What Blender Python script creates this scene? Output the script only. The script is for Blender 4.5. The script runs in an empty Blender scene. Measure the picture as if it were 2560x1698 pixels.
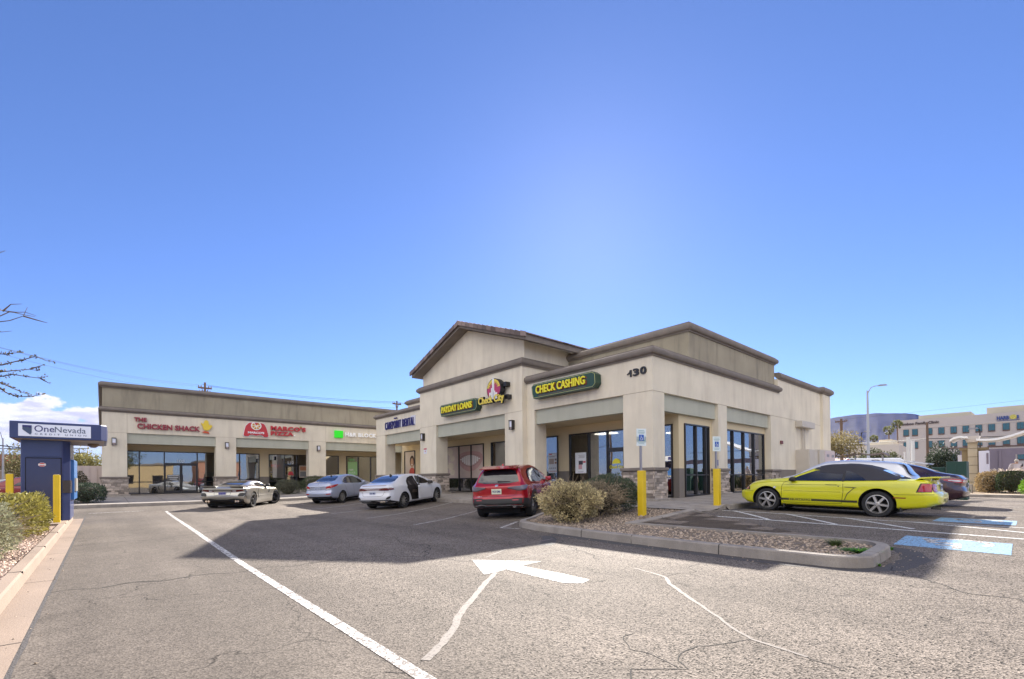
import bpy, bmesh, math, random
from mathutils import Vector, Matrix, noise
from mathutils.bvhtree import BVHTree
R = math.radians
SC = bpy.context.scene
COL = SC.collection
# ---------------------------------------------------------------- camera, sky, sun, exposure
cd = bpy.data.cameras.new('camera'); cam = bpy.data.objects.new('camera', cd); COL.objects.link(cam)
def _cam():
    yaw, pitch, roll = R(41.22387), R(.457303), R(-.547095)
    cy, sy = math.cos(yaw), math.sin(yaw)
    fw = Vector((sy, cy, 0)); r = Vector((cy, -sy, 0)); u = Vector((0, 0, 1))
    f2 = fw*math.cos(pitch)+u*math.sin(pitch); u2 = -fw*math.sin(pitch)+u*math.cos(pitch)
    r3 = r*math.cos(roll)+u2*math.sin(roll); u3 = -r*math.sin(roll)+u2*math.cos(roll)
    m = Matrix((r3, u3, -f2)).transposed().to_4x4(); m.translation = (0, 0, 1.25)
    cam.matrix_world = m
    cd.sensor_width = 36; cd.lens = 1170.485/2560*36
    cd.shift_y = (1187.89-849)/2560; cd.clip_end = 20000; cd.clip_start = .05
_cam(); SC.camera = cam
SC.view_settings.view_transform = 'Standard'; SC.view_settings.look = 'None'
SC.view_settings.exposure = 1.5; SC.view_settings.gamma = 1
SUN_EL, SUN_AZ = R(29.5), R(50.6)      # azimuth clockwise from +Y
w = bpy.data.worlds.new('World'); SC.world = w; w.use_nodes = True
def _world():
    nt = w.node_tree; N = nt.nodes; L = nt.links; N.clear()
    out = N.new('ShaderNodeOutputWorld'); bg = N.new('ShaderNodeBackground')
    sky = N.new('ShaderNodeTexSky'); sky.sky_type = 'NISHITA'; sky.sun_disc = False
    sky.sun_elevation = SUN_EL; sky.sun_rotation = SUN_AZ; sky.altitude = 600
    sky.air_density = 1.0; sky.dust_density = .12; sky.ozone_density = 3.0
    bg.inputs[1].default_value = .05
    tc = N.new('ShaderNodeTexCoord')
    # cumulus bank low in the sky to the north and thin cirrus to the east
    sep = N.new('ShaderNodeSeparateXYZ'); L.new(tc.outputs['Generated'], sep.inputs[0])
    def math_(op, a, b=None, clamp=False):
        n = N.new('ShaderNodeMath'); n.operation = op; n.use_clamp = clamp
        for i, v in enumerate((a, b)):
            if v is None: continue
            if isinstance(v, (int, float)): n.inputs[i].default_value = v
            else: L.new(v, n.inputs[i])
        return n.outputs[0]
    az = math_('ARCTAN2', sep.outputs[0], sep.outputs[1])
    def ramp(v, a, b):
        n = N.new('ShaderNodeMapRange'); n.interpolation_type = 'SMOOTHSTEP'
        L.new(v, n.inputs[0]); n.inputs[1].default_value = a; n.inputs[2].default_value = b
        return n.outputs[0]
    mp = N.new('ShaderNodeMapping'); mp.inputs['Scale'].default_value = (1, 1, 1.7); L.new(tc.outputs['Generated'], mp.inputs[0])
    n1 = N.new('ShaderNodeTexNoise'); n1.inputs['Scale'].default_value = 10; n1.inputs['Detail'].default_value = 10; n1.inputs['Roughness'].default_value = .56
    L.new(mp.outputs[0], n1.inputs[0])
    top = math_('ADD', math_('MULTIPLY', math_('SUBTRACT', n1.outputs[0], .5), .25), .128)  # cloud top elevation, lumpy
    dz = math_('SUBTRACT', top, sep.outputs[2])
    m = ramp(dz, 0, .010)
    m = math_('MULTIPLY', m, ramp(az, .17, .05)); m = math_('MULTIPLY', m, ramp(az, -.9, -.3))
    m = math_('MULTIPLY', m, ramp(sep.outputs[2], .03, .075))
    n2 = N.new('ShaderNodeTexNoise'); n2.inputs['Scale'].default_value = 17; n2.inputs['Detail'].default_value = 6
    mp2 = N.new('ShaderNodeMapping'); mp2.inputs['Scale'].default_value = (1, 1, 3); mp2.inputs['Location'].default_value = (.3, .1, .05)
    L.new(tc.outputs['Generated'], mp2.inputs[0]); L.new(mp2.outputs[0], n2.inputs[0])
    shade = ramp(math_('ADD', n2.outputs[0], math_('MULTIPLY', dz, -1.2)), .36, .52)
    cc = N.new('ShaderNodeMix'); cc.data_type = 'RGBA'; L.new(shade, cc.inputs[0])
    cc.inputs[6].default_value = (5.6, 5.5, 6.4, 1); cc.inputs[7].default_value = (8.2, 8.1, 8.3, 1)
    mx = N.new('ShaderNodeMix'); mx.data_type = 'RGBA'; L.new(m, mx.inputs[0])
    tint = N.new('ShaderNodeVectorMath'); tint.operation = 'MULTIPLY'; L.new(sky.outputs[0], tint.inputs[0]); tint.inputs[1].default_value = (.82, .92, 1.26)
    # unseen bright veil added opposite the sun as soft fill for shaded facades
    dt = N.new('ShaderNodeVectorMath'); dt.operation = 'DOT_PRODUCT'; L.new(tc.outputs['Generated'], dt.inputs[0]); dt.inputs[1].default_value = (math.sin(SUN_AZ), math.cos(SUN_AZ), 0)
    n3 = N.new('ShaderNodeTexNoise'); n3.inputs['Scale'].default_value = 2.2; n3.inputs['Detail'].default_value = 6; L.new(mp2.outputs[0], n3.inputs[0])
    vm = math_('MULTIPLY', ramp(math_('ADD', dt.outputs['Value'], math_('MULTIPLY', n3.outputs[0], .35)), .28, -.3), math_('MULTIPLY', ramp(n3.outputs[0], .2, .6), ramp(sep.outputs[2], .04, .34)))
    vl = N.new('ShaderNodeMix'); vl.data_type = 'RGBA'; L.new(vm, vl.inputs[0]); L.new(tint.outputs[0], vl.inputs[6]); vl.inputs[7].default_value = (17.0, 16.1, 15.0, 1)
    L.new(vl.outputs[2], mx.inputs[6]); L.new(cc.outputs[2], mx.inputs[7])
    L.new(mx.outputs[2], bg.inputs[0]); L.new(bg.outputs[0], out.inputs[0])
_world()
sd = bpy.data.lights.new('sun', 'SUN'); sun = bpy.data.objects.new('sun', sd); COL.objects.link(sun)
sd.energy = 5.0; sd.angle = R(.5); sd.color = (1, .93, .83)
_sv = Vector((math.cos(SUN_EL)*math.sin(SUN_AZ), math.cos(SUN_EL)*math.cos(SUN_AZ), math.sin(SUN_EL)))
sun.rotation_euler = _sv.to_track_quat('Z', 'Y').to_euler(); sun.location = (20, 20, 40)
# ---------------------------------------------------------------- materials
M = {}
def _nt(name):
    m = bpy.data.materials.new(name); m.use_nodes = True; nt = m.node_tree
    return m, nt, nt.nodes, nt.links, nt.nodes['Principled BSDF']
def mat(name, col, rough=.6, metal=0, var=0, bump=0, bscale=40, nscale=2.5, spec=.5, coat=0, emit=None, es=1, streak=0, streakcol=None, speck=0, vcol=0, alpha=None):
    if name in M: return M[name]
    m, nt, N, L, b = _nt(name)
    b.inputs['Base Color'].default_value = (*col, 1); b.inputs['Roughness'].default_value = rough
    b.inputs['Metallic'].default_value = metal; b.inputs['Specular IOR Level'].default_value = spec
    if coat: b.inputs['Coat Weight'].default_value = coat; b.inputs['Coat Roughness'].default_value = .04
    tc = N.new('ShaderNodeTexCoord'); cur = None
    def noise_(scale, det=4, rough_=.55, sc=(1, 1, 1)):
        mp = N.new('ShaderNodeMapping'); mp.inputs['Scale'].default_value = sc; L.new(tc.outputs['Object'], mp.inputs[0])
        n = N.new('ShaderNodeTexNoise'); n.inputs['Scale'].default_value = scale; n.inputs['Detail'].default_value = det
        n.inputs['Roughness'].default_value = rough_; L.new(mp.outputs[0], n.inputs[0]); return n.outputs[0]
    def rng(v, a, b_, c, d):
        n = N.new('ShaderNodeMapRange'); L.new(v, n.inputs[0])
        for i, q in enumerate((a, b_, c, d)): n.inputs[i+1].default_value = q
        return n.outputs[0]
    def mul(colsock, fac):
        x = N.new('ShaderNodeVectorMath'); x.operation = 'SCALE'
        if colsock is None: x.inputs[0].default_value = col
        else: L.new(colsock, x.inputs[0])
        L.new(fac, x.inputs['Scale']); return x.outputs[0]
    if var: cur = mul(cur, rng(noise_(nscale, 5), .25, .75, 1-var, 1+var))
    if speck: cur = mul(cur, rng(noise_(90, 2), .35, .65, 1-speck, 1+speck))
    if vcol:
        a = N.new('ShaderNodeAttribute'); a.attribute_name = 'var'; cur = mul(cur, rng(a.outputs['Fac'], 0, 1, 1-vcol, 1+vcol))
    if streak:
        s = noise_(1.0, 6, .6, (2.6, 2.6, .35)); f = rng(s, .48, .72, 0, streak); f.node.clamp = True
        mx = N.new('ShaderNodeMix'); mx.data_type = 'RGBA'; L.new(f, mx.inputs[0])
        if cur is None: mx.inputs[6].default_value = (*col, 1)
        else: L.new(cur, mx.inputs[6])
        mx.inputs[7].default_value = (*(streakcol or [c*.5 for c in col]), 1); cur = mx.outputs[2]
    if cur is not None: L.new(cur, b.inputs['Base Color'])
    if bump:
        bp = N.new('ShaderNodeBump'); bp.inputs['Strength'].default_value = bump; bp.inputs['Distance'].default_value = .02
        L.new(noise_(bscale, 4), bp.inputs['Height']); L.new(bp.outputs[0], b.inputs['Normal'])
    if emit: b.inputs['Emission Color'].default_value = (*emit, 1); b.inputs['Emission Strength'].default_value = es
    M[name] = m; return m
def glassmat(name, tint=(.5, .5, .48), base=.22):
    m, nt, N, L, b = _nt(name); N.remove(b); out = N['Material Output']
    tr = N.new('ShaderNodeBsdfTransparent'); tr.inputs[0].default_value = (*tint, 1)
    gl = N.new('ShaderNodeBsdfGlossy'); gl.inputs['Roughness'].default_value = .015; gl.inputs[0].default_value = (.93, .96, 1, 1)
    fr = N.new('ShaderNodeFresnel'); fr.inputs[0].default_value = 1.5
    a = N.new('ShaderNodeMath'); a.operation = 'MULTIPLY_ADD'; L.new(fr.outputs[0], a.inputs[0]); a.inputs[1].default_value = 1.2; a.inputs[2].default_value = base; a.use_clamp = True
    tc = N.new('ShaderNodeTexCoord'); n = N.new('ShaderNodeTexNoise'); n.inputs['Scale'].default_value = .9; n.inputs['Detail'].default_value = 1
    L.new(tc.outputs['Object'], n.inputs[0]); bp = N.new('ShaderNodeBump'); bp.inputs['Strength'].default_value = .045; bp.inputs['Distance'].default_value = .05
    L.new(n.outputs[0], bp.inputs['Height']); L.new(bp.outputs[0], gl.inputs['Normal'])
    mx = N.new('ShaderNodeMixShader'); L.new(a.outputs[0], mx.inputs[0]); L.new(tr.outputs[0], mx.inputs[1]); L.new(gl.outputs[0], mx.inputs[2])
    L.new(mx.outputs[0], out.inputs[0]); M[name] = m; return m
stucco = mat('stucco', (.72, .65, .52), .9, var=.09, bump=.45, bscale=45, nscale=.9, streak=.36, streakcol=(.47, .40, .31))
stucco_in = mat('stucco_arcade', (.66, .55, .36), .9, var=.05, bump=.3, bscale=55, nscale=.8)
sage = mat('sage_stucco', (.45, .45, .37), .9, var=.07, bump=.35, bscale=55, nscale=.9, streak=.25, streakcol=(.29, .28, .22))
olive = mat('olive_stucco', (.34, .30, .22), .9, var=.14, bump=.35, bscale=55, nscale=.7, streak=.55, streakcol=(.16, .14, .11))
trim = mat('trim', (.20, .17, .145), .85, var=.14, bump=.3, bscale=30, nscale=2.2, streak=.25, streakcol=(.12, .10, .09))
trim_dk = mat('dado_paint', (.20, .175, .15), .85, var=.06, bump=.3)
stone_m = mat('ledge_stone', (.40, .34, .29), .9, vcol=.5, var=.2, bump=.8, bscale=22, nscale=9)
mortar = mat('mortar', (.17, .15, .13), .95)
conc = mat('concrete', (.32, .285, .25), .9, var=.2, bump=.4, bscale=80, nscale=2.2, speck=.12, streak=.5, streakcol=(.15, .13, .12))
conc_p = mat('gutter_concrete', (.27, .205, .16), .9, var=.1, bump=.3, bscale=80, nscale=1.2, speck=.07)
bronze = mat('bronze_frame', (.018, .015, .014), .35, spec=.6)
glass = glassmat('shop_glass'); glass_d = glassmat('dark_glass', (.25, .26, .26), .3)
yellow = mat('yellow_bollard', (.72, .50, .015), .5, var=.08, bump=.08)
def asphaltmat():
    m, nt, N, L, b = _nt('asphalt'); tc = N.new('ShaderNodeTexCoord')
    def nz(scale, det=4, r=.55):
        n = N.new('ShaderNodeTexNoise'); n.inputs['Scale'].default_value = scale; n.inputs['Detail'].default_value = det; n.inputs['Roughness'].default_value = r
        L.new(tc.outputs['Object'], n.inputs[0]); return n.outputs[0]
    def rng(v, a, b_, c, d):
        n = N.new('ShaderNodeMapRange'); L.new(v, n.inputs[0])
        for i, q in enumerate((a, b_, c, d)): n.inputs[i+1].default_value = q
        return n.outputs[0]
    def mathn(op, a, c):
        n = N.new('ShaderNodeMath'); n.operation = op
        for i, v in enumerate((a, c)):
            if isinstance(v, (int, float)): n.inputs[i].default_value = v
            else: L.new(v, n.inputs[i])
        return n.outputs[0]
    sep = N.new('ShaderNodeSeparateXYZ'); L.new(tc.outputs['Object'], sep.inputs[0])
    vor = N.new('ShaderNodeTexVoronoi'); vor.inputs['Scale'].default_value = 80; L.new(tc.outputs['Object'], vor.inputs[0])
    sx = N.new('ShaderNodeSeparateColor'); L.new(vor.outputs['Color'], sx.inputs[0])
    # worn coarse aggregate in the drive lane, smoother sealed surface by the curb
    lane = rng(mathn('ADD', sep.outputs[0], mathn('MULTIPLY', nz(.5, 3), 1.6)), 1.6, 3.6, 0, 1)
    agg = mathn('ADD', rng(sx.outputs[0], .0, .22, -.75, 0), rng(sx.outputs[0], .22, 1, .72, 1.95)); agg.node.inputs[0].links[0].from_node.clamp = True; agg.node.inputs[1].links[0].from_node.clamp = True; agg2 = rng(sx.outputs[0], 0, 1, .6, 1.4)
    ma = N.new('ShaderNodeMix'); L.new(lane, ma.inputs[0]); L.new(agg2, ma.inputs[2]); L.new(agg, ma.inputs[3])
    f = mathn('MULTIPLY', mathn('MULTIPLY', ma.outputs[0], rng(lane, 0, 1, .9, 1.06)), rng(nz(.35, 5, .6), .3, .7, .82, 1.16))
    f = mathn('MULTIPLY', f, rng(nz(3.5, 5, .6), .3, .7, .92, 1.08))
    stain = rng(nz(1.1, 6, .65), .62, .74, 1, .72); f = mathn('MULTIPLY', f, stain)
    # wheel tracks along the drive, drips
    def nzs(scale, det, sc):
        mp = N.new('ShaderNodeMapping'); mp.inputs['Scale'].default_value = sc; L.new(tc.outputs['Object'], mp.inputs[0]); n = N.new('ShaderNodeTexNoise'); n.inputs['Scale'].default_value = scale; n.inputs['Detail'].default_value = det; L.new(mp.outputs[0], n.inputs[0]); return n.outputs[0]
    f = mathn('MULTIPLY', f, rng(nzs(1.0, 3, (1.3, .09, 1)), .36, .64, .87, 1.11))
    sp_ = rng(nzs(2.3, 2, (1, 1, 1)), .70, .76, 1, .6); sp_.node.clamp = True; f = mathn('MULTIPLY', f, sp_)
    # fine cracks
    cr = N.new('ShaderNodeTexVoronoi'); cr.feature = 'DISTANCE_TO_EDGE'; cr.inputs['Scale'].default_value = .42
    dist = N.new('ShaderNodeMapping'); wv = N.new('ShaderNodeVectorMath'); wv.operation = 'ADD'
    nn = N.new('ShaderNodeTexNoise'); nn.inputs['Scale'].default_value = 1.3; nn.inputs['Detail'].default_value = 6; L.new(tc.outputs['Object'], nn.inputs[0])
    L.new(tc.outputs['Object'], wv.inputs[0]); L.new(nn.outputs['Color'], wv.inputs[1]); L.new(wv.outputs[0], cr.inputs[0])
    ck = rng(cr.outputs['Distance'], .0012, .004, .35, 1); ck.node.clamp = True
    gate = rng(nz(.22, 2), .5, .56, 1, 0)
    ck = mathn('MAXIMUM', ck, gate); f = mathn('MULTIPLY', f, ck)
    c = N.new('ShaderNodeVectorMath'); c.operation = 'SCALE'; c.inputs[0].default_value = (.142, .121, .103); L.new(f, c.inputs['Scale'])
    L.new(c.outputs[0], b.inputs['Base Color']); b.inputs['Roughness'].default_value = .85; b.inputs['Specular IOR Level'].default_value = .18
    bp = N.new('ShaderNodeBump'); bp.inputs['Strength'].default_value = .6; bp.inputs['Distance'].default_value = .012
    L.new(mathn('MULTIPLY', vor.outputs['Distance'], rng(lane, 0, 1, .35, 1)), bp.inputs['Height']); L.new(bp.outputs[0], b.inputs['Normal'])
    return m
asphalt = asphaltmat()
def paintmat(name, col, wear=.5):
    m, nt, N, L, b = _nt(name); tc = N.new('ShaderNodeTexCoord')
    n = N.new('ShaderNodeTexNoise'); n.inputs['Scale'].default_value = 14; n.inputs['Detail'].default_value = 8; n.inputs['Roughness'].default_value = .75; L.new(tc.outputs['Object'], n.inputs[0])
    n2 = N.new('ShaderNodeTexNoise'); n2.inputs['Scale'].default_value = 60; n2.inputs['Detail'].default_value = 2; L.new(tc.outputs['Object'], n2.inputs[0])
    a = N.new('ShaderNodeMath'); a.operation = 'MULTIPLY_ADD'; L.new(n2.outputs[0], a.inputs[0]); a.inputs[1].default_value = .35; L.new(n.outputs[0], a.inputs[2])
    r = N.new('ShaderNodeMapRange'); L.new(a.outputs[0], r.inputs[0]); r.inputs[1].default_value = .9-wear*.35; r.inputs[2].default_value = .96-wear*.3; r.inputs[3].default_value = 1; r.inputs[4].default_value = .05
    vo = N.new('ShaderNodeTexVoronoi'); vo.inputs['Scale'].default_value = 70; L.new(tc.outputs['Object'], vo.inputs[0]); sc_ = N.new('ShaderNodeSeparateColor'); L.new(vo.outputs['Color'], sc_.inputs[0])
    pr = N.new('ShaderNodeMapRange'); L.new(sc_.outputs[0], pr.inputs[0]); pr.inputs[1].default_value = .08+wear*.2; pr.inputs[2].default_value = .12+wear*.22; pr.inputs[3].default_value = .1; pr.inputs[4].default_value = 1
    r0 = r; r = N.new('ShaderNodeMath'); r.operation = 'MULTIPLY'; L.new(r0.outputs[0], r.inputs[0]); L.new(pr.outputs[0], r.inputs[1])
    mx = N.new('ShaderNodeMix'); mx.data_type = 'RGBA'; L.new(r.outputs[0], mx.inputs[0]); mx.inputs[6].default_value = (.13, .11, .10, 1); mx.inputs[7].default_value = (*col, 1)
    L.new(mx.outputs[2], b.inputs['Base Color']); b.inputs['Roughness'].default_value = .8; M[name] = m; return m
pw = paintmat('white_road_paint', (.70, .68, .65), .75); pw_thin = paintmat('worn_road_paint', (.55, .53, .52), .75)
pb = paintmat('blue_road_paint', (.22, .40, .60), .5); sealm = paintmat('crack_filler', (.215, .19, .17), .4)
crackm = mat('crack', (.03, .028, .026), .95)
white_p = mat('white_paint', (.8, .8, .8), .4)
# ---------------------------------------------------------------- helpers
def prop(o, label=None, cat=None, group=None, kind=None):
    if label: o['label'] = label
    if cat: o['category'] = cat
    if group: o['group'] = group
    if kind: o['kind'] = kind
    return o
def empty(name, loc=(0, 0, 0), rz=0):
    o = bpy.data.objects.new(name, None); COL.objects.link(o); o.location = loc; o.rotation_euler = (0, 0, rz); o.empty_display_size = .2
    return o
WR = set()
def wroot(name, loc):      # a thing's root empty whose parts are written in world coordinates
    o = empty(name, loc); WR.add(o.name); return o
class MB:
    def __init__(s, mtx=None): s.v = []; s.f = []; s.mi = []; s.c = []; s.m = mtx; s.cur = 0; s.var = .5
    def vert(s, p):
        if s.m is not None: p = s.m @ Vector(p)
        s.v.append(tuple(p)); return len(s.v)-1
    def face(s, idx, mi=None): s.f.append(tuple(idx)); s.mi.append(s.cur if mi is None else mi); s.c.append(s.var)
    def poly(s, pts, mi=None): s.face([s.vert(p) for p in pts], mi)
    def box(s, x0, x1, y0, y1, z0, z1, mi=None):
        x0, x1 = min(x0, x1), max(x0, x1); y0, y1 = min(y0, y1), max(y0, y1); z0, z1 = min(z0, z1), max(z0, z1)
        i = [s.vert(p) for p in ((x0, y0, z0), (x1, y0, z0), (x1, y1, z0), (x0, y1, z0), (x0, y0, z1), (x1, y0, z1), (x1, y1, z1), (x0, y1, z1))]
        for q in ((0, 3, 2, 1), (4, 5, 6, 7), (0, 1, 5, 4), (1, 2, 6, 5), (2, 3, 7, 6), (3, 0, 4, 7)): s.face([i[k] for k in q], mi)
    def prism(s, pts, a0, a1, axis='z', mi=None):
        # pts 2D, extruded along axis between a0 and a1
        def P(p, a): return {'z': (p[0], p[1], a), 'y': (p[0], a, p[1]), 'x': (a, p[0], p[1])}[axis]
        A = [s.vert(P(p, a0)) for p in pts]; B = [s.vert(P(p, a1)) for p in pts]; n = len(pts)
        s.face(A[::-1], mi); s.face(B, mi)
        for i in range(n): s.face((A[i], A[(i+1) % n], B[(i+1) % n], B[i]), mi)
    def tube(s, pts, r, n=8, caps=True, mi=None):
        pts = [Vector(p) for p in pts]; rs = r if isinstance(r, (list, tuple)) else [r]*len(pts)
        rings = []; up = Vector((0, 0, 1)); prev = None
        for i, p in enumerate(pts):
            d = (pts[min(i+1, len(pts)-1)]-pts[max(i-1, 0)])
            if d.length < 1e-9: d = Vector((0, 0, 1))
            d.normalize()
            if prev is None:
                a = d.cross(up)
                if a.length < .05: a = d.cross(Vector((1, 0, 0)))
            else: a = prev-d*prev.dot(d)
            a.normalize(); prev = a; b = d.cross(a)
            rings.append([s.vert(p+(a*math.cos(t)+b*math.sin(t))*rs[i]) for t in [2*math.pi*k/n for k in range(n)]])
        for i in range(len(rings)-1):
            for k in range(n): s.face((rings[i][k], rings[i][(k+1) % n], rings[i+1][(k+1) % n], rings[i+1][k]), mi)
        if caps: s.face(rings[0][::-1], mi); s.face(rings[-1], mi)
    def lathe(s, prof, n=24, axis='z', c=(0, 0, 0), mi=None, a0=0):
        rings = []
        for r, h in prof:
            ring = []
            for k in range(n):
                t = 2*math.pi*k/n+a0; u, v = r*math.cos(t), r*math.sin(t)
                p = {'z': (u, v, h), 'y': (u, h, v), 'x': (h, u, v)}[axis]
                ring.append(s.vert((p[0]+c[0], p[1]+c[1], p[2]+c[2])))
            rings.append(ring)
        for i in range(len(rings)-1):
            for k in range(n): s.face((rings[i][k], rings[i][(k+1) % n], rings[i+1][(k+1) % n], rings[i+1][k]), mi)
        s.face(rings[0][::-1], mi); s.face(rings[-1], mi)
    def build(s, name, mats, parent=None, smooth=False, bevel=0, recalc=True, auto=None):
        me = bpy.data.meshes.new(name); me.from_pydata(s.v, [], s.f)
        if not isinstance(mats, (list, tuple)): mats = [mats]
        for m in mats: me.materials.append(m)
        me.polygons.foreach_set('material_index', s.mi)
        if any(c != .5 for c in s.c):
            at = me.attributes.new('var', 'FLOAT', 'FACE'); at.data.foreach_set('value', s.c)
        if recalc or bevel:
            bm = bmesh.new(); bm.from_mesh(me)
            if recalc: bmesh.ops.recalc_face_normals(bm, faces=bm.faces)
            if bevel:
                eds = [e for e in bm.edges if len(e.link_faces) == 2 and e.calc_face_angle(0) > .6]
                bmesh.ops.bevel(bm, geom=eds, offset=bevel, segments=2, affect='EDGES', profile=.5)
            bm.to_mesh(me); bm.free()
        if smooth: me.polygons.foreach_set('use_smooth', [True]*len(me.polygons))
        if auto is not None: me.set_sharp_from_angle(angle=R(auto))
        me.update()
        o = bpy.data.objects.new(name, me); COL.objects.link(o)
        if parent is not None:
            o.parent = parent
            if parent.name in WR: o.matrix_parent_inverse = Matrix.Translation(-parent.location)
        return o
def copy_tree(o, parent=None):
    c = o.copy(); COL.objects.link(c); c.parent = parent
    for ch in o.children: copy_tree(ch, c)
    return c
def S(t): t = min(1., max(0., t)); return t*t*(3-2*t)
def G(x, y):      # height of the lot: it rises gently towards the shops
    f = 1-S((x-24)/10)
    return (.2*S((x-7.5)/6)+.06*S((x-10)/4)*S((y-2)/4)+.1*S((x-15)/6)*S((y-3)/4))*f+.1*S((y-20)/9)*(1-.8*S((x-24)/10))
def fillpoly(pts, step):
    bm = bmesh.new(); vs = [bm.verts.new((p[0], p[1], 0)) for p in pts]; bm.faces.new(vs); bmesh.ops.triangulate(bm, faces=bm.faces)
    for ax in (0, 1):
        lo = min(p[ax] for p in pts); hi = max(p[ax] for p in pts); n = int((hi-lo)/step)
        for k in range(1, n+1):
            a = lo+(hi-lo)*k/(n+1); co = [0, 0, 0]; co[ax] = a; no = [0, 0, 0]; no[ax] = 1
            bmesh.ops.bisect_plane(bm, geom=bm.verts[:]+bm.edges[:]+bm.faces[:], plane_co=co, plane_no=no, dist=1e-5)
    bm.verts.index_update()
    V = [(v.co.x, v.co.y) for v in bm.verts]; F = [tuple(v.index for v in f.verts) for f in bm.faces]; bm.free()
    return V, F
def flat(mb, pts, dz=.004, step=.4, h=None):
    V, F = fillpoly(pts, step); b = len(mb.v)
    for x, y in V: mb.vert((x, y, (h(x, y) if h else G(x, y))+dz))
    for f in F: mb.face([b+i for i in f])
def strip(mb, pts, wd, dz=.004, seg=.3, h=None, jit=0):
    P = []
    for i in range(len(pts)-1):
        a, b = Vector(pts[i][:2]), Vector(pts[i+1][:2]); n = max(1, int((b-a).length/seg))
        P += [a+(b-a)*k/n for k in range(n)]
    P.append(Vector(pts[-1][:2])); prev = None
    for i, p in enumerate(P):
        d = (P[min(i+1, len(P)-1)]-P[max(i-1, 0)]).normalized(); nrm = Vector((-d.y, d.x))
        w_ = (wd if not callable(wd) else wd(i/(len(P)-1)))*.5
        if jit: p = p+nrm*random.uniform(-jit, jit); w_ *= random.uniform(.88, 1.12)
        q = []
        for s_ in (-1, 1):
            t = p+nrm*w_*s_; q.append(mb.vert((t.x, t.y, (h(t.x, t.y) if h else G(t.x, t.y))+dz)))
        if prev: mb.face((prev[0], q[0], q[1], prev[1]))
        prev = q
def sweep(mb, pts, prof, closed=False, h=None, seg=.4):
    # prof: list of (offset to left, z above ground)
    P = []
    m = len(pts)
    for i in range(m if closed else m-1):
        a, b = Vector(pts[i][:2]), Vector(pts[(i+1) % m][:2]); n = max(1, int((b-a).length/seg)); P += [a+(b-a)*k/n for k in range(n)]
    if not closed: P.append(Vector(pts[-1][:2]))
    rings = []; n = len(P)
    for i, p in enumerate(P):
        a = P[(i-1) % n] if (closed or i) else p; b = P[(i+1) % n] if (closed or i < n-1) else p
        d1 = (p-a); d2 = (b-p)
        d1 = d1.normalized() if d1.length > 1e-6 else d2.normalized(); d2 = d2.normalized() if d2.length > 1e-6 else d1
        d = (d1+d2).normalized(); nrm = Vector((-d.y, d.x)); k = 1/max(.5, d.dot(d1))
        z = h(p.x, p.y) if h else G(p.x, p.y)
        rings.append([mb.vert((p.x+nrm.x*o*k, p.y+nrm.y*o*k, z+zz)) for o, zz in prof])
    for i in range(n if closed else n-1):
        A, B = rings[i], rings[(i+1) % n]
        for k in range(len(prof)-1): mb.face((A[k], B[k], B[k+1], A[k+1]))
    if not closed: mb.face(rings[0]); mb.face(rings[-1][::-1])
def arc(cx, cy, r, a0, a1, n=8): return [(cx+r*math.cos(R(a0+(a1-a0)*k/n)), cy+r*math.sin(R(a0+(a1-a0)*k/n))) for k in range(n+1)]
FR_L = Matrix(((0, 0, -1), (-1, 0, 0), (0, 1, 0))).to_4x4()    # text x -> -Y, y -> Z, normal -> -X
FR_F = Matrix(((1, 0, 0), (0, 0, -1), (0, 1, 0))).to_4x4()     # text x -> +X, y -> Z, normal -> -Y
def text_geo(s, size=1, bold=0, extrude=0, spacing=1, shear=0):
    cu = bpy.data.curves.new('t', 'FONT'); cu.body = s; cu.size = size; cu.offset = bold; cu.extrude = extrude; cu.space_character = spacing; cu.shear = shear
    cu.resolution_u = 3
    o = bpy.data.objects.new('t', cu); COL.objects.link(o); dg = bpy.context.evaluated_depsgraph_get()
    me = bpy.data.meshes.new_from_object(o.evaluated_get(dg)); V = [tuple(v.co) for v in me.vertices]; F = [tuple(p.vertices) for p in me.polygons]
    bpy.data.objects.remove(o); bpy.data.curves.remove(cu); bpy.data.meshes.remove(me); return V, F
def text_into(mb, s, x0, x1, y0, y1, fr, origin, z=0, ext=.02, bold=0, spacing=1, mi=None, shear=0, warp=None):
    V, F = text_geo(s, 1, bold, ext, spacing, shear)
    ax, bx = min(v[0] for v in V), max(v[0] for v in V); ay, by = min(v[1] for v in V), max(v[1] for v in V); b = len(mb.v)
    for v in V:
        u = (v[0]-ax)/(bx-ax); t = (v[1]-ay)/(by-ay); X = x0+(x1-x0)*u; Y = y0+(y1-y0)*t
        if warp: X, Y = warp(X, Y)
        p = fr @ Vector((X, Y, z+v[2])) + Vector(origin); mb.vert(p)
    for f in F: mb.face([b+i for i in f], mi)
# ================================================================ GROUND
def grid_sheet(name, xs, ys, h, m):
    mb = MB(); idx = [[mb.vert((x, y, h(x, y))) for x in xs] for y in ys]
    for j in range(len(ys)-1):
        for i in range(len(xs)-1): mb.face((idx[j][i], idx[j][i+1], idx[j+1][i+1], idx[j+1][i]))
    o = mb.build(name, m, smooth=True, recalc=False); prop(o, kind='structure'); return o
def rngf(a, b, s): n = int(round((b-a)/s)); return [a+(b-a)*i/n for i in range(n+1)]
soil = mat('desert_soil', (.34, .26, .18), .95, var=.15, nscale=.05, speck=.1)
xs = [-9000, -3000, -900, -300, -120]+rngf(-70, 90, 8)+[130, 300, 900, 3000, 9000]
grid_sheet('ground', xs, xs, lambda x, y: -.04, soil)
grid_sheet('parking_lot', rngf(-62, -4, 4)+rngf(-2, 40, .5)+rngf(44, 64, 4), rngf(-60, -4, 4)+rngf(-2, 42, .5)+rngf(46, 66, 4), G, asphalt)
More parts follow.
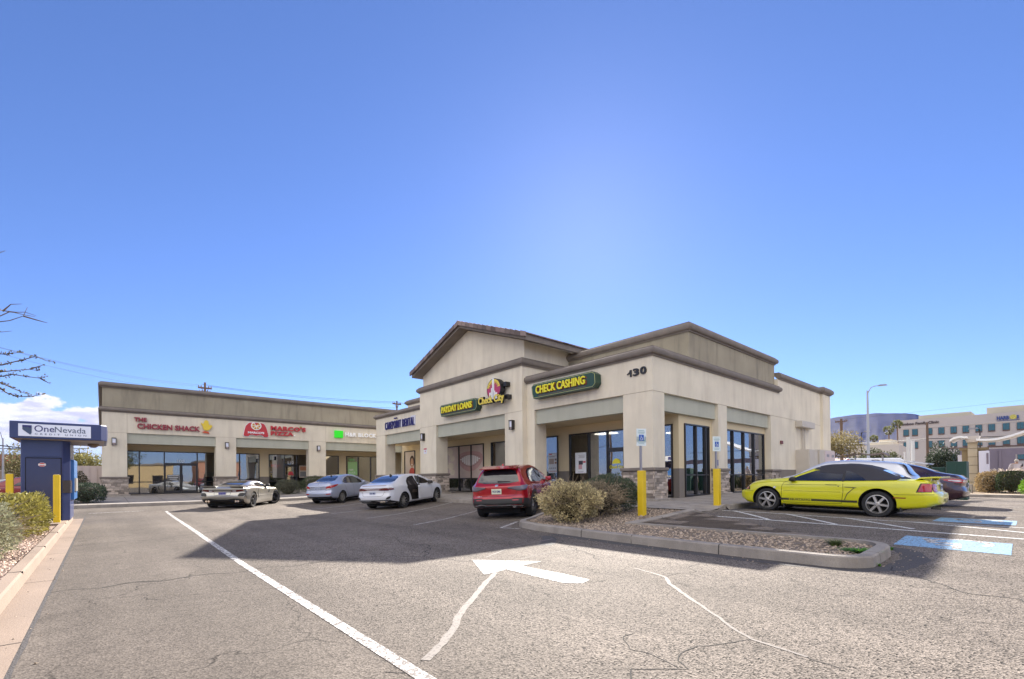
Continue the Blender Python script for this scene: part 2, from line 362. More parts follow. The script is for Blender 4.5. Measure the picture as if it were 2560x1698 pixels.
def smark(name, mb, m): return prop(mb.build(name, m, recalc=False), kind='structure')
mb = MB(); strip(mb, [(1.51, 1.6), (1.60, 8), (1.82, 16), (2.0, 24)], .10); strip(mb, [(-.4, 24.6), (1.3, 24.9)], .1)
for y0 in (11.54, 14.66, 17.78, 20.9, 24.0): pass
smark('lane_line', mb, pw)
mb = MB()
flat(mb, [(3.74, 4.84), (4.98, 5.03), (4.31, 5.88)]); flat(mb, [(4.13, 3.8), (4.28, 3.64), (4.50, 3.70), (4.54, 4.2), (4.52, 4.955), (4.18, 4.90)]); smark('painted_arrow', mb, pw)
mb = MB()
for y0 in (11.54, 14.66, 17.78, 20.9, 24.0): strip(mb, [(6.5, y0), (12.1, y0+3.25)], .09)
for x0 in (16.6, 19.3, 22.0, 24.7, 27.4, 30.1): strip(mb, [(x0, 6.3), (x0-.25, .5)], .09)
for x0 in (19, 21.7, 24.4, 27.1): strip(mb, [(x0, -3.5), (x0-.3, -9)], .09)
smark('parking_stall_lines', mb, pw_thin)
mb = MB(); strip(mb, [(8.9, 9.95), (7.66, 9.2), (7.83, 8.65)], .09); smark('island_corner_line', mb, pw)
mb = MB(); strip(mb, [(12.2, 6.3), (12.05, 3), (11.6, .0)], .09); strip(mb, [(13.75, 6.3), (13.6, 2.5), (13.45, .0)], .09); strip(mb, [(13.6, 2.1), (12.3, -.1)], .09, .006)
for y0 in (5.95, 4.6, 3.3): strip(mb, [(13.7, y0), (12.12, y0-1.55)], .09, .006)
smark('hatched_aisle_lines', mb, paintmat('aisle_paint', (.70, .70, .68), .45))
def blue(x0, x1, y0, y1):
    mb = MB(); flat(mb, [(x0, y0), (x1, y0+.02), (x1+.15, y1), (x0+.15, y1)], .004); b = mb.build('accessible_parking_mark', pb, recalc=False); prop(b, kind='structure')
    m2 = MB(); cx, cy = (x0+x1)/2+.1, (y0+y1)/2-.02; k = (y1-y0)
    T = lambda u, v: (cx-v*k, cy+u*k)
    c = [T(.26*math.cos(R(a))-.04, .26*math.sin(R(a))-.1) for a in range(150, 400, 15)]; strip(m2, c, .07*k, .007, .1)
    strip(m2, [T(-.05, .34), T(-.03, -.02), T(.2, -.02), T(.3, -.3)], .08*k, .007, .1); strip(m2, [T(-.05, .15), T(.15, .15)], .07*k, .007, .1)
    smark('wheelchair_symbol', m2, pw)
blue(9.91, 11.0, .35, 1.72); blue(14.0, 15.3, .42, 1.72)
random.seed(4)
mb = MB(); strip(mb, [(3.96, 4.86), (3.43, 4.43), (2.95, 4.0), (2.7, 3.79), (2.4, 3.5), (2.23, 3.3), (1.95, 3.05), (1.68, 2.84)], .07, .003, .08, jit=.006)
strip(mb, [(5.52, 3.76), (5.39, 3.36), (5.3, 3.15), (5.0, 2.92), (4.6, 2.48), (4.36, 2.21), (4.11, 1.92), (3.92, 1.73), (3.74, 1.5), (3.7, 1.3), (3.66, 1.1)], lambda t: .03+.03*math.sin(math.pi*min(1, t*1.3))**2*(1-t*.6), .003, .08, jit=.006)
strip(mb, [(7.0, 6.75), (5.6, 6.45), (4.6, 5.9)], .03, .003, .1, jit=.005); strip(mb, [(6.3, 5.5), (5.3, 5.5), (4.9, 5.4)], .022, .003, .1, jit=.004)
smark('crack_filler', mb, sealm)
mb = MB()
def wig(pts, amp=.17, seg=.07):
    out = []
    for i in range(len(pts)-1):
        a, b = Vector(pts[i]), Vector(pts[i+1]); n = max(1, int((b-a).length/seg)); d = (b-a).normalized(); nn = Vector((-d.y, d.x))
        for k in range(n):
            p = a+(b-a)*k/n+nn*amp*(noise.noise(Vector((a.x*3+k*.23, a.y, 1.3)))); out.append((p.x, p.y))
    return out+[pts[-1]]
for pts, wd in (([(.0, 7.52), (1.0, 7.46), (1.66, 7.37), (2.65, 7.36), (3.44, 7.25), (3.94, 6.69), (4.12, 6.03), (4.28, 5.78)], .016), ([(.97, 13.04), (3.32, 14.33), (4.71, 13.55), (6.4, 13.9)], .02), ([(-.45, 12.77), (.06, 12.8), (1.1, 12.81)], .018),
                ([(8.1, 1.35), (7.43, 1.08), (7.0, .64), (6.76, .16)], .018), ([(-.45, 7.47), (.03, 7.5), (.64, 7.54)], .012), ([(3.9, 6.7), (4.6, 7.6), (4.5, 8.8), (5.2, 9.6)], .016), ([(1.0, 12.9), (3.0, 12.0), (5.2, 11.2), (6.5, 11.5)], .014),
                ([(7.2, 6.95), (6.7, 6.2), (6.15, 5.3), (5.7, 4.5)], .016), ([(3.75, 1.5), (3.3, 1.75), (2.9, 1.6), (2.6, 1.8), (2.2, 1.65)], .010), ([(2.9, 1.6), (2.95, 1.95), (3.2, 2.2)], .008), ([(5.3, 3.15), (5.9, 3.1), (6.4, 3.3)], .009), ([(1.5, 2.9), (1.62, 2.6), (1.56, 2.3)], .009), ([(3.7, 1.2), (3.6, .9)], .01),
                ([(12.2, 4.6), (12.9, 3.8), (13.9, 3.9), (15, 3.2)], .02)):
    strip(mb, wig(pts), wd, .0025 if wd > .01 else .002, .1, jit=.003)
smark('asphalt_cracks', mb, crackm)
dk = mat('patched_asphalt', (.075, .068, .066), .85, speck=.4, bump=.6, bscale=60)
random.seed(7)
mb = MB(); strip(mb, [(7.6, 7.3), (7.42, 5.6), (7.3, 3.6), (7.34, 2.4), (7.5, 1.7), (7.95, 1.37), (8.9, 1.25), (9.6, 1.5), (9.75, 2.2)], .3, .002, .15, jit=.02)
strip(mb, [(9.7, 2.5), (9.62, 4.4), (9.62, 6.1), (12.0, 6.12)], .3, .002, .2, jit=.008); strip(mb, [(14, 6.25), (17, 6.3), (21, 6.3)], .5, .002, .2, jit=.03)
strip(mb, [(-.45, 23), (-.455, 12), (-.46, 4), (-.46, 1)], .035, .002, .2, jit=.006); strip(mb, [(6.2, 6.2), (6.9, 6.7), (7.3, 7.2)], .3, .002, .1, jit=.05); smark('patched_asphalt', mb, dk)
# ---- walks
def W(x, y):
    z = G(x, y)+.15+.15*S((y-29)/8)*(1-S((x-14)/3))
    if 12.1 <= x <= 14.4 and y < 7.9: z -= .135*(1-S((y-6.45)/1.4))*S((x-12.3)/.6)*S((14.3-x)/.6)
    return z
mb = MB(); flat(mb, [(12.15, 6.45), (36, 6.45), (36, 9.6), (17.3, 9.6), (17.3, 31.7), (20.4, 31.7), (20.4, 40.6), (-1.6, 40.6), (-1.6, 28.75), (12.15, 28.75)], 0, .6, W)
for i in range(60): xa, xb = 12.15+i*.04, 12.15+(i+1)*.04; mb.poly([(xa, 6.45, G(xa, 6.45)-.06), (xb, 6.45, G(xb, 6.45)-.06), (xb, 6.45, W(xb, 6.45)), (xa, 6.45, W(xa, 6.45))])
walk = smark('sidewalk', mb, conc)
mb = MB()
for y in [v*1.5+8 for v in range(14)]: strip(mb, [(12.3, y), (17, y)], .012, .003, .5, W)
for x in [v*1.5+13.9 for v in range(14)]: strip(mb, [(x, 6.6), (x, 9.1)], .012, .003, .5, W)
strip(mb, [(13.9, 7.6), (35, 7.6)], .012, .0035, .5, W)
for x in (-.5, 1, 2.5, 4, 5.5, 7, 8.5, 10): strip(mb, [(x, 28.9), (x, 38)], .014, .003, .5, W)
smark('sidewalk_joints', mb, crackm)
kp = [(0, -.06), (.015, .135), (.03, .155), (.15, .157), (.15, .10)]
mb = MB(); sweep(mb, [(12.15, 28.6), (12.15, 11.45)][::-1] and [(12.0, 11.5), (12.0, 28.6)][::-1], [(o, z) for o, z in kp]); 
sweep(mb, [(12.0, 28.6), (-1.6, 28.6)], [(-o, z) for o, z in kp]) ; sweep(mb, [(14.3, 6.3), (36, 6.3)], kp)
smark('sidewalk_curb', mb, conc)
isl = arc(8.0, 2.05, .52, 180, 255, 5)+arc(8.9, 2.05, .5, 270, 360, 7)+[(9.42, 2.6), (9.42, 6.36), (12.25, 6.36)]
north = [(12.15, 11.35), (8.75, 9.4)]+[(8.4, 9.28), (8.15, 9.05), (8.0, 8.75), (7.82, 8.09), (7.62, 6.4), (7.54, 5.33), (7.48, 3.55)]
mb = MB(); sweep(mb, north+isl, [(0, -.08), (.015, .135), (.035, .155), (.18, .158), (.18, .09)]); island_curb = smark('island_curb', mb, conc)
mb = MB()
for x, y, a in ((7.475, 3.5, 2), (7.54, 5.2, 4), (7.62, 6.5, 8), (7.85, 8.1, 14), (9.42, 4.2, 180), (9.42, 5.8, 180), (8.2, 1.54, 88), (10.6, 6.36, 90), (11.6, 6.36, 90)):
    c, s_ = math.cos(R(a)), math.sin(R(a)); z = G(x, y); q = lambda u, v, w_: (x+c*u-s_*v, y+s_*u+c*v, z+w_)
    for v in (-.006,): mb.poly([q(-.004, v, -.05), q(-.004, -v, -.05), q(.012, -v, .138), q(.012, v, .138)]); mb.poly([q(.012, v, .138), q(.012, -v, .138), q(.032, -v, .161), q(.032, v, .161)]); mb.poly([q(.032, v, .161), q(.032, -v, .161), q(.18, -v, .163), q(.18, v, .163)])
smark('curb_joints', mb, crackm)
gravel = mat('tan_gravel', (.33, .26, .20), .95, vcol=.55, var=.1)
bed = mat('gravel_bed', (.20, .16, .125), .95, speck=.5, bump=1, bscale=60, var=.2)
inner = [(12.15, 11.2), (8.8, 9.27), (8.45, 9.1), (8.22, 8.85), (8.0, 8.05), (7.8, 6.4), (7.7, 5.3), (7.65, 3.6), (7.65, 2.4), (7.95, 1.8), (8.5, 1.7), (9.05, 1.8), (9.26, 2.2), (9.26, 6.5), (12.2, 6.5)]
mb = MB(); flat(mb, inner, .115, .5); smark('gravel_bed', mb, bed)
def inpoly(x, y, P):
    c = False; j = len(P)-1
    for i in range(len(P)):
        if (P[i][1] > y) != (P[j][1] > y) and x < (P[j][0]-P[i][0])*(y-P[i][1])/(P[j][1]-P[i][1])+P[i][0]: c = not c
        j = i
    return c
def pebbles(mb, P, n, r0, r1, dz, h=G):
    x0, x1 = min(p[0] for p in P), max(p[0] for p in P); y0, y1 = min(p[1] for p in P), max(p[1] for p in P)
    while n > 0:
        x, y = random.uniform(x0, x1), random.uniform(y0, y1)
        if not inpoly(x, y, P): continue
        n -= 1; r = random.uniform(r0, r1); z = h(x, y)+dz; mb.var = random.random(); a = random.random()*6
        q = [mb.vert((x+r*math.cos(a+k*1.57)*random.uniform(.7, 1.2), y+r*math.sin(a+k*1.57)*random.uniform(.7, 1.2), z+random.uniform(-.2, .3)*r)) for k in range(4)]
        t = mb.vert((x+random.uniform(-.3, .3)*r, y+random.uniform(-.3, .3)*r, z+r*random.uniform(.5, .9)))
        for k in range(4): mb.face((q[k], q[(k+1) % 4], t))
random.seed(11)
mb = MB(); pebbles(mb, inner, 9000, .012, .035, .118); prop(mb.build('gravel', gravel, recalc=False), kind='stuff', label='tan crushed gravel covering the curbed parking island', cat='gravel')
mb = MB()
for P_, n in (([(7.1, 1.5), (7.45, 2.5), (7.5, 6), (7.9, 9), (7.3, 9), (7.0, 5)], 70), ([(7.6, 1.2), (9.6, 1.2), (9.6, 1.5), (7.7, 1.5)], 30), ([(9.45, 2), (9.9, 2), (9.9, 6.2), (9.45, 6.2)], 60), ([(-.7, 3), (-.3, 3), (-.3, 20), (-.7, 20)], 60)): pebbles(mb, P_, n, .006, .016, .004)
prop(mb.build('loose_stones', gravel, recalc=False), kind='stuff', label='loose stones scattered on the asphalt along the curbs', cat='stones')
# left planter strip by the drive
pl = [(-.72, -5), (-.72, 21.6)]+arc(-1.7, 21.7, .98, 5, 90, 6)+arc(-2.6, 21.7, .98, 90, 180, 6)+[(-3.58, -5)]
mb = MB(); sweep(mb, pl, [(0, -.05), (.02, .13), (.04, .153), (.15, .156), (.15, .06)]); smark('planter_curb', mb, conc_p)
mb = MB(); strip(mb, [(-.60, -5), (-.60, 21.9)], .25, .006, .5); smark('gutter', mb, conc_p)
mb = MB()
for y in (2.2, 5.3, 8.4, 11.5, 14.6, 17.7, 20.8):
    strip(mb, [(-.475, y), (-.725, y)], .012, .008, .1); mb.box(-.875, -.738, y-.006, y+.006, .1, .1585)
smark('curb_joints', mb, crackm)
plin = [(-.86, -4.8), (-.86, 21.6), (-1.7, 22.5), (-2.6, 22.5), (-3.44, 21.6), (-3.44, -4.8)]
mb = MB(); flat(mb, plin, .11, 1.0); smark('planter_bed', mb, mat('pink_rock_bed', (.30, .21, .16), .95, speck=.45, bump=1, bscale=40, var=.2))
mb = MB(); pebbles(mb, [(-.88, 2), (-.88, 16), (-1.9, 16), (-1.9, 2)], 6500, .018, .045, .11)
prop(mb.build('planter_rocks', mat('pink_rock', (.52, .39, .31), .9, vcol=.5), recalc=False), kind='stuff', label='pinkish crushed rock in the planter beside the drive', cat='rocks')
mb = MB(); mb.box(-2.6, -.88, 17.5, 21.6, .0, .165); smark('kiosk_pad', mb, conc_p)
blackpaint_ = mat('chair_black', (.03, .03, .035), .5)
# ================================================================ BUILDINGS
FZ = .30      # walls start here, below the walk
class Fr:     # facade frame: 'F' = plane y=c facing -y (a is x), 'L' = plane x=c facing -x (a is y)
    def __init__(s, k, c): s.k, s.c = k, c
    def box(s, mb, a0, a1, z0, z1, w0, w1, mi=None):
        if s.k == 'F': mb.box(a0, a1, s.c-w0, s.c-w1, z0, z1, mi)
        else: mb.box(s.c-w0, s.c-w1, a0, a1, z0, z1, mi)
    def P(s, a, z, w=0): return (a, s.c-w, z) if s.k == 'F' else (s.c-w, a, z)
    def text(s, mb, t, a0, a1, z0, z1, w, ext=.02, **k):
        # reads left to right in the picture
        if s.k == 'F': text_into(mb, t, a0, a1, z0, z1, FR_F, (0, s.c-w, 0), 0, ext, **k)
        else: text_into(mb, t, -a0, -a1, z0, z1, FR_L, (s.c-w, 0, 0), 0, ext, **k)
def shopfront(root, fr, a0, a1, z0, z1, muls, rail=1.27, doors=(), gl=None, name='window'):
    """frame bars around a glazed opening; doors: list of (a_left,a_right,leaves)"""
    t = .055; gl = gl or glass
    a0, a1 = min(a0, a1), max(a0, a1); f = MB()
    fr.box(f, a0, a1, z1-t, z1, -.05, .06); fr.box(f, a0, a1, z0, z0+.08, -.05, .06)
    for a in (a0+t/2, a1-t/2): fr.box(f, a-t/2, a+t/2, z0+.08, z1-t, -.05, .06)
    for a in muls: fr.box(f, a-.032, a+.032, z0+.08, z1-t, -.05, .075)
    cells = [a0]+sorted(muls)+[a1]
    for i in range(len(cells)-1):
        c = (cells[i]+cells[i+1])/2; isd = any(min(d[0], d[1])-.05 < c < max(d[0], d[1])+.05 for d in doors)
        if rail and not isd: fr.box(f, cells[i]+.03, cells[i+1]-.03, rail-.03, rail+.03, -.045, .055)
        if isd: fr.box(f, cells[i]+.03, cells[i+1]-.03, 2.49, 2.58, -.045, .07)
    win = f.build(name, bronze, root)
    for i in range(len(cells)-1):
        c = (cells[i]+cells[i+1])/2; isd = any(min(d[0], d[1])-.05 < c < max(d[0], d[1])+.05 for d in doors)
        lo = 2.58 if isd else z0+.08; g = MB()
        fr.box(g, cells[i]+.02, cells[i+1]-.02, lo, z1-t, -.008, 0); g.build('pane', gl, win)
    for d in doors:
        lo, hi, nl = min(d[:2]), max(d[:2]), d[2]
        for k in range(nl):
            p, q = lo+(hi-lo)*k/nl+.01, lo+(hi-lo)*(k+1)/nl-.01; m = MB()
            for aa in (p+.035, q-.035): fr.box(m, aa-.035, aa+.035, z0+.02, 2.485, -.03, .05)
            fr.box(m, p+.07, q-.07, z0+.02, z0+.24, -.03, .05); fr.box(m, p+.07, q-.07, 2.4, 2.485, -.03, .05)
            dr = m.build('door', bronze, root); g = MB(); fr.box(g, p+.06, q-.06, z0+.23, 2.41, -.008, 0); g.build('pane', gl, dr)
            h = MB(); hx = (q-.1) if k == 0 and nl == 2 else (p+.1); pts = [fr.P(hx, zz, ww) for zz, ww in ((1.25, .05), (1.25, .12), (1.75, .12), (1.75, .05))]
            h.tube(pts, .014, 6); h.build('handle', mat('steel', (.5, .5, .5), .3, metal=1), dr)
    return win
wall_in = mat('interior_wall', (.42, .34, .25), .9, var=.05); floor_in = mat('interior_floor', (.16, .12, .10), .6, var=.1); ceil_in = mat('interior_ceiling', (.6, .58, .55), .9)
lamp_in = mat('ceiling_panel_light', (.9, .9, .85), .5, emit=(1, .95, .85), es=3)
def room(root, x0, x1, y0, y1, z1=3.5, wall=None, lights=()):
    m = MB(); m.poly([(x0, y0, .42), (x1, y0, .42), (x1, y1, .42), (x0, y1, .42)], 1); m.poly([(x0, y0, z1), (x1, y0, z1), (x1, y1, z1), (x0, y1, z1)], 2)
    for p, q in (((x0, y0), (x1, y0)), ((x1, y0), (x1, y1)), ((x1, y1), (x0, y1)), ((x0, y1), (x0, y0))): 
        if (p, q) in lights: continue
        m.poly([(p[0], p[1], .42), (q[0], q[1], .42), (q[0], q[1], z1), (p[0], p[1], z1)], 0)
    return m, (wall or wall_in)
def interior(root, x0, x1, y0, y1, openside, wall=None, lights=(), z1=3.5):
    m = MB(); m.poly([(x0, y0, .44), (x1, y0, .44), (x1, y1, .44), (x0, y1, .44)], 1); m.poly([(x0, y0, z1), (x0, y1, z1), (x1, y1, z1), (x1, y0, z1)], 2)
    sides = dict(s=((x0, y0), (x1, y0)), e=((x1, y0), (x1, y1)), n=((x1, y1), (x0, y1)), w=((x0, y1), (x0, y0)))
    for k, (p, q) in sides.items():
        if k in openside: continue
        m.poly([(p[0], p[1], .44), (q[0], q[1], .44), (q[0], q[1], z1), (p[0], p[1], z1)], 0)
    o = m.build('interior', [wall or wall_in, floor_in, ceil_in], root, recalc=False)
    for (x, y, l, w_) in lights:
        g = MB(); g.box(x-l/2, x+l/2, y-w_/2, y+w_/2, z1-.06, z1-.01); g.build('ceiling_light', lamp_in, root)
    return o
def stonebase(root, x0, x1, y0, y1, z0=.3, z1=1.49, faces='wsn', seed=1):
    """ledge stone veneer round the foot of a pier: one mesh of separate stones"""
    random.seed(seed); m = MB(); d = .07; m.cur = 1; m.box(x0-.02, x1+.02, y0-.02, y1+.02, z0, z1); m.cur = 0
    for f in faces:
        if f in 'we': lo, hi = y0-d, y1+d
        else: lo, hi = x0-d, x1+d
        z = z0+.12
        while z < z1-.02:
            h = min(random.choice((.065, .085, .085, .11, .13)), z1-z); a = lo+random.uniform(-.1, 0)
            while a < hi:
                b = min(hi, a+random.uniform(.12, .42)); aa = max(lo, a)
                if hi-b < .06: b = hi
                p = d*random.uniform(.45, 1.0); m.var = random.random()**1.0
                if b-aa > .03:
                    args = dict(w=(x0-p, x0-.015, aa+.004, b-.004), e=(x1+.015, x1+p, aa+.004, b-.004), s=(aa+.004, b-.004, y0-p, y0-.015), n=(aa+.004, b-.004, y1+.015, y1+p))[f]
                    m.box(*args, z+.004, z+h-.004)
                a = b
            z += h
    m.var = .5
    o = m.build('stone_base', [stone_m, mortar], root)
    c = MB(); e = .11; c.box(x0-e, x1+e, y0-e, y1+e, z1, z1+.12); c.build('stone_cap', trim, o, bevel=.03)
    c = MB(); e = .16; c.prism([(x0-e, y0-e), (x1+e, y0-e), (x1+e, y1+e), (x0-e, y1+e)], z0-.1, z0+.16); c.build('plinth', conc, o, bevel=.03)
    return o
def cornice(root, pts, z0, z1, proud=.16, closed=False, m=None, name='cornice'):
    """bullnose moulding swept along a plan path, outside on the right of the path"""
    h = z1-z0; prof = [(0.02, z0), (-.05, z0), (-.055, z0+.045)]
    n = 8
    for k in range(n+1):
        a = -90+180*k/n; prof.append((-.055-(proud-.055)*max(0, math.cos(R(a)))-.0, z0+.05+(h-.09)*(.5+.5*math.sin(R(a)))))
    prof += [(-.06, z1-.03), (-.06, z1), (.35, z1+.012)]
    mb = MB(); sweep(mb, pts, prof, closed, h=lambda x, y: 0, seg=50); return mb.build(name, m or trim, root, auto=40)
def wall_lamp(fr, a, z, lab):
    t = empty('wall_lamp', fr.P(a, z-.2, 0)); prop(t, lab, 'wall lamp', 'wall lamps on the shop piers'); 
    m = MB(); bx = Fr(fr.k, 0)
    bx.box(m, -.11, .11, 0, .42, 0, .05); bx.box(m, -.11, .11, .4, .44, 0, .2); bx.box(m, -.11, -.085, .0, .42, .05, .18); bx.box(m, .085, .11, .0, .42, .05, .18); m.build('housing', bronze, t)
    m = MB(); bx.box(m, -.085, .085, .13, .395, .05, .16); m.build('shade', mat('frosted_white', (.75, .76, .85), .4), t)
    m = MB(); bx.box(m, -.085, .085, .01, .125, .05, .15); m.build('lower_grille', mat('lamp_grille', (.32, .26, .24), .5), t)
    return t
# ---------------- main corner building
B = wroot('shop_building', (14.75, 9.2, .3))
prop(B, 'tan stucco corner shop building with stone pier bases and a tiled gable, numbered 130', 'shop building')
LA = Fr('L', 14.75); RA = Fr('F', 9.2)
w1 = MB()
# corner block: beams and piers
w1.box(14.75, 15.1, 9.2, 15.76, 4.36, 5.85); w1.box(15.1, 26.6, 9.2, 9.5, 4.36, 5.85)
w1.box(14.75, 15.52, 9.2, 10.46, FZ, 4.36)                 # corner column
w1.box(14.75, 15.5, 15.25, 15.9, FZ, 4.36)                  # left pier
w1.box(19.79, 20.62, 9.2, 9.62, FZ, 4.36); w1.box(25.58, 26.6, 9.2, 9.62, FZ, 4.36)
w1.box(26.6, 35.0, 9.2, 9.5, FZ, 6.35)                     # blank side wall
w1.box(33.55, 35.05, 9.06, 9.2, FZ, 6.3); w1.box(34.75, 35.05, 9.5, 34, FZ, 6.3)
# gable block
w1.box(14.47, 14.85, 15.76, 24.9, 4.36, 6.6); w1.box(14.85, 17.6, 15.76, 16.0, 5.4, 6.6); w1.box(14.85, 17.6, 24.6, 24.9, 4.36, 6.6)
w1.box(14.47, 15.2, 15.76, 17.0, FZ, 4.36); w1.box(14.47, 15.25, 23.1, 24.9, FZ, 4.36)
# dental block
w1.box(14.75, 15.1, 24.9, 31.5, 4.36, 5.6); w1.box(14.75, 15.5, 30.1, 31.5, FZ, 4.36); w1.box(15.1, 20, 31.2, 31.5, 4.36, 5.6)
wall = w1.build('wall', stucco, B)
g = MB()   # gable wall and its return
g.prism([(15.76, 6.6), (24.75, 6.6), (24.75, 7.45), (20.2, 9.15), (15.76, 7.62)], 14.62, 14.9, 'x'); g.prism([(14.9, 6.6), (24.5, 6.6), (24.5, 7.6), (14.9, 7.6)], 15.76, 16.0, 'y')
g.prism([(14.9, 6.6), (24.5, 6.6), (24.5, 7.45), (14.9, 7.45)], 24.5, 24.75, 'y'); g.build('gable_wall', stucco, B)
p = MB()
p.box(14.87, 15.08, 10.46, 15.25, 3.72, 4.36); p.box(15.52, 19.79, 9.33, 9.5, 3.72, 4.36); p.box(20.62, 25.58, 9.33, 9.5, 3.72, 4.36)
p.box(14.6, 14.84, 17.0, 23.1, 3.68, 4.36); p.box(14.87, 15.08, 24.9, 30.1, 3.7, 4.36)
p.build('lintel_panel', sage, B)
s = MB(); s.box(15.08, 17.3, 9.5, 31.3, 3.76, 3.9); s.build('arcade_ceiling', stucco_in, B)
u = MB(); u.box(17.65, 26.6, 9.36, 9.6, 5.5, 7.12); u.box(17.65, 17.9, 9.6, 16.0, 5.5, 7.12); u.box(26.4, 26.6, 9.6, 16, 5.5, 7.12)
u.build('upper_parapet', olive, B)
cornice(B, [(17.9, 16.3), (17.65, 16.3), (17.65, 9.36), (26.6, 9.36), (26.6, 12)], 7.08, 7.45, .17)
cornice(B, [(15.0, 15.8), (14.75, 15.76), (14.75, 9.2), (26.62, 9.2), (26.62, 9.6)], 5.6, 5.95, .17)
cornice(B, [(16, 24.92), (14.47, 24.92), (14.47, 15.74), (17.7, 15.74)], 6.43, 6.79, .16)
cornice(B, [(17, 31.52), (14.75, 31.52), (14.75, 24.95)], 5.56, 5.86, .15)
cornice(B, [(26.62, 9.2), (33.45, 9.2)], 6.33, 6.68, .15); cornice(B, [(33.5, 9.6), (33.5, 9.05), (35.07, 9.05), (35.07, 20)], 6.33, 6.74, .17)
r = MB(); r.box(17.9, 26.4, 9.6, 16, 5.4, 5.5); r.box(15.1, 34.8, 9.5, 31.2, 5.3, 5.4); r.build('flat_roof', mat('roof_membrane', (.5, .48, .45), .9), B)
c2 = MB(); c2.box(17.65, 22, 28, 32.2, 5.4, 6.95); c2.build('rear_parapet', stucco, B); cornice(B, [(22, 32.22), (17.63, 32.22), (17.63, 27)], 6.95, 7.3, .17)
wb = MB(); wb.box(34.8, 35, 9.5, 34, FZ, 6.2); wb.box(20.5, 34.8, 33.8, 34, FZ, 5.6); wb.build('rear_wall', stucco, B)
# gable roof: fascia and flat concrete tiles
fa = MB(); y0, yk, y1 = 14.98, 20.05, 25.05; ze, zk = 7.36, 9.14
def rz(y): return ze+(zk-ze)*((y-y0)/(yk-y0) if y < yk else (y1-y)/(y1-yk))
for (p_, q_) in ((y0, yk), (yk, y1)):
    A_, B_ = (p_, rz(p_)), (q_, rz(q_))
    fa.prism([(A_[0], A_[1]), (B_[0], B_[1]), (B_[0], B_[1]+.27), (A_[0], A_[1]+.27)], 14.02, 22.6, 'x')
fa.build('fascia', trim, B)
t = MB(); random.seed(5)
for (p_, q_) in ((y0-.08, yk), (yk, y1+.08)):
    n = 15
    for i in range(n):
        ya, yb = p_+(q_-p_)*i/n, p_+(q_-p_)*(i+1)/n; 
        for j in range(22):
            xa = 13.95+j*.4 + (0 if j else 0); t.var = random.random(); lift = .02
            za, zb = rz(max(y0, min(y1, ya)))+.275, rz(max(y0, min(y1, yb)))+.275
            if q_ > yk: za, zb = za+lift*1.5, zb+lift*.2
            else: za, zb = za+lift*.2, zb+lift*1.5
            if q_ > yk: za, zb = za-0, zb
            t.prism([(ya, za-.02), (yb, zb-.02), (yb, zb+.03), (ya, za+.03)], xa+.006, xa+.395, 'x')
        # rake tile wrapping the gable edge
        t.var = random.random(); za, zb = rz(max(y0, min(y1, ya))), rz(max(y0, min(y1, yb)))
        up = .015 if q_ > yk else .0; 
        t.prism([(ya+.01, za+.12), (yb-.01, zb+.12), (yb-.01, zb+.33+(.0 if q_ > yk else .03)), (ya+.01, za+.33+(.03 if q_ > yk else 0))], 13.9, 13.97, 'x')
for j in range(20):
    t.var = random.random(); t.prism([(yk-.13, zk+.26), (yk, zk+.36), (yk+.13, zk+.26)], 13.93+j*.43, 13.93+j*.43+.41, 'x')
t.build('roof_tiles', mat('concrete_tile', (.20, .155, .14), .85, vcol=.45, bump=.3), B)
# dado + storefront walls
SF = Fr('L', 17.05); RF = Fr('F', 9.5)
sw = MB()
def swall(fr, a0, a1, z0=FZ, z1=3.78): fr.box(sw, a0, a1, z0, z1, -.25, 0)
for a0, a1 in ((10.2, 11.05), (15.2, 15.95), (17.25, 17.6), (21.25, 21.95), (27.9, 30.05)): swall(SF, a0, a1)
sw.box(17.05, 20.2, 31.6, 31.75, FZ, 5.5); sw.box(20.2, 20.45, 31.6, 38.0, FZ, 5.5)
for a0, a1 in ((9.75, 10.2), (11.05, 15.2), (15.95, 17.25), (17.6, 21.25), (21.95, 27.9), (30.05, 31.6)): swall(SF, a0, a1, 3.37)
swall(RF, 17.05, 17.45); swall(RF, 19.5, 20.8); swall(RF, 25.4, 26.6); swall(RF, 17.45, 19.5, 3.4); swall(RF, 20.8, 25.4, 3.4)
sw.build('shopfront_wall', stucco_in, B)
dd = MB()
for fr_, a0, a1 in [(SF, *q) for q in ((9.49, 9.745), (15.2, 15.95), (17.25, 17.6), (21.25, 21.95), (27.9, 30.05))]+[(RF, 17.04, 17.45), (RA, 26.62, 33.53)]:
    dd = MB(); fr_.box(dd, a0, a1, FZ, 1.6, -.01, .012); dd.build('dado', trim_dk, B)
z0 = .44
shopfront(B, SF, 9.76, 10.19, z0, 3.37, [], None)
shopfront(B, SF, 11.05, 15.2, z0, 3.37, [12.0, 12.93, 14.0], 1.05, [(12.0, 12.93, 1)])
shopfront(B, SF, 15.95, 17.25, z0, 3.37, [16.92], 1.05)
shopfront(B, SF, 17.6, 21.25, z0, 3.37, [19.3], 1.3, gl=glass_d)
shopfront(B, SF, 21.95, 27.9, z0, 3.37, [23.2, 24.5, 25.82, 27.05], 1.3, [(25.82, 27.05, 1)])
shopfront(B, SF, 30.05, 31.6, z0, 3.37, [], None)
shopfront(B, RF, 17.45, 19.5, z0+.02, 3.40, [18.35, 19.15], 1.34, gl=glass)
shopfront(B, RF, 20.8, 25.4, z0+.02, 3.40, [21.78, 22.95, 24.12], 1.34)
interior(B, 17.31, 26.3, 9.76, 17.5, 'ws', lights=[(19, 12, .5, 1.1), (19, 14.5, .5, 1.1), (21.5, 12, .5, 1.1), (21.5, 14.5, .5, 1.1), (24, 12, .5, 1.1)])
interior(B, 17.31, 22, 17.52, 31.5, 'w', lights=[(19, 25, .5, 1.1)])
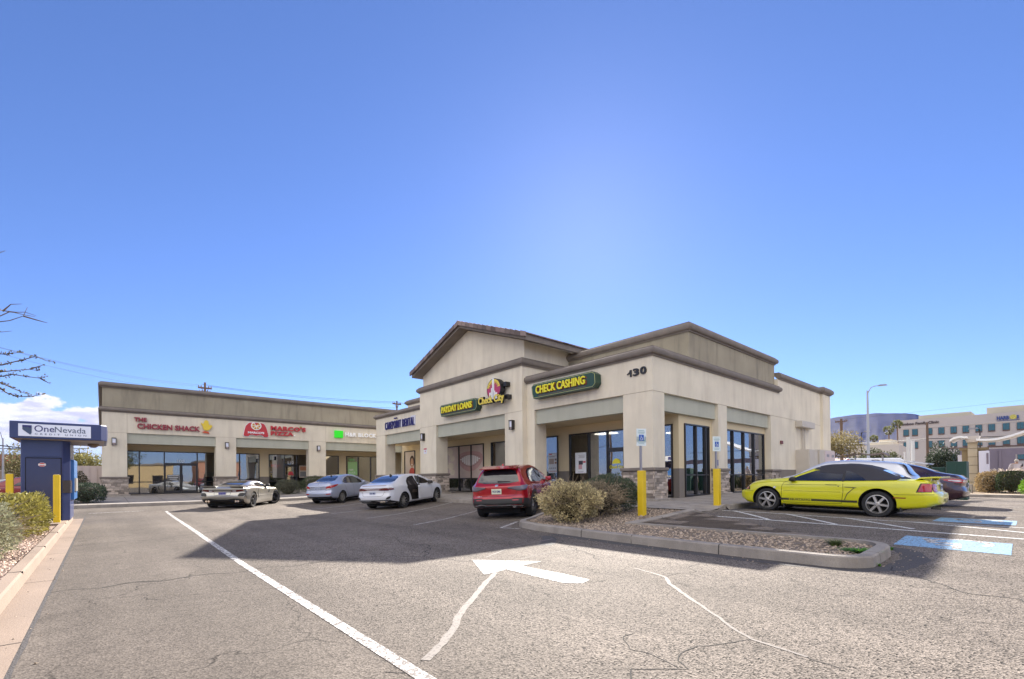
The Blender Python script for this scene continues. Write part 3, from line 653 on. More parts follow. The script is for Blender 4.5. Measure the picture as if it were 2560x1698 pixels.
for i, a in enumerate(((14.75, 15.52, 9.2, 10.46), (19.79, 20.62, 9.2, 9.62), (25.58, 26.6, 9.2, 9.62), (14.47, 15.2, 15.76, 17.0), (14.47, 15.25, 23.1, 24.9), (14.75, 15.5, 30.1, 31.5))):
    stonebase(B, *a, z0=.34 if a[0] < 16 else .42, faces='wsn' if i != 0 else 'wsen', seed=i+1)
jm = mat('joint', (.38, .31, .23), .9)
for x0, x1, y0_, y1_, zz in ((14.742, 14.748, 9.2, 10.46, 4.36), (14.462, 14.468, 15.76, 17, 4.36), (14.462, 14.468, 23.1, 24.9, 4.36), (14.742, 14.748, 30.1, 31.5, 4.36), (14.75, 15.52, 9.192, 9.198, 4.36), (19.79, 20.62, 9.192, 9.198, 4.36), (25.58, 33.5, 9.192, 9.198, 4.36)): j = MB(); j.box(x0, x1, y0_, y1_, zz-.006, zz+.006); j.build('control_joint', jm, B)
# counters and posters inside the corner shop
k = MB(); k.box(19.5, 20.1, 10.4, 16.6, .44, 1.5); k.box(19.5, 20.1, 10.4, 16.6, 2.3, 2.75); k.build('counter', mat('counter_brown', (.20, .10, .06), .6, var=.1), B)
for x, y in ((17.9, 12.2), (18.2, 14.6), (22.5, 11.0), (24.2, 11.6)):
    t = empty('waiting_chair', (x, y, .44)); prop(t, 'plain %s chair inside the corner shop' % ('tall backed' if y > 14 else 'dark waiting' if x < 18 else 'window side' if x < 23 else 'rear side'), 'chair'); k = MB(); k.box(-.22, .22, -.22, .22, .42, .47); k.build('seat', blackpaint_, t); k = MB(); k.box(.18, .22, -.22, .22, .5, .9); k.build('backrest', blackpaint_, t)
    for a in (-.2, .2):
        for b_ in (-.2, .2): k = MB(); k.tube([(a, b_, 0), (a, b_, .42)], .015, 6); k.build('leg', blackpaint_, t)
# ---------------- left wing
C = wroot('shop_wing', (0, 38, .3)); prop(C, 'long tan stucco shop wing at left under a tall olive parapet band', 'shop building')
FA = Fr('F', 38.0); FS = Fr('F', 40.3)
w2 = MB()
w2.box(.0, 22, 38, 38.35, 4.36, 5.7)
for a0, a1 in ((0, 1.2), (5.97, 7.2), (12.2, 13.5), (20.5, 22)): w2.box(a0, a1, 38, 38.7, FZ, 4.36)
w2.box(.0, .3, 38.7, 54, FZ, 5.7); w2.box(22, 22.3, 38, 54, FZ, 5.7); w2.box(0, 22.3, 53.7, 54, FZ, 5.7); w2.build('wall', stucco, C)
p = MB()
for a0, a1 in ((1.2, 5.97), (7.2, 12.2), (13.5, 20.5)): p.box(a0, a1, 38.12, 38.33, 3.71, 4.36)
p.build('lintel_panel', sage, C)
p = MB(); p.box(.02, 22.2, 38.06, 38.3, 5.7, 7.15); p.box(.02, .25, 38.3, 54, 5.7, 7.15); p.box(22, 22.2, 38.3, 54, 5.7, 7.15); p.build('upper_parapet', olive, C)
cornice(C, [(0, 50), (0, 38), (22.3, 38)], 5.62, 5.93, .16); cornice(C, [(0, 50), (0, 38.03), (22.25, 38.03)], 7.12, 7.46, .17)
s = MB(); s.box(.3, 20.5, 38.36, 40.31, 3.76, 3.9); s.build('arcade_ceiling', stucco_in, C)
s = MB(); s.box(.3, 22, 38.4, 53.7, 5.4, 5.5); s.build('flat_roof', M['roof_membrane'], C)
sw = MB()
for a0, a1, z_ in ((.3, 1.24, FZ), (1.24, 6.45, 3.37), (6.45, 7.4, FZ), (7.4, 9.22, 3.37), (9.22, 9.88, FZ), (9.88, 13.1, 3.37), (13.1, 14.2, FZ), (14.2, 15.4, 3.37), (15.4, 16.05, FZ), (16.05, 20.2, 3.37), (20.2, 22, FZ)): FS.box(sw, a0, a1, z_, 3.78, -.25, 0)
sw.build('shopfront_wall', stucco_in, C)
dd = MB()
for a0, a1 in ((.3, 1.24), (6.45, 7.4), (9.22, 9.88), (13.1, 14.2), (15.4, 16.05)): dd = MB(); FS.box(dd, a0, a1, FZ, 1.6, -.01, .012); dd.build('dado', trim_dk, C)
z0 = .42
shopfront(C, FS, 1.24, 6.45, z0, 3.37, [1.9, 3.26, 5.17], 1.27, [(3.26, 5.17, 2)])
shopfront(C, FS, 7.4, 9.22, z0, 3.37, [7.86], None)
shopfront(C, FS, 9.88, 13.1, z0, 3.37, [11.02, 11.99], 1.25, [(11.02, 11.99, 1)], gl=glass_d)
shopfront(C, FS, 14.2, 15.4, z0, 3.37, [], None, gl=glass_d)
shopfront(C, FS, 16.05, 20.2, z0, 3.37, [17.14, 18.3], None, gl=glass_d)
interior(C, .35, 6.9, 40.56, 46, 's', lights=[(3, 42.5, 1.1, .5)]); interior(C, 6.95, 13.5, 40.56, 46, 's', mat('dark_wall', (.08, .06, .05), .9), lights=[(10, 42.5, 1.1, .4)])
interior(C, 13.55, 21.9, 40.56, 46, 's', mat('green_wall', (.25, .25, .16), .9), lights=[(17, 42.6, 1.1, .5), (19, 42.6, 1.1, .5)])
for i, (a0, a1) in enumerate(((0, 1.2), (5.97, 7.2), (12.2, 13.5))): stonebase(C, a0, a1, 38, 38.7, z0=.34, faces='wse', seed=20+i)
for a0, a1 in ((0, 1.2), (5.97, 7.2), (12.2, 13.5)): j = MB(); j.box(a0, a1, 37.992, 37.998, 4.354, 4.366); j.build('control_joint', jm, C)
for a in (1.2, 13.5): j = MB(); j.box(a-.006, a+.006, 37.992, 37.998, 4.366, 5.62); j.build('control_joint', jm, C)
for nm, tx, z_, a0, a1 in (('unit_number', '100', 2.62, 4.0, 4.4),): 
    m = MB(); FS.text(m, tx, a0, a1, z_, z_+.2, .012, .003); m.build(nm, white_p, C)
m = MB(); FS.text(m, '110', 11.28, 11.72, 2.62, 2.85, .012, .003, bold=.01); m.build('unit_number', white_p, C)
for fr, a, z_, lab in ((FA, .57, 3.78, 'slim wall lamp on the leftmost pier of the left shop wing'), (FA, 6.62, 3.76, 'slim wall lamp on the pier between the chicken and pizza shops'), (FA, 12.9, 3.77, 'slim wall lamp on the pier between the pizza and tax shops'),
                       (Fr('L', 14.47), 24.45, 3.76, 'wall lamp above the small notice on the pier left of the smile mural'), (Fr('L', 14.47), 16.4, 3.74, 'slim wall lamp on the pier right of the smile mural, above the red car')):
    wall_lamp(fr, a, z_, lab)
# ================================================================ SIGNS
def sign(name, loc, label, cat='sign'): t = wroot(name, loc); return prop(t, label, cat)
red_l = mat('maroon_letter', (.30, .03, .05), .45); red_s = mat('sign_red', (.50, .03, .04), .4); green_s = mat('sign_green', (.02, .62, .03), .4)
letter_w = mat('letter_white', (.85, .85, .85), .4, emit=(1, 1, 1), es=.04); navy_l = mat('letter_navy', (.03, .03, .16), .4)
dgreen = mat('sign_dark_green', (.015, .055, .035), .35); yel_l = mat('letter_yellow', (.80, .72, .03), .45); ylgreen = mat('outline_yellow', (.55, .55, .2), .5)
blackp = mat('black_paint', (.015, .015, .018), .45); steel = mat('galvanised', (.33, .33, .36), .4, metal=.7)
t = sign('shop_sign', FA.P(1.5, 4.6), 'maroon raised letters reading THE CHICKEN SHACK with a yellow chick beside them')
def slab(s, fr, a0, a1, z0, z1, dz=0, ext=.05, w=.09, bold=.03, m1=None, m0=None, nm='lettering', sp=1.0, warp=None):
    mb = MB(); fr.text(mb, s, a0, a1, z0, z1, w, ext, bold=bold, spacing=sp, warp=warp); o = mb.build(nm, m1, t)
    return o
slab('THE', FA, 1.54, 2.17, 5.12, 5.37, m1=red_l, bold=.035); slab('CHICKEN SHACK', FA, 1.69, 5.03, 4.66, 5.0, m1=red_l, bold=.03)
mb = MB()
ck = [(5.2, 4.98), (5.12, 5.15), (5.08, 5.27), (5.2, 5.2), (5.26, 5.3), (5.3, 5.44), (5.43, 5.47), (5.52, 5.38), (5.52, 5.25), (5.58, 5.12), (5.68, 5.16), (5.74, 5.06), (5.62, 4.88), (5.5, 4.76), (5.32, 4.76), (5.22, 4.86)]
mb.prism(ck, 37.86, 37.94, 'y'); mb.build('chick_emblem', mat('chick_yellow', (.75, .55, .04), .5), t)
mb = MB(); mb.prism([(5.12, 4.63), (5.3, 4.72), (5.52, 4.66), (5.58, 4.5), (5.46, 4.58), (5.3, 4.58)], 37.86, 37.94, 'y'); mb.build('chick_feet', mat('feet_red', (.55, .08, .02), .5), t)
t = sign('shop_sign', FA.P(8.4, 4.5), 'red M shaped badge with a pizza wheel and white lettering MARCO\'S')
def mshape(g=0):
    pts = [(7.65-g, 4.56-g)]+[(7.72-g, 4.95), (7.80-g*.7, 5.25+g*.5)]+[(8.0-g*.3, 5.47+g), (8.15, 5.5+g), (8.8, 5.5+g), (8.98+g*.3, 5.45+g), (9.12+g*.8, 5.22+g*.5), (9.2+g, 4.95), (9.27+g, 4.56-g)]
    pts += [(9.2, 4.5-g), (8.98-g, 4.5-g), (8.88-g, 4.6-g), (8.72, 4.64-g), (8.46, 4.56-g), (8.2, 4.64-g), (8.04+g, 4.6-g), (7.95+g, 4.5-g), (7.75, 4.5-g)]
    return pts
mb = MB(); mb.prism(mshape(.04), 37.92, 37.97, 'y'); mb.build('badge_edge', white_p, t)
mb = MB(); mb.prism(mshape(), 37.86, 37.93, 'y'); mb.build('badge', red_s, t)
mb = MB(); cx, cz = 8.46, 5.28; mb.prism([(cx, cz)]+[(cx+.34*math.cos(R(a)), cz+.31*math.sin(R(a))) for a in range(118, 423, 12)], 37.83, 37.865, 'y'); pz = mb.build('pizza_wheel', white_p, t)
mb = MB(); red = MB()
for k in range(6):
    a = 130+k*50; mb.prism([(cx+.06*math.cos(R(a+22)), cz+.06*math.sin(R(a+22))), (cx+.27*math.cos(R(a+4)), cz+.25*math.sin(R(a+4))), (cx+.28*math.cos(R(a+22)), cz+.26*math.sin(R(a+22))), (cx+.27*math.cos(R(a+42)), cz+.25*math.sin(R(a+42)))], 37.815, 37.832, 'y')
    for q in (10, 32): red.lathe([(.026, -.0), (.026, .008)], 8, 'y', (cx+.2*math.cos(R(a+q)), 37.806, cz+.19*math.sin(R(a+q))))
mb.build('pizza_slices', mat('pizza_gold', (.70, .40, .03), .5), pz); red.build('toppings', red_l, pz)
slab("MARCO'S", FA, 7.92, 8.99, 4.7, 4.86, m1=white_p, bold=.045, w=.15, ext=.01)
t = sign('shop_sign', FA.P(10.6, 4.6), "red raised lettering MARCO'S PIZZA beside the pizza badge")
slab("MARCO'S", FA, 9.44, 11.93, 5.03, 5.37, m1=red_s, bold=.045, sp=1.12); slab("PIZZA", FA, 9.44, 11.02, 4.66, 4.96, m1=red_s, bold=.045, sp=1.15)
mb = MB(); mb.lathe([(.05, 0), (.05, .03)], 10, 'y', (11.12, 37.9, 4.72)); mb.build('dot', letter_w, t)
mb = MB(); mb.prism([(11.45, 5.38), (11.55, 5.46), (11.68, 5.42), (11.58, 5.34)], 37.86, 37.9, 'y'); mb.build('leaf_emblem', mat('leaf_green', (.35, .35, .05), .5), t)
t = sign('shop_sign', FA.P(16, 4.7), 'bright green square and white letters H&R BLOCK above the tax shop')
mb = MB(); mb.box(14.16, 14.84, 37.82, 37.97, 4.72, 5.3); mb.build('square', mat('lit_green', (.02, .75, .02), .4, emit=(.02, .8, .02), es=.08), t, bevel=.01)
slab('H&R BLOCK', FA, 15.05, 17.72, 4.86, 5.2, m1=letter_w, bold=.028, ext=.05, sp=1.15)
FC = Fr('L', 14.75); FBk = Fr('L', 14.47)
t = sign('shop_sign', FC.P(28, 4.7), 'navy letters CAREPOINT DENTAL on a pale backing board')
mb = MB(); FC.box(mb, 25.9, 26.5, 4.68, 5.3, 0, .03); FC.box(mb, 26.5, 30.05, 4.72, 5.2, 0, .03); mb.build('backing', mat('pale_backing', (.62, .62, .68), .6), t)
mb = MB(); FC.text(mb, 'CAREPOINT DENTAL', 29.95, 26.0, 4.68, 5.2, .07, .03, bold=0, spacing=1.25); mb.build('lettering', navy_l, t)
mb = MB(); mb.lathe([(.05, 0), (.05, .1)], 8, 'x', (14.6, 28.25, 5.34)); mb.lathe([(.05, 0), (.05, .1)], 8, 'x', (14.6, 28.5, 5.34)); mb.build('dots', navy_l, t)
def boxsign(fr, a0, a1, z0, z1, txt, tx0, tx1, tz0, tz1, depth, lab):
    global t
    t = sign('sign_box', fr.P((a0+a1)/2, z0), lab); hi, lo = max(a0, a1), min(a0, a1); e = .14
    def shp(g, tp): return [(-hi+e*.9+g*.6, z0+g), (-lo-e-g*.4, z0+g), (-lo-g, z0+.16), (-lo-g-.02, z1-.12), (-lo-e*1.3-g*.2, z1-g), (-hi+.14+g*.3, z1-g), (-hi+g, z1-.1), (-hi+g+.05, z0+.2)]
    def pr(g, w0, w1, m, nm):
        mb = MB(); P = shp(g, 0); mb.prism([(-p[0], p[1]) for p in P], fr.c-w0, fr.c-w1, 'x'); return mb.build(nm, m, t)
    pr(0, .03, depth, dgreen, 'cabinet'); pr(.03, depth, depth+.006, ylgreen, 'border'); pr(.045, depth+.004, depth+.01, dgreen, 'face')
    mb = MB(); fr.text(mb, txt, tx0-.06, tx1-.06, tz0-.03, tz1-.03, depth+.012, .012, bold=.02); mb.build('letter_shadow', mat('letter_red_shadow', (.16, .02, .02), .5), t)
    mb = MB(); fr.text(mb, txt, tx0, tx1, tz0, tz1, depth+.055, .025, bold=.022); mb.build('lettering', yel_l, t)
    mb = MB(); fr.box(mb, tx1+.0, tx0-.1, tz0-.1, tz0-.075, depth, depth+.012); mb.build('underline', mat('underline_brown', (.15, .09, .06), .5), t)
boxsign(FC, 15.05, 11.45, 4.78, 5.42, 'CHECK CASHING', 14.72, 11.95, 4.96, 5.3, .36, 'dark green sign box with yellow letters CHECK CASHING')
boxsign(FBk, 22.15, 18.75, 4.72, 5.34, 'PAYDAY LOANS', 21.9, 19.1, 4.88, 5.22, .34, 'dark green sign box with yellow letters PAYDAY LOANS')
t = sign('shop_sign', FBk.P(17.5, 4.9), 'round sunburst emblem with a white tower above yellow lettering Check City')
def disc(r, w0, w1, m, nm, rz_=.95, cy=17.35, cz=5.55):
    mb = MB(); mb.prism([(cy+r*math.cos(R(a)), cz+r*rz_*math.sin(R(a))) for a in range(0, 360, 10)], 14.47-w0, 14.47-w1, 'x'); return mb.build(nm, m, t)
disc(.53, .12, .38, blackp, 'emblem_rim'); disc(.49, .38, .387, mat('emblem_crimson', (.42, .04, .12), .5), 'emblem_ground')
mb = MB(); pts = []
for k in range(25):
    a = 10+k*160/24*1.0; r = .48 if k % 2 == 0 else .26
    pts.append((17.35+r*math.cos(R(a)), 5.55+.95*r*math.sin(R(a))))
ring = [(17.35+.48*math.cos(R(a)), 5.55+.46*math.sin(R(a))) for a in range(10, 171, 8)]
for k in range(12):
    a = 10+k*160/12; b_ = 10+(k+1)*160/12; m_ = (a+b_)/2; q = lambda r, ang: (17.35+r*math.cos(R(ang)), 5.55+.95*r*math.sin(R(ang)))
    mb.prism([q(.26 if k % 2 else .3, m_), q(.48, a), q(.485, m_), q(.48, b_)], 14.08, 14.07, 'x')
mb.build('sun_rays', mat('ray_yellow', (.75, .62, .08), .5), t)
mb = MB()
for (y_, w_, za, zb) in ((17.35, .06, 5.06, 5.95), (17.44, .05, 5.06, 5.6), (17.27, .05, 5.06, 5.45), (17.58, .05, 5.06, 5.4), (17.12, .05, 5.06, 5.35)): mb.box(14.04, 14.08, y_-w_, y_+w_, za, zb)
mb.prism([(17.29, 5.95), (17.41, 5.95), (17.35, 6.13)], 14.04, 14.08, 'x'); mb.build('tower', white_p, t)
mb = MB(); FBk.text(mb, 'Check City', 18.5, 16.55, 4.78, 5.28, .36, .06, bold=.075); mb.build('lettering_case', blackp, t)
mb = MB(); FBk.text(mb, 'Check City', 18.5, 16.55, 4.80, 5.26, .43, .02, bold=.02); mb.build('lettering', mat('letter_gold', (.78, .62, .10), .5), t)
mb = MB()
for y_, z_ in ((16.7, 5.7), (16.6, 5.1)): mb.box(14.2, 14.47, y_-.12, y_+.1, z_-.1, z_+.1)
for y_ in (16.9, 17.7, 18.3): mb.tube([(14.12, y_, 5.05), (14.47, y_, 5.05)], .02, 6)
mb.build('bracket', blackp, t)
t = sign('building_number', FC.P(9.9, 4.9), 'black building number 130 on the corner of the tan building', 'number')
for ch, a0, a1, z0_, z1_ in (('1', 10.25, 10.07, 4.98, 5.23), ('3', 9.99, 9.73, 4.98, 5.25), ('0', 9.68, 9.42, 4.99, 5.27)):
    mb = MB()
    if ch == '1': mb.prism([(10.25, 5.1), (10.2, 5.12), (10.15, 5.16), (10.13, 5.23), (10.05, 5.23), (10.05, 4.98), (10.12, 4.98), (10.12, 5.12), (10.18, 5.08), (10.25, 5.07)], 14.71, 14.745, 'x')
    else: FC.text(mb, ch, a0, a1, z0_, z1_, .03, .02, bold=.035)
    mb.build('digit', blackp, t)
t = sign('wall_notice', FBk.P(24.3, 2.8), 'small red and white notice under a lamp on the pier left of the smile mural', 'notice')
mb = MB(); FBk.box(mb, 24.12, 24.48, 2.78, 3.12, 0, .012); mb.build('plate', mat('notice_white', (.7, .7, .75), .4), t); mb = MB(); FBk.box(mb, 24.13, 24.47, 3.03, 3.11, .012, .015); mb.box(14.452, 14.456, 24.26, 24.34, 2.9, 2.96); mb.build('print', red_s, t)
# posters and neon
def poster(fr, a0, a1, z0_, z1_, lab, parts, col=(.75, .78, .82), w=.02, nm='window_poster', root_w=.0):
    global t
    t = sign(nm, fr.P((a0+a1)/2, z0_, w), lab, 'poster'); mb = MB(); fr.box(mb, a0, a1, z0_, z1_, w, w+.006); mb.build('sheet', mat('sheet_%.2f_%.2f_%.2f' % col, col, .5), t)
    for k, (u0, u1, v0, v1, c) in enumerate(parts):
        mb = MB(); hi = max(a0, a1); lo = min(a0, a1)
        A0, A1 = (hi-(hi-lo)*u0, hi-(hi-lo)*u1) if fr.k == 'L' else (lo+(hi-lo)*u0, lo+(hi-lo)*u1)
        fr.box(mb, A0, A1, z0_+(z1_-z0_)*v0, z0_+(z1_-z0_)*v1, w+.006, w+.009+.001*(k % 3)); mb.build('print', mat('ink_%.2f_%.2f_%.2f' % c, c, .5), t)
gy = (.3, .3, .33)
poster(SF, 16.62, 15.99, 1.52, 2.52, 'white advert with a small red heading in the window behind the red car', [(.08, .4, .92, .97, (.6, .05, .05)), (.08, .85, .84, .86, gy), (.08, .7, .8, .82, gy), (.08, .62, .45, .72, (.45, .36, .3)), (.7, .9, .62, .72, (.25, .2, .2)), (.7, .9, .46, .56, (.35, .2, .15))]+[(.1+.2*k, .22+.2*k, .22, .27, gy) for k in range(4)]+[(.08, .9, .08, .1, (.5, .1, .1))])
poster(SF, 14.83, 14.16, 1.48, 2.46, 'white advert showing a pink and black toy figure in the corner shop window', [(.3, .9, .86, .88, gy), (.35, .9, .8, .82, gy), (.3, .85, .74, .76, gy), (.32, .7, .42, .6, (.05, .05, .07)), (.3, .62, .2, .42, (.6, .35, .38)), (.72, .95, .5, .58, (.6, .08, .1)), (.25, .75, .06, .08, gy)])
t = sign('door_decal', SF.P(12.5, 1.5), 'yellow lettering Check City on the glass door of the corner shop', 'decal')
mb = MB(); SF.text(mb, 'Check City', 12.83, 12.1, 1.62, 1.8, .015, .002, bold=.015); mb.build('lettering', yel_l, t)
mb = MB(); mb.prism([(12.46+.22*math.cos(R(a)), 1.88+.22*math.sin(R(a))) for a in range(0, 181, 20)], 17.03, 17.035, 'x'); mb.build('emblem', yel_l, t)
t = sign('menu_board', (20.0, 13.6, 2.3), 'blue price board on the wall behind the corner shop counter', 'board'); mb = MB(); mb.box(19.42, 19.46, 12.6, 13.6, 2.1, 2.9); mb.build('panel', mat('board_blue', (.03, .12, .25), .5, emit=(.03, .12, .25), es=.5), t)
mb = MB(); [mb.box(19.405, 19.415, 12.7, 13.1, 2.2+.13*k, 2.25+.13*k) for k in range(5)]; mb.build('print', white_p, t)
t = sign('neon_sign', (18, 40.4, 2.9), 'green OPEN sign over a green tax poster in the window', 'neon sign')
mb = MB(); FS.text(mb, 'OPEN', 16.35, 16.85, 2.98, 3.14, -.08, .01, bold=.03); mb.build('tubes', mat('neon_green', (.05, .9, .2), .5, emit=(.05, 1, .25), es=2), t)
poster(FS, 16.2, 17.05, 1.72, 2.9, 'light green poster lettered H&R BLOCK in the tax shop window', [(.1, .9, .05, .3, (.25, .6, .2))], (.35, .62, .28), .02)
mb = MB(); FS.text(mb, 'H&R', 16.3, 16.7, 2.1, 2.25, .04, .002, bold=.02); FS.text(mb, 'BLOCK', 16.3, 16.9, 1.85, 2.02, .04, .002, bold=.02); mb.build('print', white_p, t)
t = sign('neon_sign', (10.4, 40.4, 2.3), 'small red neon word glowing in the dark pizza shop window', 'neon sign')
mb = MB(); FS.text(mb, 'PIZZA', 10.1, 10.8, 2.38, 2.54, -.1, .01, bold=.02); mb.build('tubes', mat('neon_red', (.9, .05, .05), .5, emit=(1, .04, .06), es=2.5), t)
t = sign('door_decal', FS.P(11.5, 1.6), 'small red M badge decal on the pizza shop door', 'decal'); mb = MB(); mb.prism([(11.28, 1.72), (11.34, 1.95), (11.42, 2.02), (11.5, 1.98), (11.58, 2.02), (11.66, 1.95), (11.72, 1.72), (11.6, 1.7), (11.5, 1.74), (11.4, 1.7)], 40.27, 40.28, 'y'); mb.build('badge', red_s, t)
poster(FS, 12.15, 12.75, 1.5, 2.5, 'framed menu poster in the right hand pizza shop window', [(.1, .9, .6, .92, (.45, .2, .1)), (.1, .9, .1, .5, (.2, .2, .2))], (.5, .42, .33), .02)
poster(FS, 3.42, 4.12, 1.35, 1.75, 'white lettered opening hours on the left chicken shop door', [(.05, .95, .8, .9, (.8, .8, .8)), (.1, .9, .5, .6, (.8, .8, .8)), (.2, .8, .2, .3, (.8, .8, .8))], (.12, .12, .12), .02)
t = sign('drinks_fridge', (5.85, 41, .44), 'teal drinks cooler behind the right end of the chicken shop window', 'cooler'); mb = MB(); mb.box(5.45, 6.35, 40.5, 41.2, .44, 1.95); mb.build('cabinet', mat('teal', (.02, .22, .30), .4), t, bevel=.02); mb = MB(); mb.box(5.75, 5.9, 40.48, 40.497, 1.5, 1.7); mb.box(5.75, 5.9, 40.48, 40.497, .8, 1.0); mb.build('logo', red_s, t)
# dental window graphics: skin tone film with a large smile
skin = mat('print_skin', (.56, .44, .38), .6, var=.08); lipm = mat('print_lip', (.50, .30, .27), .6, var=.1); tooth = mat('print_tooth', (.74, .70, .66), .5); petal = mat('print_petal', (.62, .53, .40), .6, var=.1)
t = sign('window_mural', SF.P(23.8, 1.33), 'faded photo film of a smiling mouth and pale petals on the dental windows', 'mural')
mb = MB()
for a0, a1 in ((22.0, 23.17), (23.24, 24.46), (24.54, 25.78)): SF.box(mb, a0, a1, 1.33, 3.31, .004, .012)
mb.build('film', skin, t)
def blob(pts, w_, m, nm):
    # clip to the three panes: draw, slightly proud, skipping mullions
    mb = MB()
    for a0, a1 in ((22.0, 23.17), (23.24, 24.46), (24.54, 25.78)):
        poly = [p for p in pts]
        def clip(P, lim, sgn):
            out = []
            for i in range(len(P)):
                a, b = P[i], P[(i+1) % len(P)]; ia, ib = sgn*(a[0]-lim) <= 0, sgn*(b[0]-lim) <= 0
                if ia: out.append(a)
                if ia != ib: k = (lim-a[0])/(b[0]-a[0]); out.append((lim, a[1]+(b[1]-a[1])*k))
            return out
        q = clip(clip(poly, a1, 1), a0, -1)
        if len(q) > 2: mb.prism(q, 17.05-w_, 17.05-w_-.002, 'x')
    if mb.f: mb.build(nm, m, t)
cm, cz = 23.35, 2.35
def smile(sx, sy, dy=0, n=20): return [(cm+sx*math.cos(R(360*k/n)), cz+dy+(sy*math.sin(R(360*k/n)))+.22*((sx*math.cos(R(360*k/n)))/1.3)**2) for k in range(n)]
blob(smile(1.28, .62), .013, lipm, 'lips'); blob(smile(1.08, .40, .04), .016, mat('print_mouth', (.42, .26, .23), .6), 'mouth')
for k in range(-5, 6):
    c = cm+k*.19; h_ = .34-.012*k*k; zz = cz+.05+.16*(k*.19/1.3)**2
    blob([(c-.085, zz+h_), (c+.085, zz+h_), (c+.08, zz-h_*.75), (c+.03, zz-h_*.95), (c-.03, zz-h_*.95), (c-.08, zz-h_*.75)], .019, tooth, 'tooth')
for k, (a, z_, r) in enumerate(((25.5, 3.0, .3), (25.3, 2.6, .28), (25.45, 2.1, .32), (25.25, 1.7, .26))):
    blob([(a+r*1.1*math.cos(R(q)), z_+r*.75*math.sin(R(q))) for q in range(0, 360, 24)], .016+.002*k, petal, 'petal')
t = sign('window_mural', SF.P(30.8, .6), 'portrait film of a smiling dark haired person in a red top', 'mural'); mb = MB(); SF.box(mb, 30.12, 31.52, .56, 3.3, .004, .012); mb.build('film', mat('print_cream', (.55, .48, .42), .6), t)
def oval(a, z_, ra, rz_, w_, m, nm): mb = MB(); mb.prism([(a+ra*math.cos(R(q)), z_+rz_*math.sin(R(q))) for q in range(0, 360, 24)], 17.05-w_, 17.05-w_-.002, 'x'); mb.build(nm, m, t)
oval(30.5, 2.6, .34, .42, .013, mat('print_hair', (.05, .03, .02), .7), 'hair'); oval(30.5, 2.5, .22, .33, .016, mat('print_face', (.45, .27, .18), .6), 'face'); oval(30.5, 1.75, .42, .4, .014, mat('print_red', (.5, .08, .06), .6), 'top'); oval(30.5, 2.36, .09, .035, .019, tooth, 'smile')
# security camera, alarm, cabinets and conduit on the shop walls
t = sign('security_camera', SF.P(26.6, 3.5), 'dark twin security camera above the dental shop door', 'camera'); mb = MB(); SF.box(mb, 26.5, 26.7, 3.45, 3.6, 0, .06); mb.tube([(16.98, 26.6, 3.55), (16.75, 26.35, 3.5)], .045, 8); mb.tube([(16.98, 26.6, 3.55), (16.78, 26.85, 3.5)], .045, 8); mb.build('camera_body', blackp, t)
t = sign('alarm_box', RA.P(26.9, 3.0), 'small dark red alarm box on the side wall', 'alarm'); mb = MB(); RA.box(mb, 26.8, 27.1, 2.95, 3.12, 0, .06); mb.build('case', mat('alarm_red', (.15, .03, .03), .5), t, bevel=.01)
cabm = mat('cabinet_beige', (.52, .47, .40), .5, var=.05); cabp = mat('cabinet_pinkish', (.58, .49, .49), .5)
t = sign('electrical_cabinet', (31, 8.8, .45), 'tall beige electrical cabinets against the side wall behind the yellow car', 'cabinet')
mb = MB(); mb.box(29.1, 30.6, 8.55, 9.2, .42, 2.72); mb.build('body', cabm, t, bevel=.01); mb = MB(); mb.box(30.63, 33.4, 8.45, 9.2, .42, 2.75); mb.build('body', cabm, t, bevel=.01)
for a0, a1 in ((31.5, 32.4), (32.43, 33.37)):
    mb = MB(); mb.box(a0, a1, 8.42, 8.45, .6, 2.7); dr = mb.build('door', cabp, t); mb = MB(); mb.box(a0+.3, a0+.7, 8.4, 8.42, 2.35, 2.5); mb.box(a0+.05, a0+.12, 8.39, 8.42, 1.4, 1.6); mb.build('handle', steel, dr)
mb = MB(); mb.box(29.15, 29.9, 8.53, 8.55, .6, 2.6); mb.box(29.93, 30.55, 8.53, 8.55, .6, 2.6); mb.build('door', cabm, t)
t = sign('conduit_box', (30.2, 9, 4), 'beige conduit box with two pipes running down the side wall to the cabinets', 'conduit box'); mb = MB(); mb.box(29.1, 31.3, 8.85, 9.2, 3.98, 4.33); mb.build('box', cabm, t, bevel=.02); mb = MB(); mb.tube([(30.0, 9.1, 4), (30.0, 9.1, 2.7)], .04); mb.tube([(30.3, 9.12, 4), (30.3, 9.12, 2.7)], .06); mb.build('pipe', cabm, t)
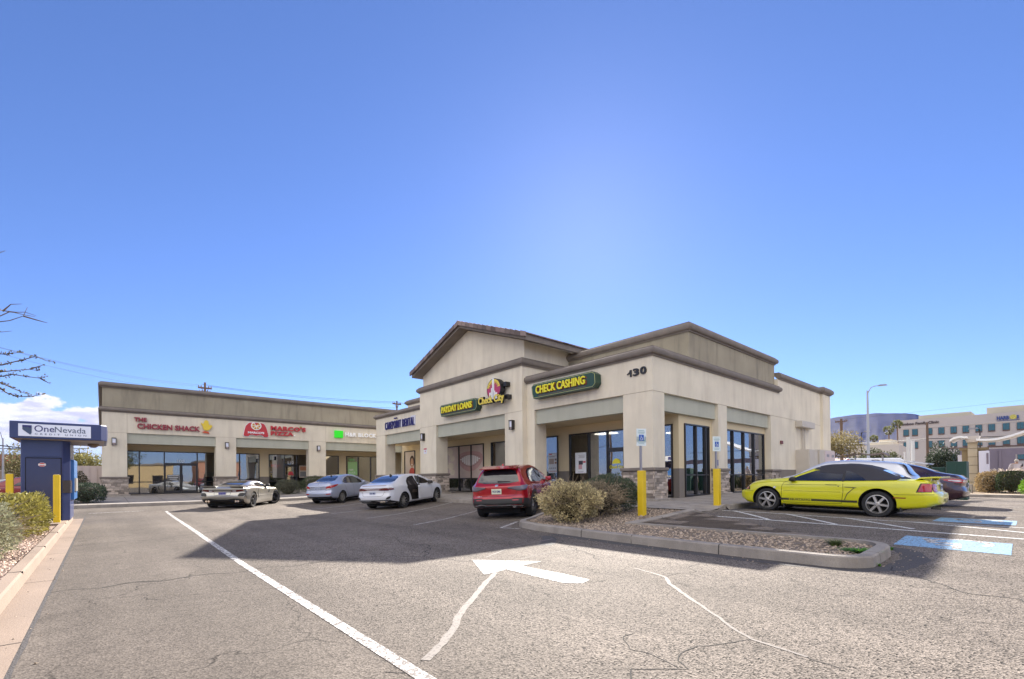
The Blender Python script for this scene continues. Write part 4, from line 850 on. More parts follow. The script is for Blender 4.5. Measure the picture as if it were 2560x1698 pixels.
# ================================================================ BOLLARDS, POSTS, KIOSK
def bollard(x, y, lab, h=1.2, s=.085, base=.13, sign_=None, grp='yellow bollards'):
    z = G(x, y)+base; t = empty('bollard', (x, y, z)); prop(t, lab, 'bollard', grp)
    mb = MB(); mb.prism([(-s, -s), (s, -s), (s, s), (-s, s)], -.15, h); mb.build('sleeve', yellow, t, bevel=.012); mb = MB(); mb.box(-s*.6, s*.6, -s*.6, s*.6, h, h+.015); mb.build('cap', conc, t)
    return t, z
def postsign(x, y, z, h0, zs, lab, small=True):
    t = empty('accessible_parking_sign', (x, y, z)); prop(t, lab, 'sign', 'accessible parking signs')
    dx, dy = -.5, -.86      # faces the lot
    mb = MB(); mb.box(-.028, .028, -.02, .02, h0-.1, zs[1]); po = mb.build('post', steel, t)
    a = R(-22); t.rotation_euler = (0, 0, a)
    mb = MB(); mb.box(-.15, .15, -.036, -.03, zs[1]-.46, zs[1]); pl_ = mb.build('sign_plate', mat('sign_white', (.66, .74, .76), .35), t, bevel=.002)
    b = MB(); b.box(-.075, .075, -.04, -.037, zs[1]-.32, zs[1]-.16); b.build('blue_panel', mat('sign_blue', (.02, .10, .42), .4), pl_)
    m = MB(); c = [(.038*math.cos(R(q)), -.262+.038*math.sin(R(q))) for q in range(150, 400, 20)]
    for i in range(len(c)-1): m.tube([(c[i][0], -.042, zs[1]+c[i][1]), (c[i+1][0], -.042, zs[1]+c[i+1][1])], .006, 5)
    m.tube([(-.012, -.042, zs[1]-.185), (-.01, -.042, zs[1]-.245), (.03, -.042, zs[1]-.25), (.045, -.042, zs[1]-.29)], .007, 5); m.build('wheelchair_symbol', white_p, pl_)
    m = MB()
    for z_, w_ in ((-.05, .09), (-.09, .11), (-.12, .09), (-.36, .11), (-.40, .09)): m.box(-w_, w_, -.039, -.0365, zs[1]+z_-.008, zs[1]+z_+.008)
    m.build('lettering', mat('sign_print', (.28, .42, .45), .5), pl_)
    if small:
        mb = MB(); mb.box(-.15, .15, -.036, -.03, zs[0], zs[0]+.16); q = mb.build('lower_plate', M['sign_white'], t, bevel=.002); m = MB(); m.box(-.1, .1, -.039, -.0365, zs[0]+.05, zs[0]+.07); m.box(-.08, .08, -.039, -.0365, zs[0]+.09, zs[0]+.11); m.build('lettering', mat('sign_green_print', (.1, .35, .2), .5), q)
    else:
        m = MB(); m.tube([(.05, 0, 1.22), (.05, 0, 1.4)], .035, 8); m.build('sticker_wrap', mat('wrap', (.2, .2, .3), .6), t)
_, zb = bollard(10.84, 7.12, 'yellow bollard standing in the gravel beside the dark bush', 1.18); postsign(10.84, 7.14, zb, 1.18, (1.93, 2.30), 'accessible parking sign with a small lower plate on the near yellow bollard')
_, zb = bollard(14.32, 6.72, 'yellow bollard on the sidewalk in front of the corner shop windows', 1.12, base=.12); postsign(14.32, 6.74, zb, 1.12, (1.9, 2.12), 'accessible parking sign without a lower plate on the farther bollard', False)
bollard(-.94, 18.05, 'yellow bollard in front of the blue banking kiosk', 1.33, .07, .15, grp='yellow bollards round the kiosk')
bollard(-1.86, 18.35, 'yellow bollard at the left of the kiosk behind the hedge', 1.36, .07, .15, grp='yellow bollards round the kiosk')
bollard(-.86, 21.3, 'yellow bollard behind the right side of the kiosk', 1.1, .07, .15, grp='yellow bollards round the kiosk')
navy = mat('kiosk_navy', (.028, .045, .15), .4, coat=.3, var=.06); navy2 = mat('kiosk_bright_blue', (.04, .16, .42), .35, coat=.3)
K = wroot('banking_kiosk', (-1.2, 19.6, .15)); prop(K, 'dark blue drive up banking kiosk with a wide white lettered canopy sign', 'kiosk')
mb = MB(); mb.prism([(-1.71, 18.9), (-.86, 18.9), (-.70, 19.05), (-.70, 21.2), (-1.71, 21.2)], .15, 2.56); mb.build('body', navy, K, bevel=.02)
mb = MB(); mb.box(-1.6, -.9, 18.88, 18.9, .2, 1.96); dr = mb.build('door', mat('kiosk_door', (.025, .035, .11), .4, coat=.3), K)
mb = MB(); mb.box(-1.62, -.88, 18.885, 18.899, .18, 1.985); mb.build('door_gap', mat('gap', (.005, .006, .015), .8), K)
mb = MB(); mb.box(-1.6, -.9, 18.88, 18.9, 2.02, 2.5); mb.build('upper_panel', navy, K)
mb = MB(); mb.prism([(-1.28+.085*math.cos(R(a)), 1.78+.06*math.sin(R(a))) for a in range(22, 382, 45)], 18.868, 18.879, 'y'); st = mb.build('notice_sticker', white_p, dr)
mb = MB(); mb.prism([(-1.28+.075*math.cos(R(a)), 1.78+.052*math.sin(R(a))) for a in (22, 68, 112, 158)], 18.86, 18.868, 'y'); mb.prism([(-1.28+.075*math.cos(R(a)), 1.78+.052*math.sin(R(a))) for a in (202, 248, 292, 338)], 18.86, 18.868, 'y'); mb.build('red_halves', red_s, st)
mb = MB(); mb.prism([(-1.89, 18.55), (-.02, 18.55), (.12, 18.75), (.12, 21.1), (-.02, 21.3), (-1.89, 21.3)], 2.5, 2.97); mb.build('canopy', navy, K, bevel=.015)
mb = MB(); mb.box(-1.8, .05, 18.62, 21.2, 2.485, 2.5); mb.build('canopy_soffit', mat('soffit', (.35, .3, .27), .8), K)
mb = MB(); mb.box(-1.72, -.24, 18.53, 18.55, 2.56, 2.9); fp = mb.build('sign_face', mat('sign_face_white', (.55, .58, .68), .4, emit=(.55, .58, .7), es=.12), K)
TF = Fr('F', 18.53); mb = MB(); TF.text(mb, 'One', -1.41, -1.01, 2.69, 2.87, .004, .003, bold=.006); mb.build('lettering', navy_l, fp)
mb = MB(); TF.text(mb, 'Nevada', -1.0, -.35, 2.69, 2.85, .004, .003); TF.text(mb, 'CREDIT UNION', -1.40, -.34, 2.605, 2.65, .004, .003, spacing=1.8, bold=.004); mb.build('lettering', mat('slate_letter', (.06, .09, .17), .5), fp)
mb = MB(); mb.prism([(-1.64, 2.86), (-1.46, 2.86), (-1.46, 2.66), (-1.475, 2.62), (-1.49, 2.6), (-1.64, 2.74)], 18.515, 18.528, 'y'); mb.build('state_emblem', mat('slate_letter', (.06, .09, .17), .5), fp)
mb = MB(); mb.prism([(-1.64, 2.80), (-1.6, 2.815), (-1.57, 2.80), (-1.54, 2.825), (-1.5, 2.79), (-1.46, 2.81), (-1.46, 2.86), (-1.64, 2.86)], 18.508, 18.514, 'y'); mb.build('emblem_sky', navy_l, fp)
mb = MB(); mb.box(.115, .135, 18.95, 20.9, 2.56, 2.92); mb.build('end_sign_face', white_p, K); mb = MB(); mb.box(.135, .14, 19.2, 19.9, 2.62, 2.85); mb.build('end_sign_print', navy_l, K)
mb = MB(); mb.prism([(-.72, 19.2), (-.62, 19.25), (-.6, 20.8), (-.72, 20.9)], .75, 1.95); mb.build('machine_housing', navy2, K, bevel=.02)
mb = MB(); mb.prism([(-.86, 18.885), (-.70, 19.035), (-.6, 19.6), (-.8, 19.6)], .96, 1.33); mb.build('smoked_panel', mat('smoked', (.06, .05, .05), .25), K)
mb = MB(); mb.box(-.62, -.58, 19.3, 20.6, 1.0, 1.4); mb.build('screen', mat('silver_panel', (.45, .43, .4), .35, metal=.6), K)
mb = MB(); mb.lathe([(.14, 2.47), (.13, 2.42), (.06, 2.36)], 14, 'z', (-.2, 19.9, 0)); mb.build('lamp', mat('lamp_brown', (.2, .14, .1), .5), K)
# ================================================================ CARS
def interp(pts, x):
    """monotone-ish cubic through (x, v) points"""
    n = len(pts)
    if x <= pts[0][0]: return pts[0][1]
    if x >= pts[-1][0]: return pts[-1][1]
    i = 0
    while pts[i+1][0] < x: i += 1
    def sl(k):
        if k <= 0 or k >= n-1: 
            k = max(0, min(n-2, k if k <= 0 else n-2)); return (pts[k+1][1]-pts[k][1])/(pts[k+1][0]-pts[k][0])
        a = (pts[k][1]-pts[k-1][1])/(pts[k][0]-pts[k-1][0]); b = (pts[k+1][1]-pts[k][1])/(pts[k+1][0]-pts[k][0])
        return 0 if a*b <= 0 else 2*a*b/(a+b)
    h = pts[i+1][0]-pts[i][0]; t = (x-pts[i][0])/h; m0, m1 = sl(i), sl(i+1)
    return (2*t**3-3*t*t+1)*pts[i][1]+(t**3-2*t*t+t)*h*m0+(-2*t**3+3*t*t)*pts[i+1][1]+(t**3-t*t)*h*m1
def carpaint(name, col, metal=.0, rough=.28, var=0):
    return mat(name, col, rough, metal=metal, coat=1, spec=.5, var=var, nscale=1.2)
tyre_m = mat('tyre', (.018, .018, .019), .8, bump=.2, bscale=60); well_m = mat('wheel_well', (.008, .008, .008), .95)
cglass = mat('car_glass', (.012, .013, .018), .03, spec=.9, coat=.6); rimm = mat('alloy', (.42, .41, .40), .35, metal=.75); rimd = mat('dark_alloy', (.05, .05, .05), .35, metal=.6)
blackpl = mat('black_plastic', (.022, .021, .021), .55); chrome = mat('chrome', (.7, .7, .7), .12, metal=1); tail = mat('tail_lens', (.35, .008, .012), .15, coat=1)
taild = mat('dark_tail_lens', (.10, .01, .012), .12, coat=1); headl = mat('head_lens', (.55, .58, .6), .12, coat=1); plate_m = mat('licence_plate', (.42, .47, .58), .4); seam_m = mat('panel_gap', (.008, .008, .006), .9)
class Car:
    def __init__(s, name, label, cat, pos, yaw, spec, paint):
        s.sp = spec; s.L = spec['L']; L_ = s.L
        ra = spec['ra']; cx, cy = pos; fx, fy = math.cos(yaw), math.sin(yaw)
        xf, xr = ra+spec['wb'], ra
        # pos = middle of the rear axle on the ground
        tr = spec['track']/2
        def gp(dx, dy): X = cx+fx*dx-fy*dy; Y = cy+fy*dx+fx*dy; return Vector((X, Y, G(X, Y)))
        rl, rr, fl, fr_ = gp(0, tr), gp(0, -tr), gp(spec['wb'], tr), gp(spec['wb'], -tr)
        X = ((fl+fr_)-(rl+rr)).normalized(); Y = ((rl+fl)-(rr+fr_)).normalized(); Z = X.cross(Y).normalized(); Y = Z.cross(X)
        m = Matrix((X, Y, Z)).transposed().to_4x4(); o = (rl+rr)/2-X*ra; m.translation = o+X*(L_/2)
        s.root = empty(name); s.root.matrix_world = m; prop(s.root, label, cat); s.paint = paint; s.off = L_/2
        s.hull()
    def hull(s):
        sp = s.sp; L_ = s.L; nx = 84; mb = MB(); rings = []
        def sec(x):
            w_ = interp(sp['wid'], x); zb = interp(sp['bot'], x); zl = interp(sp['belt'], x); zt = interp(sp['top'], x); wr = interp(sp['rw'], x); h = max(.012, zt-zl)
            tm = sp.get('tumble', .955); P = [(0, zb), (.45*w_, zb), (.8*w_, zb), (.93*w_, zb+.03), (.975*w_, zb+.14*(zl-zb)*1.2), (w_, zb+.45*(zl-zb)), (.998*w_, zb+.72*(zl-zb)), (.985*w_, zl-.07), (tm*w_, zl-.005), ]
            wr = min(wr, tm*w_*.995); k = min(1, h/.25)
            q0 = tm*w_-.02*k
            P += [(q0+(wr-q0)*.12, zl+.12*h), (q0+(wr-q0)*.55, zl+.48*h), (q0+(wr-q0)*.93, zl+.83*h), (wr*.93, zl+.935*h), (wr*.80, zl+.975*h), (wr*.5, zl+.993*h), (0, zl+h)]
            out = []
            n = len(P)
            for i in range(n-1):
                p0, p1, p2, p3 = P[max(0, i-1)], P[i], P[i+1], P[min(n-1, i+2)]
                if i == 0: p0 = (-P[1][0], P[1][1])
                if i+2 > n-1: p3 = (-P[n-2][0], P[n-2][1])
                for t in (0, .34, .67):
                    f = lambda a, b, c, d: .5*((2*b)+(-a+c)*t+(2*a-5*b+4*c-d)*t*t+(-a+3*b-3*c+d)*t**3)
                    out.append((f(p0[0], p1[0], p2[0], p3[0]), f(p0[1], p1[1], p2[1], p3[1])))
            out.append(P[-1]); out[0] = (0, out[0][1]); return out
        s.wmax = max(p[1] for p in sp['wid'])
        def warp(x, y, z):
            t = x/L_; r = interp(sp['rear'], z); f = interp(sp['front'], z); a = abs(y)/s.wmax
            if t < .16: k = (1-t/.16)**2; x += k*(r+sp.get('rb', .12)*a**3)
            if t > .84: k = ((t-.84)/.16)**2; x -= k*(f+sp.get('fb', .25)*a**2.6)
            return (x-s.off, y, z)
        secs = []
        for i in range(nx+1):
            t = i/nx; x = L_*(.5-.5*math.cos(math.pi*t))*.55+L_*t*.45; P = sec(x); full = P+[(-p[0], p[1]) for p in P[-2:0:-1]]; secs.append((x, full))
        def ring(x, full, k=1, dx=0):
            zc = sum(p[1] for p in full)/len(full); return [mb.vert(warp(x+dx, p[0]*k, zc+(p[1]-zc)*k)) for p in full]
        x0, f0 = secs[0]; xn, fn = secs[-1]; R_ = []
        for k, d in ((.05, -.012), (.3, -.012), (.55, -.012), (.78, -.012), (.92, -.010), (.975, -.004)): R_.append(ring(x0, f0, k, d))
        for x, f in secs: R_.append(ring(x, f))
        for k, d in ((.975, .004), (.92, .010), (.78, .012), (.55, .012), (.3, .012), (.05, .012)): R_.append(ring(xn, fn, k, d))
        n = len(f0)
        for a, b in zip(R_, R_[1:]):
            for k in range(n): mb.face((a[k], a[(k+1) % n], b[(k+1) % n], b[k]))
        mb.face(R_[0][::-1]); mb.face(R_[-1])
        body = mb.build('body', [s.paint, well_m], s.root, smooth=True); me = body.data
        s.bvh = BVHTree.FromPolygons([v.co.copy() for v in me.vertices], [tuple(p.vertices) for p in me.polygons])
        # wheel arches
        cut = MB(); rw = sp['r']; ar = rw*sp.get('arch', 1.14)
        for ax in (sp['ra'], sp['ra']+sp['wb']):
            for sg in (-1, 1):
                y0_, y1_ = sg*(s.wmax-.27), sg*(s.wmax+.2)
                cut.lathe([(ar, y0_), (ar, y1_)], 36, 'y', (ax-s.off, 0, rw*1.02))
        co = cut.build('cutter', well_m); md = body.modifiers.new('b', 'BOOLEAN'); md.object = co; md.operation = 'DIFFERENCE'; md.solver = 'EXACT'
        co.matrix_world = s.root.matrix_world; bpy.context.view_layer.update(); dg = bpy.context.evaluated_depsgraph_get()
        nm = bpy.data.meshes.new_from_object(body.evaluated_get(dg)); body.modifiers.clear(); body.data = nm; bpy.data.objects.remove(co)
        nm.materials.clear(); nm.materials.append(s.paint); nm.materials.append(well_m)
        for p in nm.polygons:
            p.material_index = 0; p.use_smooth = True
            for ax in (sp['ra'], sp['ra']+sp['wb']):
                c = p.center; d = math.hypot(c.x-(ax-s.off), c.z-rw*1.02)
                if abs(d-ar) < .012 and abs(p.normal.y) < .5 and abs(c.y) > s.wmax-.3 and c.z < rw*1.02+ar*1.01: p.material_index = 1; p.use_smooth = False
                if d < ar*.999 and abs(abs(c.y)-(s.wmax-.27)) < .01 and abs(p.normal.y) > .7: p.material_index = 1; p.use_smooth = False
        nm.set_sharp_from_angle(angle=R(50)); s.body = body
    def hit(s, mode, a, b, side=1):
        if mode == 'S': o, d = Vector((a-s.off, side*3, b)), Vector((0, -side, 0))
        elif mode == 'B': o, d = Vector((-5, a, b)), Vector((1, 0, 0))
        elif mode == 'F': o, d = Vector((5, a, b)), Vector((-1, 0, 0))
        else: o, d = Vector((a-s.off, b, 4)), Vector((0, 0, -1))
        h = s.bvh.ray_cast(o, d)
        if h[0] is None:
            h = s.bvh.find_nearest(o+d*(3 if mode == 'S' else 5-s.off)); 
        n = h[1]
        if n.dot(d) > 0: n = -n
        return h[0], n
    def drape(s, name, pts, m, mode='S', off=.004, side=1, step=.05, parent=None, smooth=True, both=False, label=None):
        V, F = fillpoly(pts, step); mb = MB(); out = []
        for sd_ in ((1, -1) if both else (side,)):
            mb = MB()
            for a, b in V: p, n = s.hit(mode, a, b, sd_); mb.vert(p+n*off)
            for f in F: mb.face(f if sd_ == 1 else f[::-1])
            o = mb.build(name, m, parent or s.root, smooth=smooth, recalc=False); out.append(o)
            # make normals point outwards
            me = o.data
            if me.polygons:
                c = me.polygons[len(me.polygons)//2]; h, n = s.bvh.find_nearest(c.center)[:2]
                ref = Vector((0, sd_, 0)) if mode == 'S' else (Vector((-1, 0, 0)) if mode == 'B' else Vector((1, 0, 0)) if mode == 'F' else Vector((0, 0, 1)))
                if c.normal.dot(ref) < 0: me.flip_normals()
            if label: o['label'] = label
        return out[0] if len(out) == 1 else out
    def line(s, name, pts, wd, m, mode='S', off=.003, side=1, parent=None, both=False, step=.06):
        for sd_ in ((1, -1) if both else (side,)):
            mb = MB(); P = []
            for i in range(len(pts)-1):
                a, b = Vector(pts[i]), Vector(pts[i+1]); n = max(1, int((b-a).length/step)); P += [a+(b-a)*k/n for k in range(n)]
            P.append(Vector(pts[-1])); prev = None
            for i, p in enumerate(P):
                d = (P[min(i+1, len(P)-1)]-P[max(0, i-1)]).normalized(); nn = Vector((-d.y, d.x))*wd/2; q = []
                for t in (p-nn, p+nn): h, n = s.hit(mode, t.x, t.y, sd_); q.append(mb.vert(h+n*off))
                if prev: mb.face((prev[0], q[0], q[1], prev[1]))
                prev = q
            mb.build(name, m, parent or s.root, recalc=False, smooth=True)
    def txt(s, name, t, a0, a1, b0, b1, m, mode='S', side=1, off=.006, bold=.01, parent=None):
        V, F = text_geo(t, 1, bold, 0, 1, 0); ax, bx = min(v[0] for v in V), max(v[0] for v in V); ay, by = min(v[1] for v in V), max(v[1] for v in V); mb = MB()
        for v in V:
            a = a0+(a1-a0)*(v[0]-ax)/(bx-ax); b = b0+(b1-b0)*(v[1]-ay)/(by-ay); h, n = s.hit(mode, a, b, side); mb.vert(h+n*off)
        for f in F: mb.face(f)
        return mb.build(name, m, parent or s.root, recalc=False)
    def wheels(s, spokes=5, rim=rimm, rr=.66, w_=.21, steer=0, style='spoke', inset=.03, lip=None):
        sp = s.sp; r = sp['r']
        for ax in (sp['ra'], sp['ra']+sp['wb']):
            for sg in (1, -1):
                h = empty('wheel', (ax-s.off, sg*(s.wmax-inset-w_/2), r)); h.parent = s.root; h.rotation_euler = (0, 0, (0 if sg == 1 else math.pi)+(steer if ax > s.off else 0))
                mb = MB(); R_ = r*rr; hw = w_/2   # outside is +y
                mb.lathe([(R_, -hw*.9), (r*.94, -hw), (r*.99, -hw*.8), (r, -hw*.4), (r, hw*.4), (r*.99, hw*.8), (r*.955, hw*.98), (r*.9, hw*1.02), (R_*1.03, hw*.96), (R_, hw*.85), (R_*.97, hw*.5), (R_*.97, -hw*.9)], 40, 'y'); mb.build('tyre', tyre_m, h, auto=35, smooth=True)
                mb = MB(); mb.lathe([(R_*.99, -hw*.5), (R_*1.0, hw*.9), (R_*.93, hw*.93), (R_*.90, hw*.55), (R_*.88, -hw*.3), (.01, -hw*.3)], 40, 'y')
                ri = mb.build('rim', lip or rim, h, auto=35, smooth=True)
                mb = MB(); 
                for k in range(spokes):
                    a = 2*math.pi*(k+.15)/spokes
                    for da in ((0,) if style != 'split' else (-.16, .16)):
                        wd = {'spoke': .30, 'star': .20, 'split': .075, 'thin': .09}[style]*R_; c, s_ = math.cos(a+da), math.sin(a+da)
                        def Q(rad, t, y): return (c*rad-s_*t, y, s_*rad+c*t)
                        i0 = [mb.vert(Q(*q)) for q in ((R_*.12, -wd*.55, hw*.8), (R_*.12, wd*.55, hw*.8), (R_*.93, wd*(.55 if style == 'star' else .8), hw*.72), (R_*.93, -wd*(.55 if style == 'star' else .8), hw*.72), (R_*.12, -wd*.7, hw*.2), (R_*.12, wd*.7, hw*.2), (R_*.93, wd*.8, hw*.2), (R_*.93, -wd*.8, hw*.2))]
                        for f in ((0, 1, 2, 3), (0, 4, 5, 1), (1, 5, 6, 2), (2, 6, 7, 3), (3, 7, 4, 0), (4, 7, 6, 5)): mb.face([i0[j] for j in f])
                mb.lathe([(R_*.24, hw*.1), (R_*.24, hw*.82), (R_*.16, hw*.9), (.005, hw*.9)], 20, 'y'); mb.build('spokes', rim, ri, bevel=0)
                mb = MB(); mb.lathe([(R_*.86, -hw*.25), (R_*.86, -hw*.2), (.01, -hw*.2)], 28, 'y'); mb.build('brake_backing', well_m, ri)
    def plate(s, y, z, w_=.31, h=.155, txt='', m=None, tilt=0):
        p, n = s.hit('B', y, z+.02); x = p.x-.015; mb = MB(); mb.box(x-.006, x, y-w_/2, y+w_/2, z-h/2, z+h/2); o = mb.build('licence_plate', m or plate_m, s.root, bevel=.002)
        if txt:
            mb = MB(); text_into(mb, txt, -(y+w_*.4), -(y-w_*.4), z-h*.22, z+h*.22, FR_L, (x-.008, 0, 0), 0, .001, bold=.03); mb.build('lettering', navy_l, o)
        return o
    def mirror(s, x, z, m, sz=1.0):
        for sg in (1, -1):
            p, n = s.hit('S', x, z, sg); mb = MB(); y = p.y+sg*.03
            k = [(x-s.off-.06*sz, z-.02), (x-s.off+.11*sz, z-.015), (x-s.off+.13*sz, z+.04), (x-s.off+.05*sz, z+.12*sz), (x-s.off-.06*sz, z+.12*sz)]
            mb.prism(k, y, y+sg*.19*sz, 'y'); mb.tube([(x-s.off+.02, p.y-sg*.02, z), (x-s.off+.02, y+sg*.05, z+.02)], .02, 6); mb.build('mirror', m, s.root, bevel=.02, smooth=True)
def rnd(pts, it=2):
    for _ in range(it):
        o = []
        for i in range(len(pts)):
            a, b = pts[i], pts[(i+1) % len(pts)]; o += [(a[0]*.8+b[0]*.2, a[1]*.8+b[1]*.2), (a[0]*.2+b[0]*.8, a[1]*.2+b[1]*.8)]
        pts = o
    return pts
# ---- yellow convertible
yel = carpaint('yellow_paint', (.62, .60, .008), rough=.3, var=.05)
sp = dict(L=4.66, ra=1.18, wb=2.57, track=1.5, r=.325, arch=1.2, rb=.10, fb=.26,
  top=[(0, .84), (.12, .945), (.35, .955), (.75, .965), (1.02, 1.09), (1.4, 1.27), (1.8, 1.335), (2.2, 1.335), (2.5, 1.29), (2.9, 1.12), (3.22, .975), (3.6, .935), (4.1, .865), (4.4, .775), (4.58, .67), (4.66, .56)],
  belt=[(0, .80), (.2, .89), (.6, .915), (1.2, .905), (2.2, .875), (3.1, .865), (3.6, .865), (4.1, .80), (4.4, .71), (4.58, .62), (4.66, .53)],
  bot=[(0, .36), (.25, .27), (.8, .22), (1.6, .2), (3.2, .2), (4.0, .2), (4.45, .22), (4.66, .33)],
  wid=[(0, .80), (.25, .89), (.8, .93), (1.3, .925), (2.0, .905), (3.0, .91), (3.7, .93), (4.2, .90), (4.5, .83), (4.66, .70)],
  rw=[(0, .78), (.7, .72), (1.1, .60), (1.5, .56), (2.4, .57), (2.9, .65), (3.3, .75), (4.66, .66)],
  rear=[(.2, .14), (.35, .03), (.5, 0), (.6, .01), (.66, .09), (.85, .12), (.95, .14)], front=[(.2, .12), (.35, .02), (.5, 0), (.56, .02), (.62, .12), (.8, .2)])
c = Car('convertible_car', 'bright yellow two door car with a closed black soft top and black side stripe', 'car', (15.43, 2.80), R(90), sp, yel); c.wheels(6, style='star', rr=.72, w_=.23, lip=rimm)
softtop = mat('soft_top', (.035, .034, .042), .8, bump=.15, bscale=300)
c.drape('soft_top', [(.78, -.80), (.95, -.80), (1.5, -.74), (2.2, -.70), (2.48, -.67), (2.55, -.3), (2.56, 0), (2.55, .3), (2.48, .67), (2.2, .70), (1.5, .74), (.95, .80), (.78, .80), (.70, 0)], softtop, 'T', .012, step=.05)
c.drape('soft_top_side', [(.80, .925), (1.15, .905), (1.62, .90), (1.70, .96), (1.76, 1.10), (1.88, 1.17), (2.3, 1.17), (2.42, 1.17), (2.62, 1.19), (2.5, 1.3), (2.2, 1.34), (1.8, 1.34), (1.4, 1.29), (1.0, 1.11)], softtop, 'S', .012, both=True)
c.drape('side_window', [(1.92, .885), (3.02, .875), (3.18, .88), (2.98, 1.0), (2.58, 1.16), (2.42, 1.175), (1.95, 1.175)], cglass, 'S', .009, both=True)
c.drape('quarter_window', [(1.40, .90), (1.87, .89), (1.88, 1.155), (1.8, 1.14), (1.64, 1.07), (1.50, .98)], cglass, 'S', .015, both=True)
c.line('window_pillar', [(1.90, .88), (1.91, 1.19)], .06, blackpl, off=.011, both=True); c.drape('windscreen', [(2.62, -.55), (3.22, -.72), (3.3, 0), (3.22, .72), (2.62, .55), (2.58, 0)], cglass, 'T', .006)
c.drape('rear_window', [(.86, -.42), (1.16, -.40), (1.18, 0), (1.16, .40), (.86, .42), (.82, 0)], mat('clear_rear_window', (.35, .38, .45), .05, coat=1), 'T', .018, step=.05)
c.line('door_gap', [(1.9, .88), (1.89, .6), (1.93, .3), (3.3, .28), (3.36, .4), (3.35, .72), (3.3, .83), (3.18, .875)], .009, seam_m, both=True)
c.line('panel_gap', [(.12, .60), (.5, .585), (.85, .58)], .008, seam_m, both=True); c.line('panel_gap', [(4.12, .56), (4.5, .585)], .008, seam_m, both=True); c.line('body_crease', [(1.95, .78), (3.32, .775)], .006, seam_m, both=True); c.line('body_crease', [(1.95, .60), (3.3, .60)], .006, seam_m, both=True)
c.line('bonnet_gap', [(3.2, .86), (3.7, .835), (4.2, .77), (4.42, .70)], .006, seam_m, both=True)
st_ = c.drape('side_stripe', [(1.58, .345), (3.46, .345), (3.46, .388), (1.58, .388)], blackpl, both=True, off=.004); c.line('pinstripe', [(1.58, .335), (3.46, .335)], .006, blackpl, both=True); c.line('pinstripe', [(1.58, .40), (3.46, .40)], .006, blackpl, both=True)
for sd_ in (1, -1): c.drape('stripe_panel', [(2.62, .34), (3.16, .34), (3.16, .393), (2.62, .393)], yel, side=sd_, off=.007); c.txt('lettering', 'MUSTANG', *((3.14, 2.64) if sd_ == 1 else (2.64, 3.14)), .347, .387, blackpl, side=sd_, off=.010, bold=.03)
c.line('side_scoop', [(1.86, .40), (1.80, .56), (1.66, .71), (1.60, .725), (1.86, .735)], .016, blackpl, both=True, off=.005); c.drape('door_handle', rnd([(2.05, .79), (2.27, .79), (2.27, .825), (2.05, .825)]), yel, off=.02, both=True); c.line('handle_gap', [(2.03, .785), (2.29, .785)], .012, seam_m, both=True); c.drape('door_lock', rnd([(1.985, .735), (2.01, .735), (2.01, .76), (1.985, .76)]), blackpl, off=.006, both=True)
c.drape('headlight', [(4.22, .60), (4.56, .585), (4.58, .62), (4.5, .70), (4.24, .70)], blackpl, off=.004, both=True); c.drape('headlight_lens', [(4.27, .615), (4.52, .60), (4.55, .63), (4.48, .685), (4.28, .685)], headl, off=.008, both=True); c.drape('indicator', [(4.26, .615), (4.37, .61), (4.37, .685), (4.26, .685)], mat('amber', (.6, .25, .12), .2, coat=1), off=.012, both=True)
c.drape('tail_light', [(.12, .655), (.44, .645), (.36, .86), (.15, .86)], blackpl, off=.004, both=True); c.drape('tail_lens', [(.13, .665), (.41, .658), (.34, .845), (.15, .845)], tail, off=.009, both=True); c.drape('side_marker', [(.62, .49), (.86, .49), (.86, .515), (.62, .515)], mat('marker_red', (.25, .03, .02), .3), off=.005, both=True)
for sg in (1, -1): c.drape('tail_lens', [(sg*.52, .66), (sg*.76, .66), (sg*.76, .84), (sg*.52, .84)], tail, 'B', .008)
c.plate(0, .76, txt='LV 57'); c.txt('lettering', 'MUSTANG', .34, -.34, .44, .50, blackpl, 'B')
mb = MB(); zz = .955
for sg in (1, -1): mb.prism([(-2.12, zz-.06), (-1.98, zz-.06), (-1.99, zz+.03), (-2.14, zz+.03)], sg*.55, sg*.68, 'y')
mb.prism([(-2.33, zz+.035), (-2.22, zz+.03), (-1.96, zz+.01), (-1.85, zz-.015), (-1.96, zz+.045), (-2.2, zz+.066), (-2.32, zz+.066)], -.80, .80, 'y'); mb.build('spoiler', yel, c.root, bevel=.008)
for k, sg in ((1, 1), (2, -1)):
    mb = MB(); mb.box(.97, 1.0, sg*.70, sg*.86, .12, .36) ; mb.build('mud_flap', blackpl, c.root); mb = MB(); mb.box(-1.62, -1.59, sg*.72, sg*.88, .16, .4); mb.build('mud_flap', blackpl, c.root)
c.mirror(3.05, .89, blackpl, .8); mb = MB(); mb.tube([(-2.0, -.45, .22), (-2.2, -.45, .21)], .035); mb.build('exhaust', steel, c.root)
mb = MB(); mb.box(-1.5, 1.4, -.6, .6, .13, .24); mb.build('underbody', well_m, c.root)
c.drape('wing_badge', rnd([(3.5, .66), (3.57, .66), (3.57, .71), (3.5, .71)]), chrome, off=.006, both=True)
# ---- generic saloon / crossover builder pieces
def seams(c, xs_, zt, zb, xb):
    c.line('door_gap', xs_, .007, seam_m, both=True)
white_c = carpaint('white_car_paint', (.60, .61, .66)); ltblue = carpaint('silver_blue_paint', (.36, .40, .52), metal=.35); redc = carpaint('red_car_paint', (.36, .006, .014), metal=.25, rough=.22)
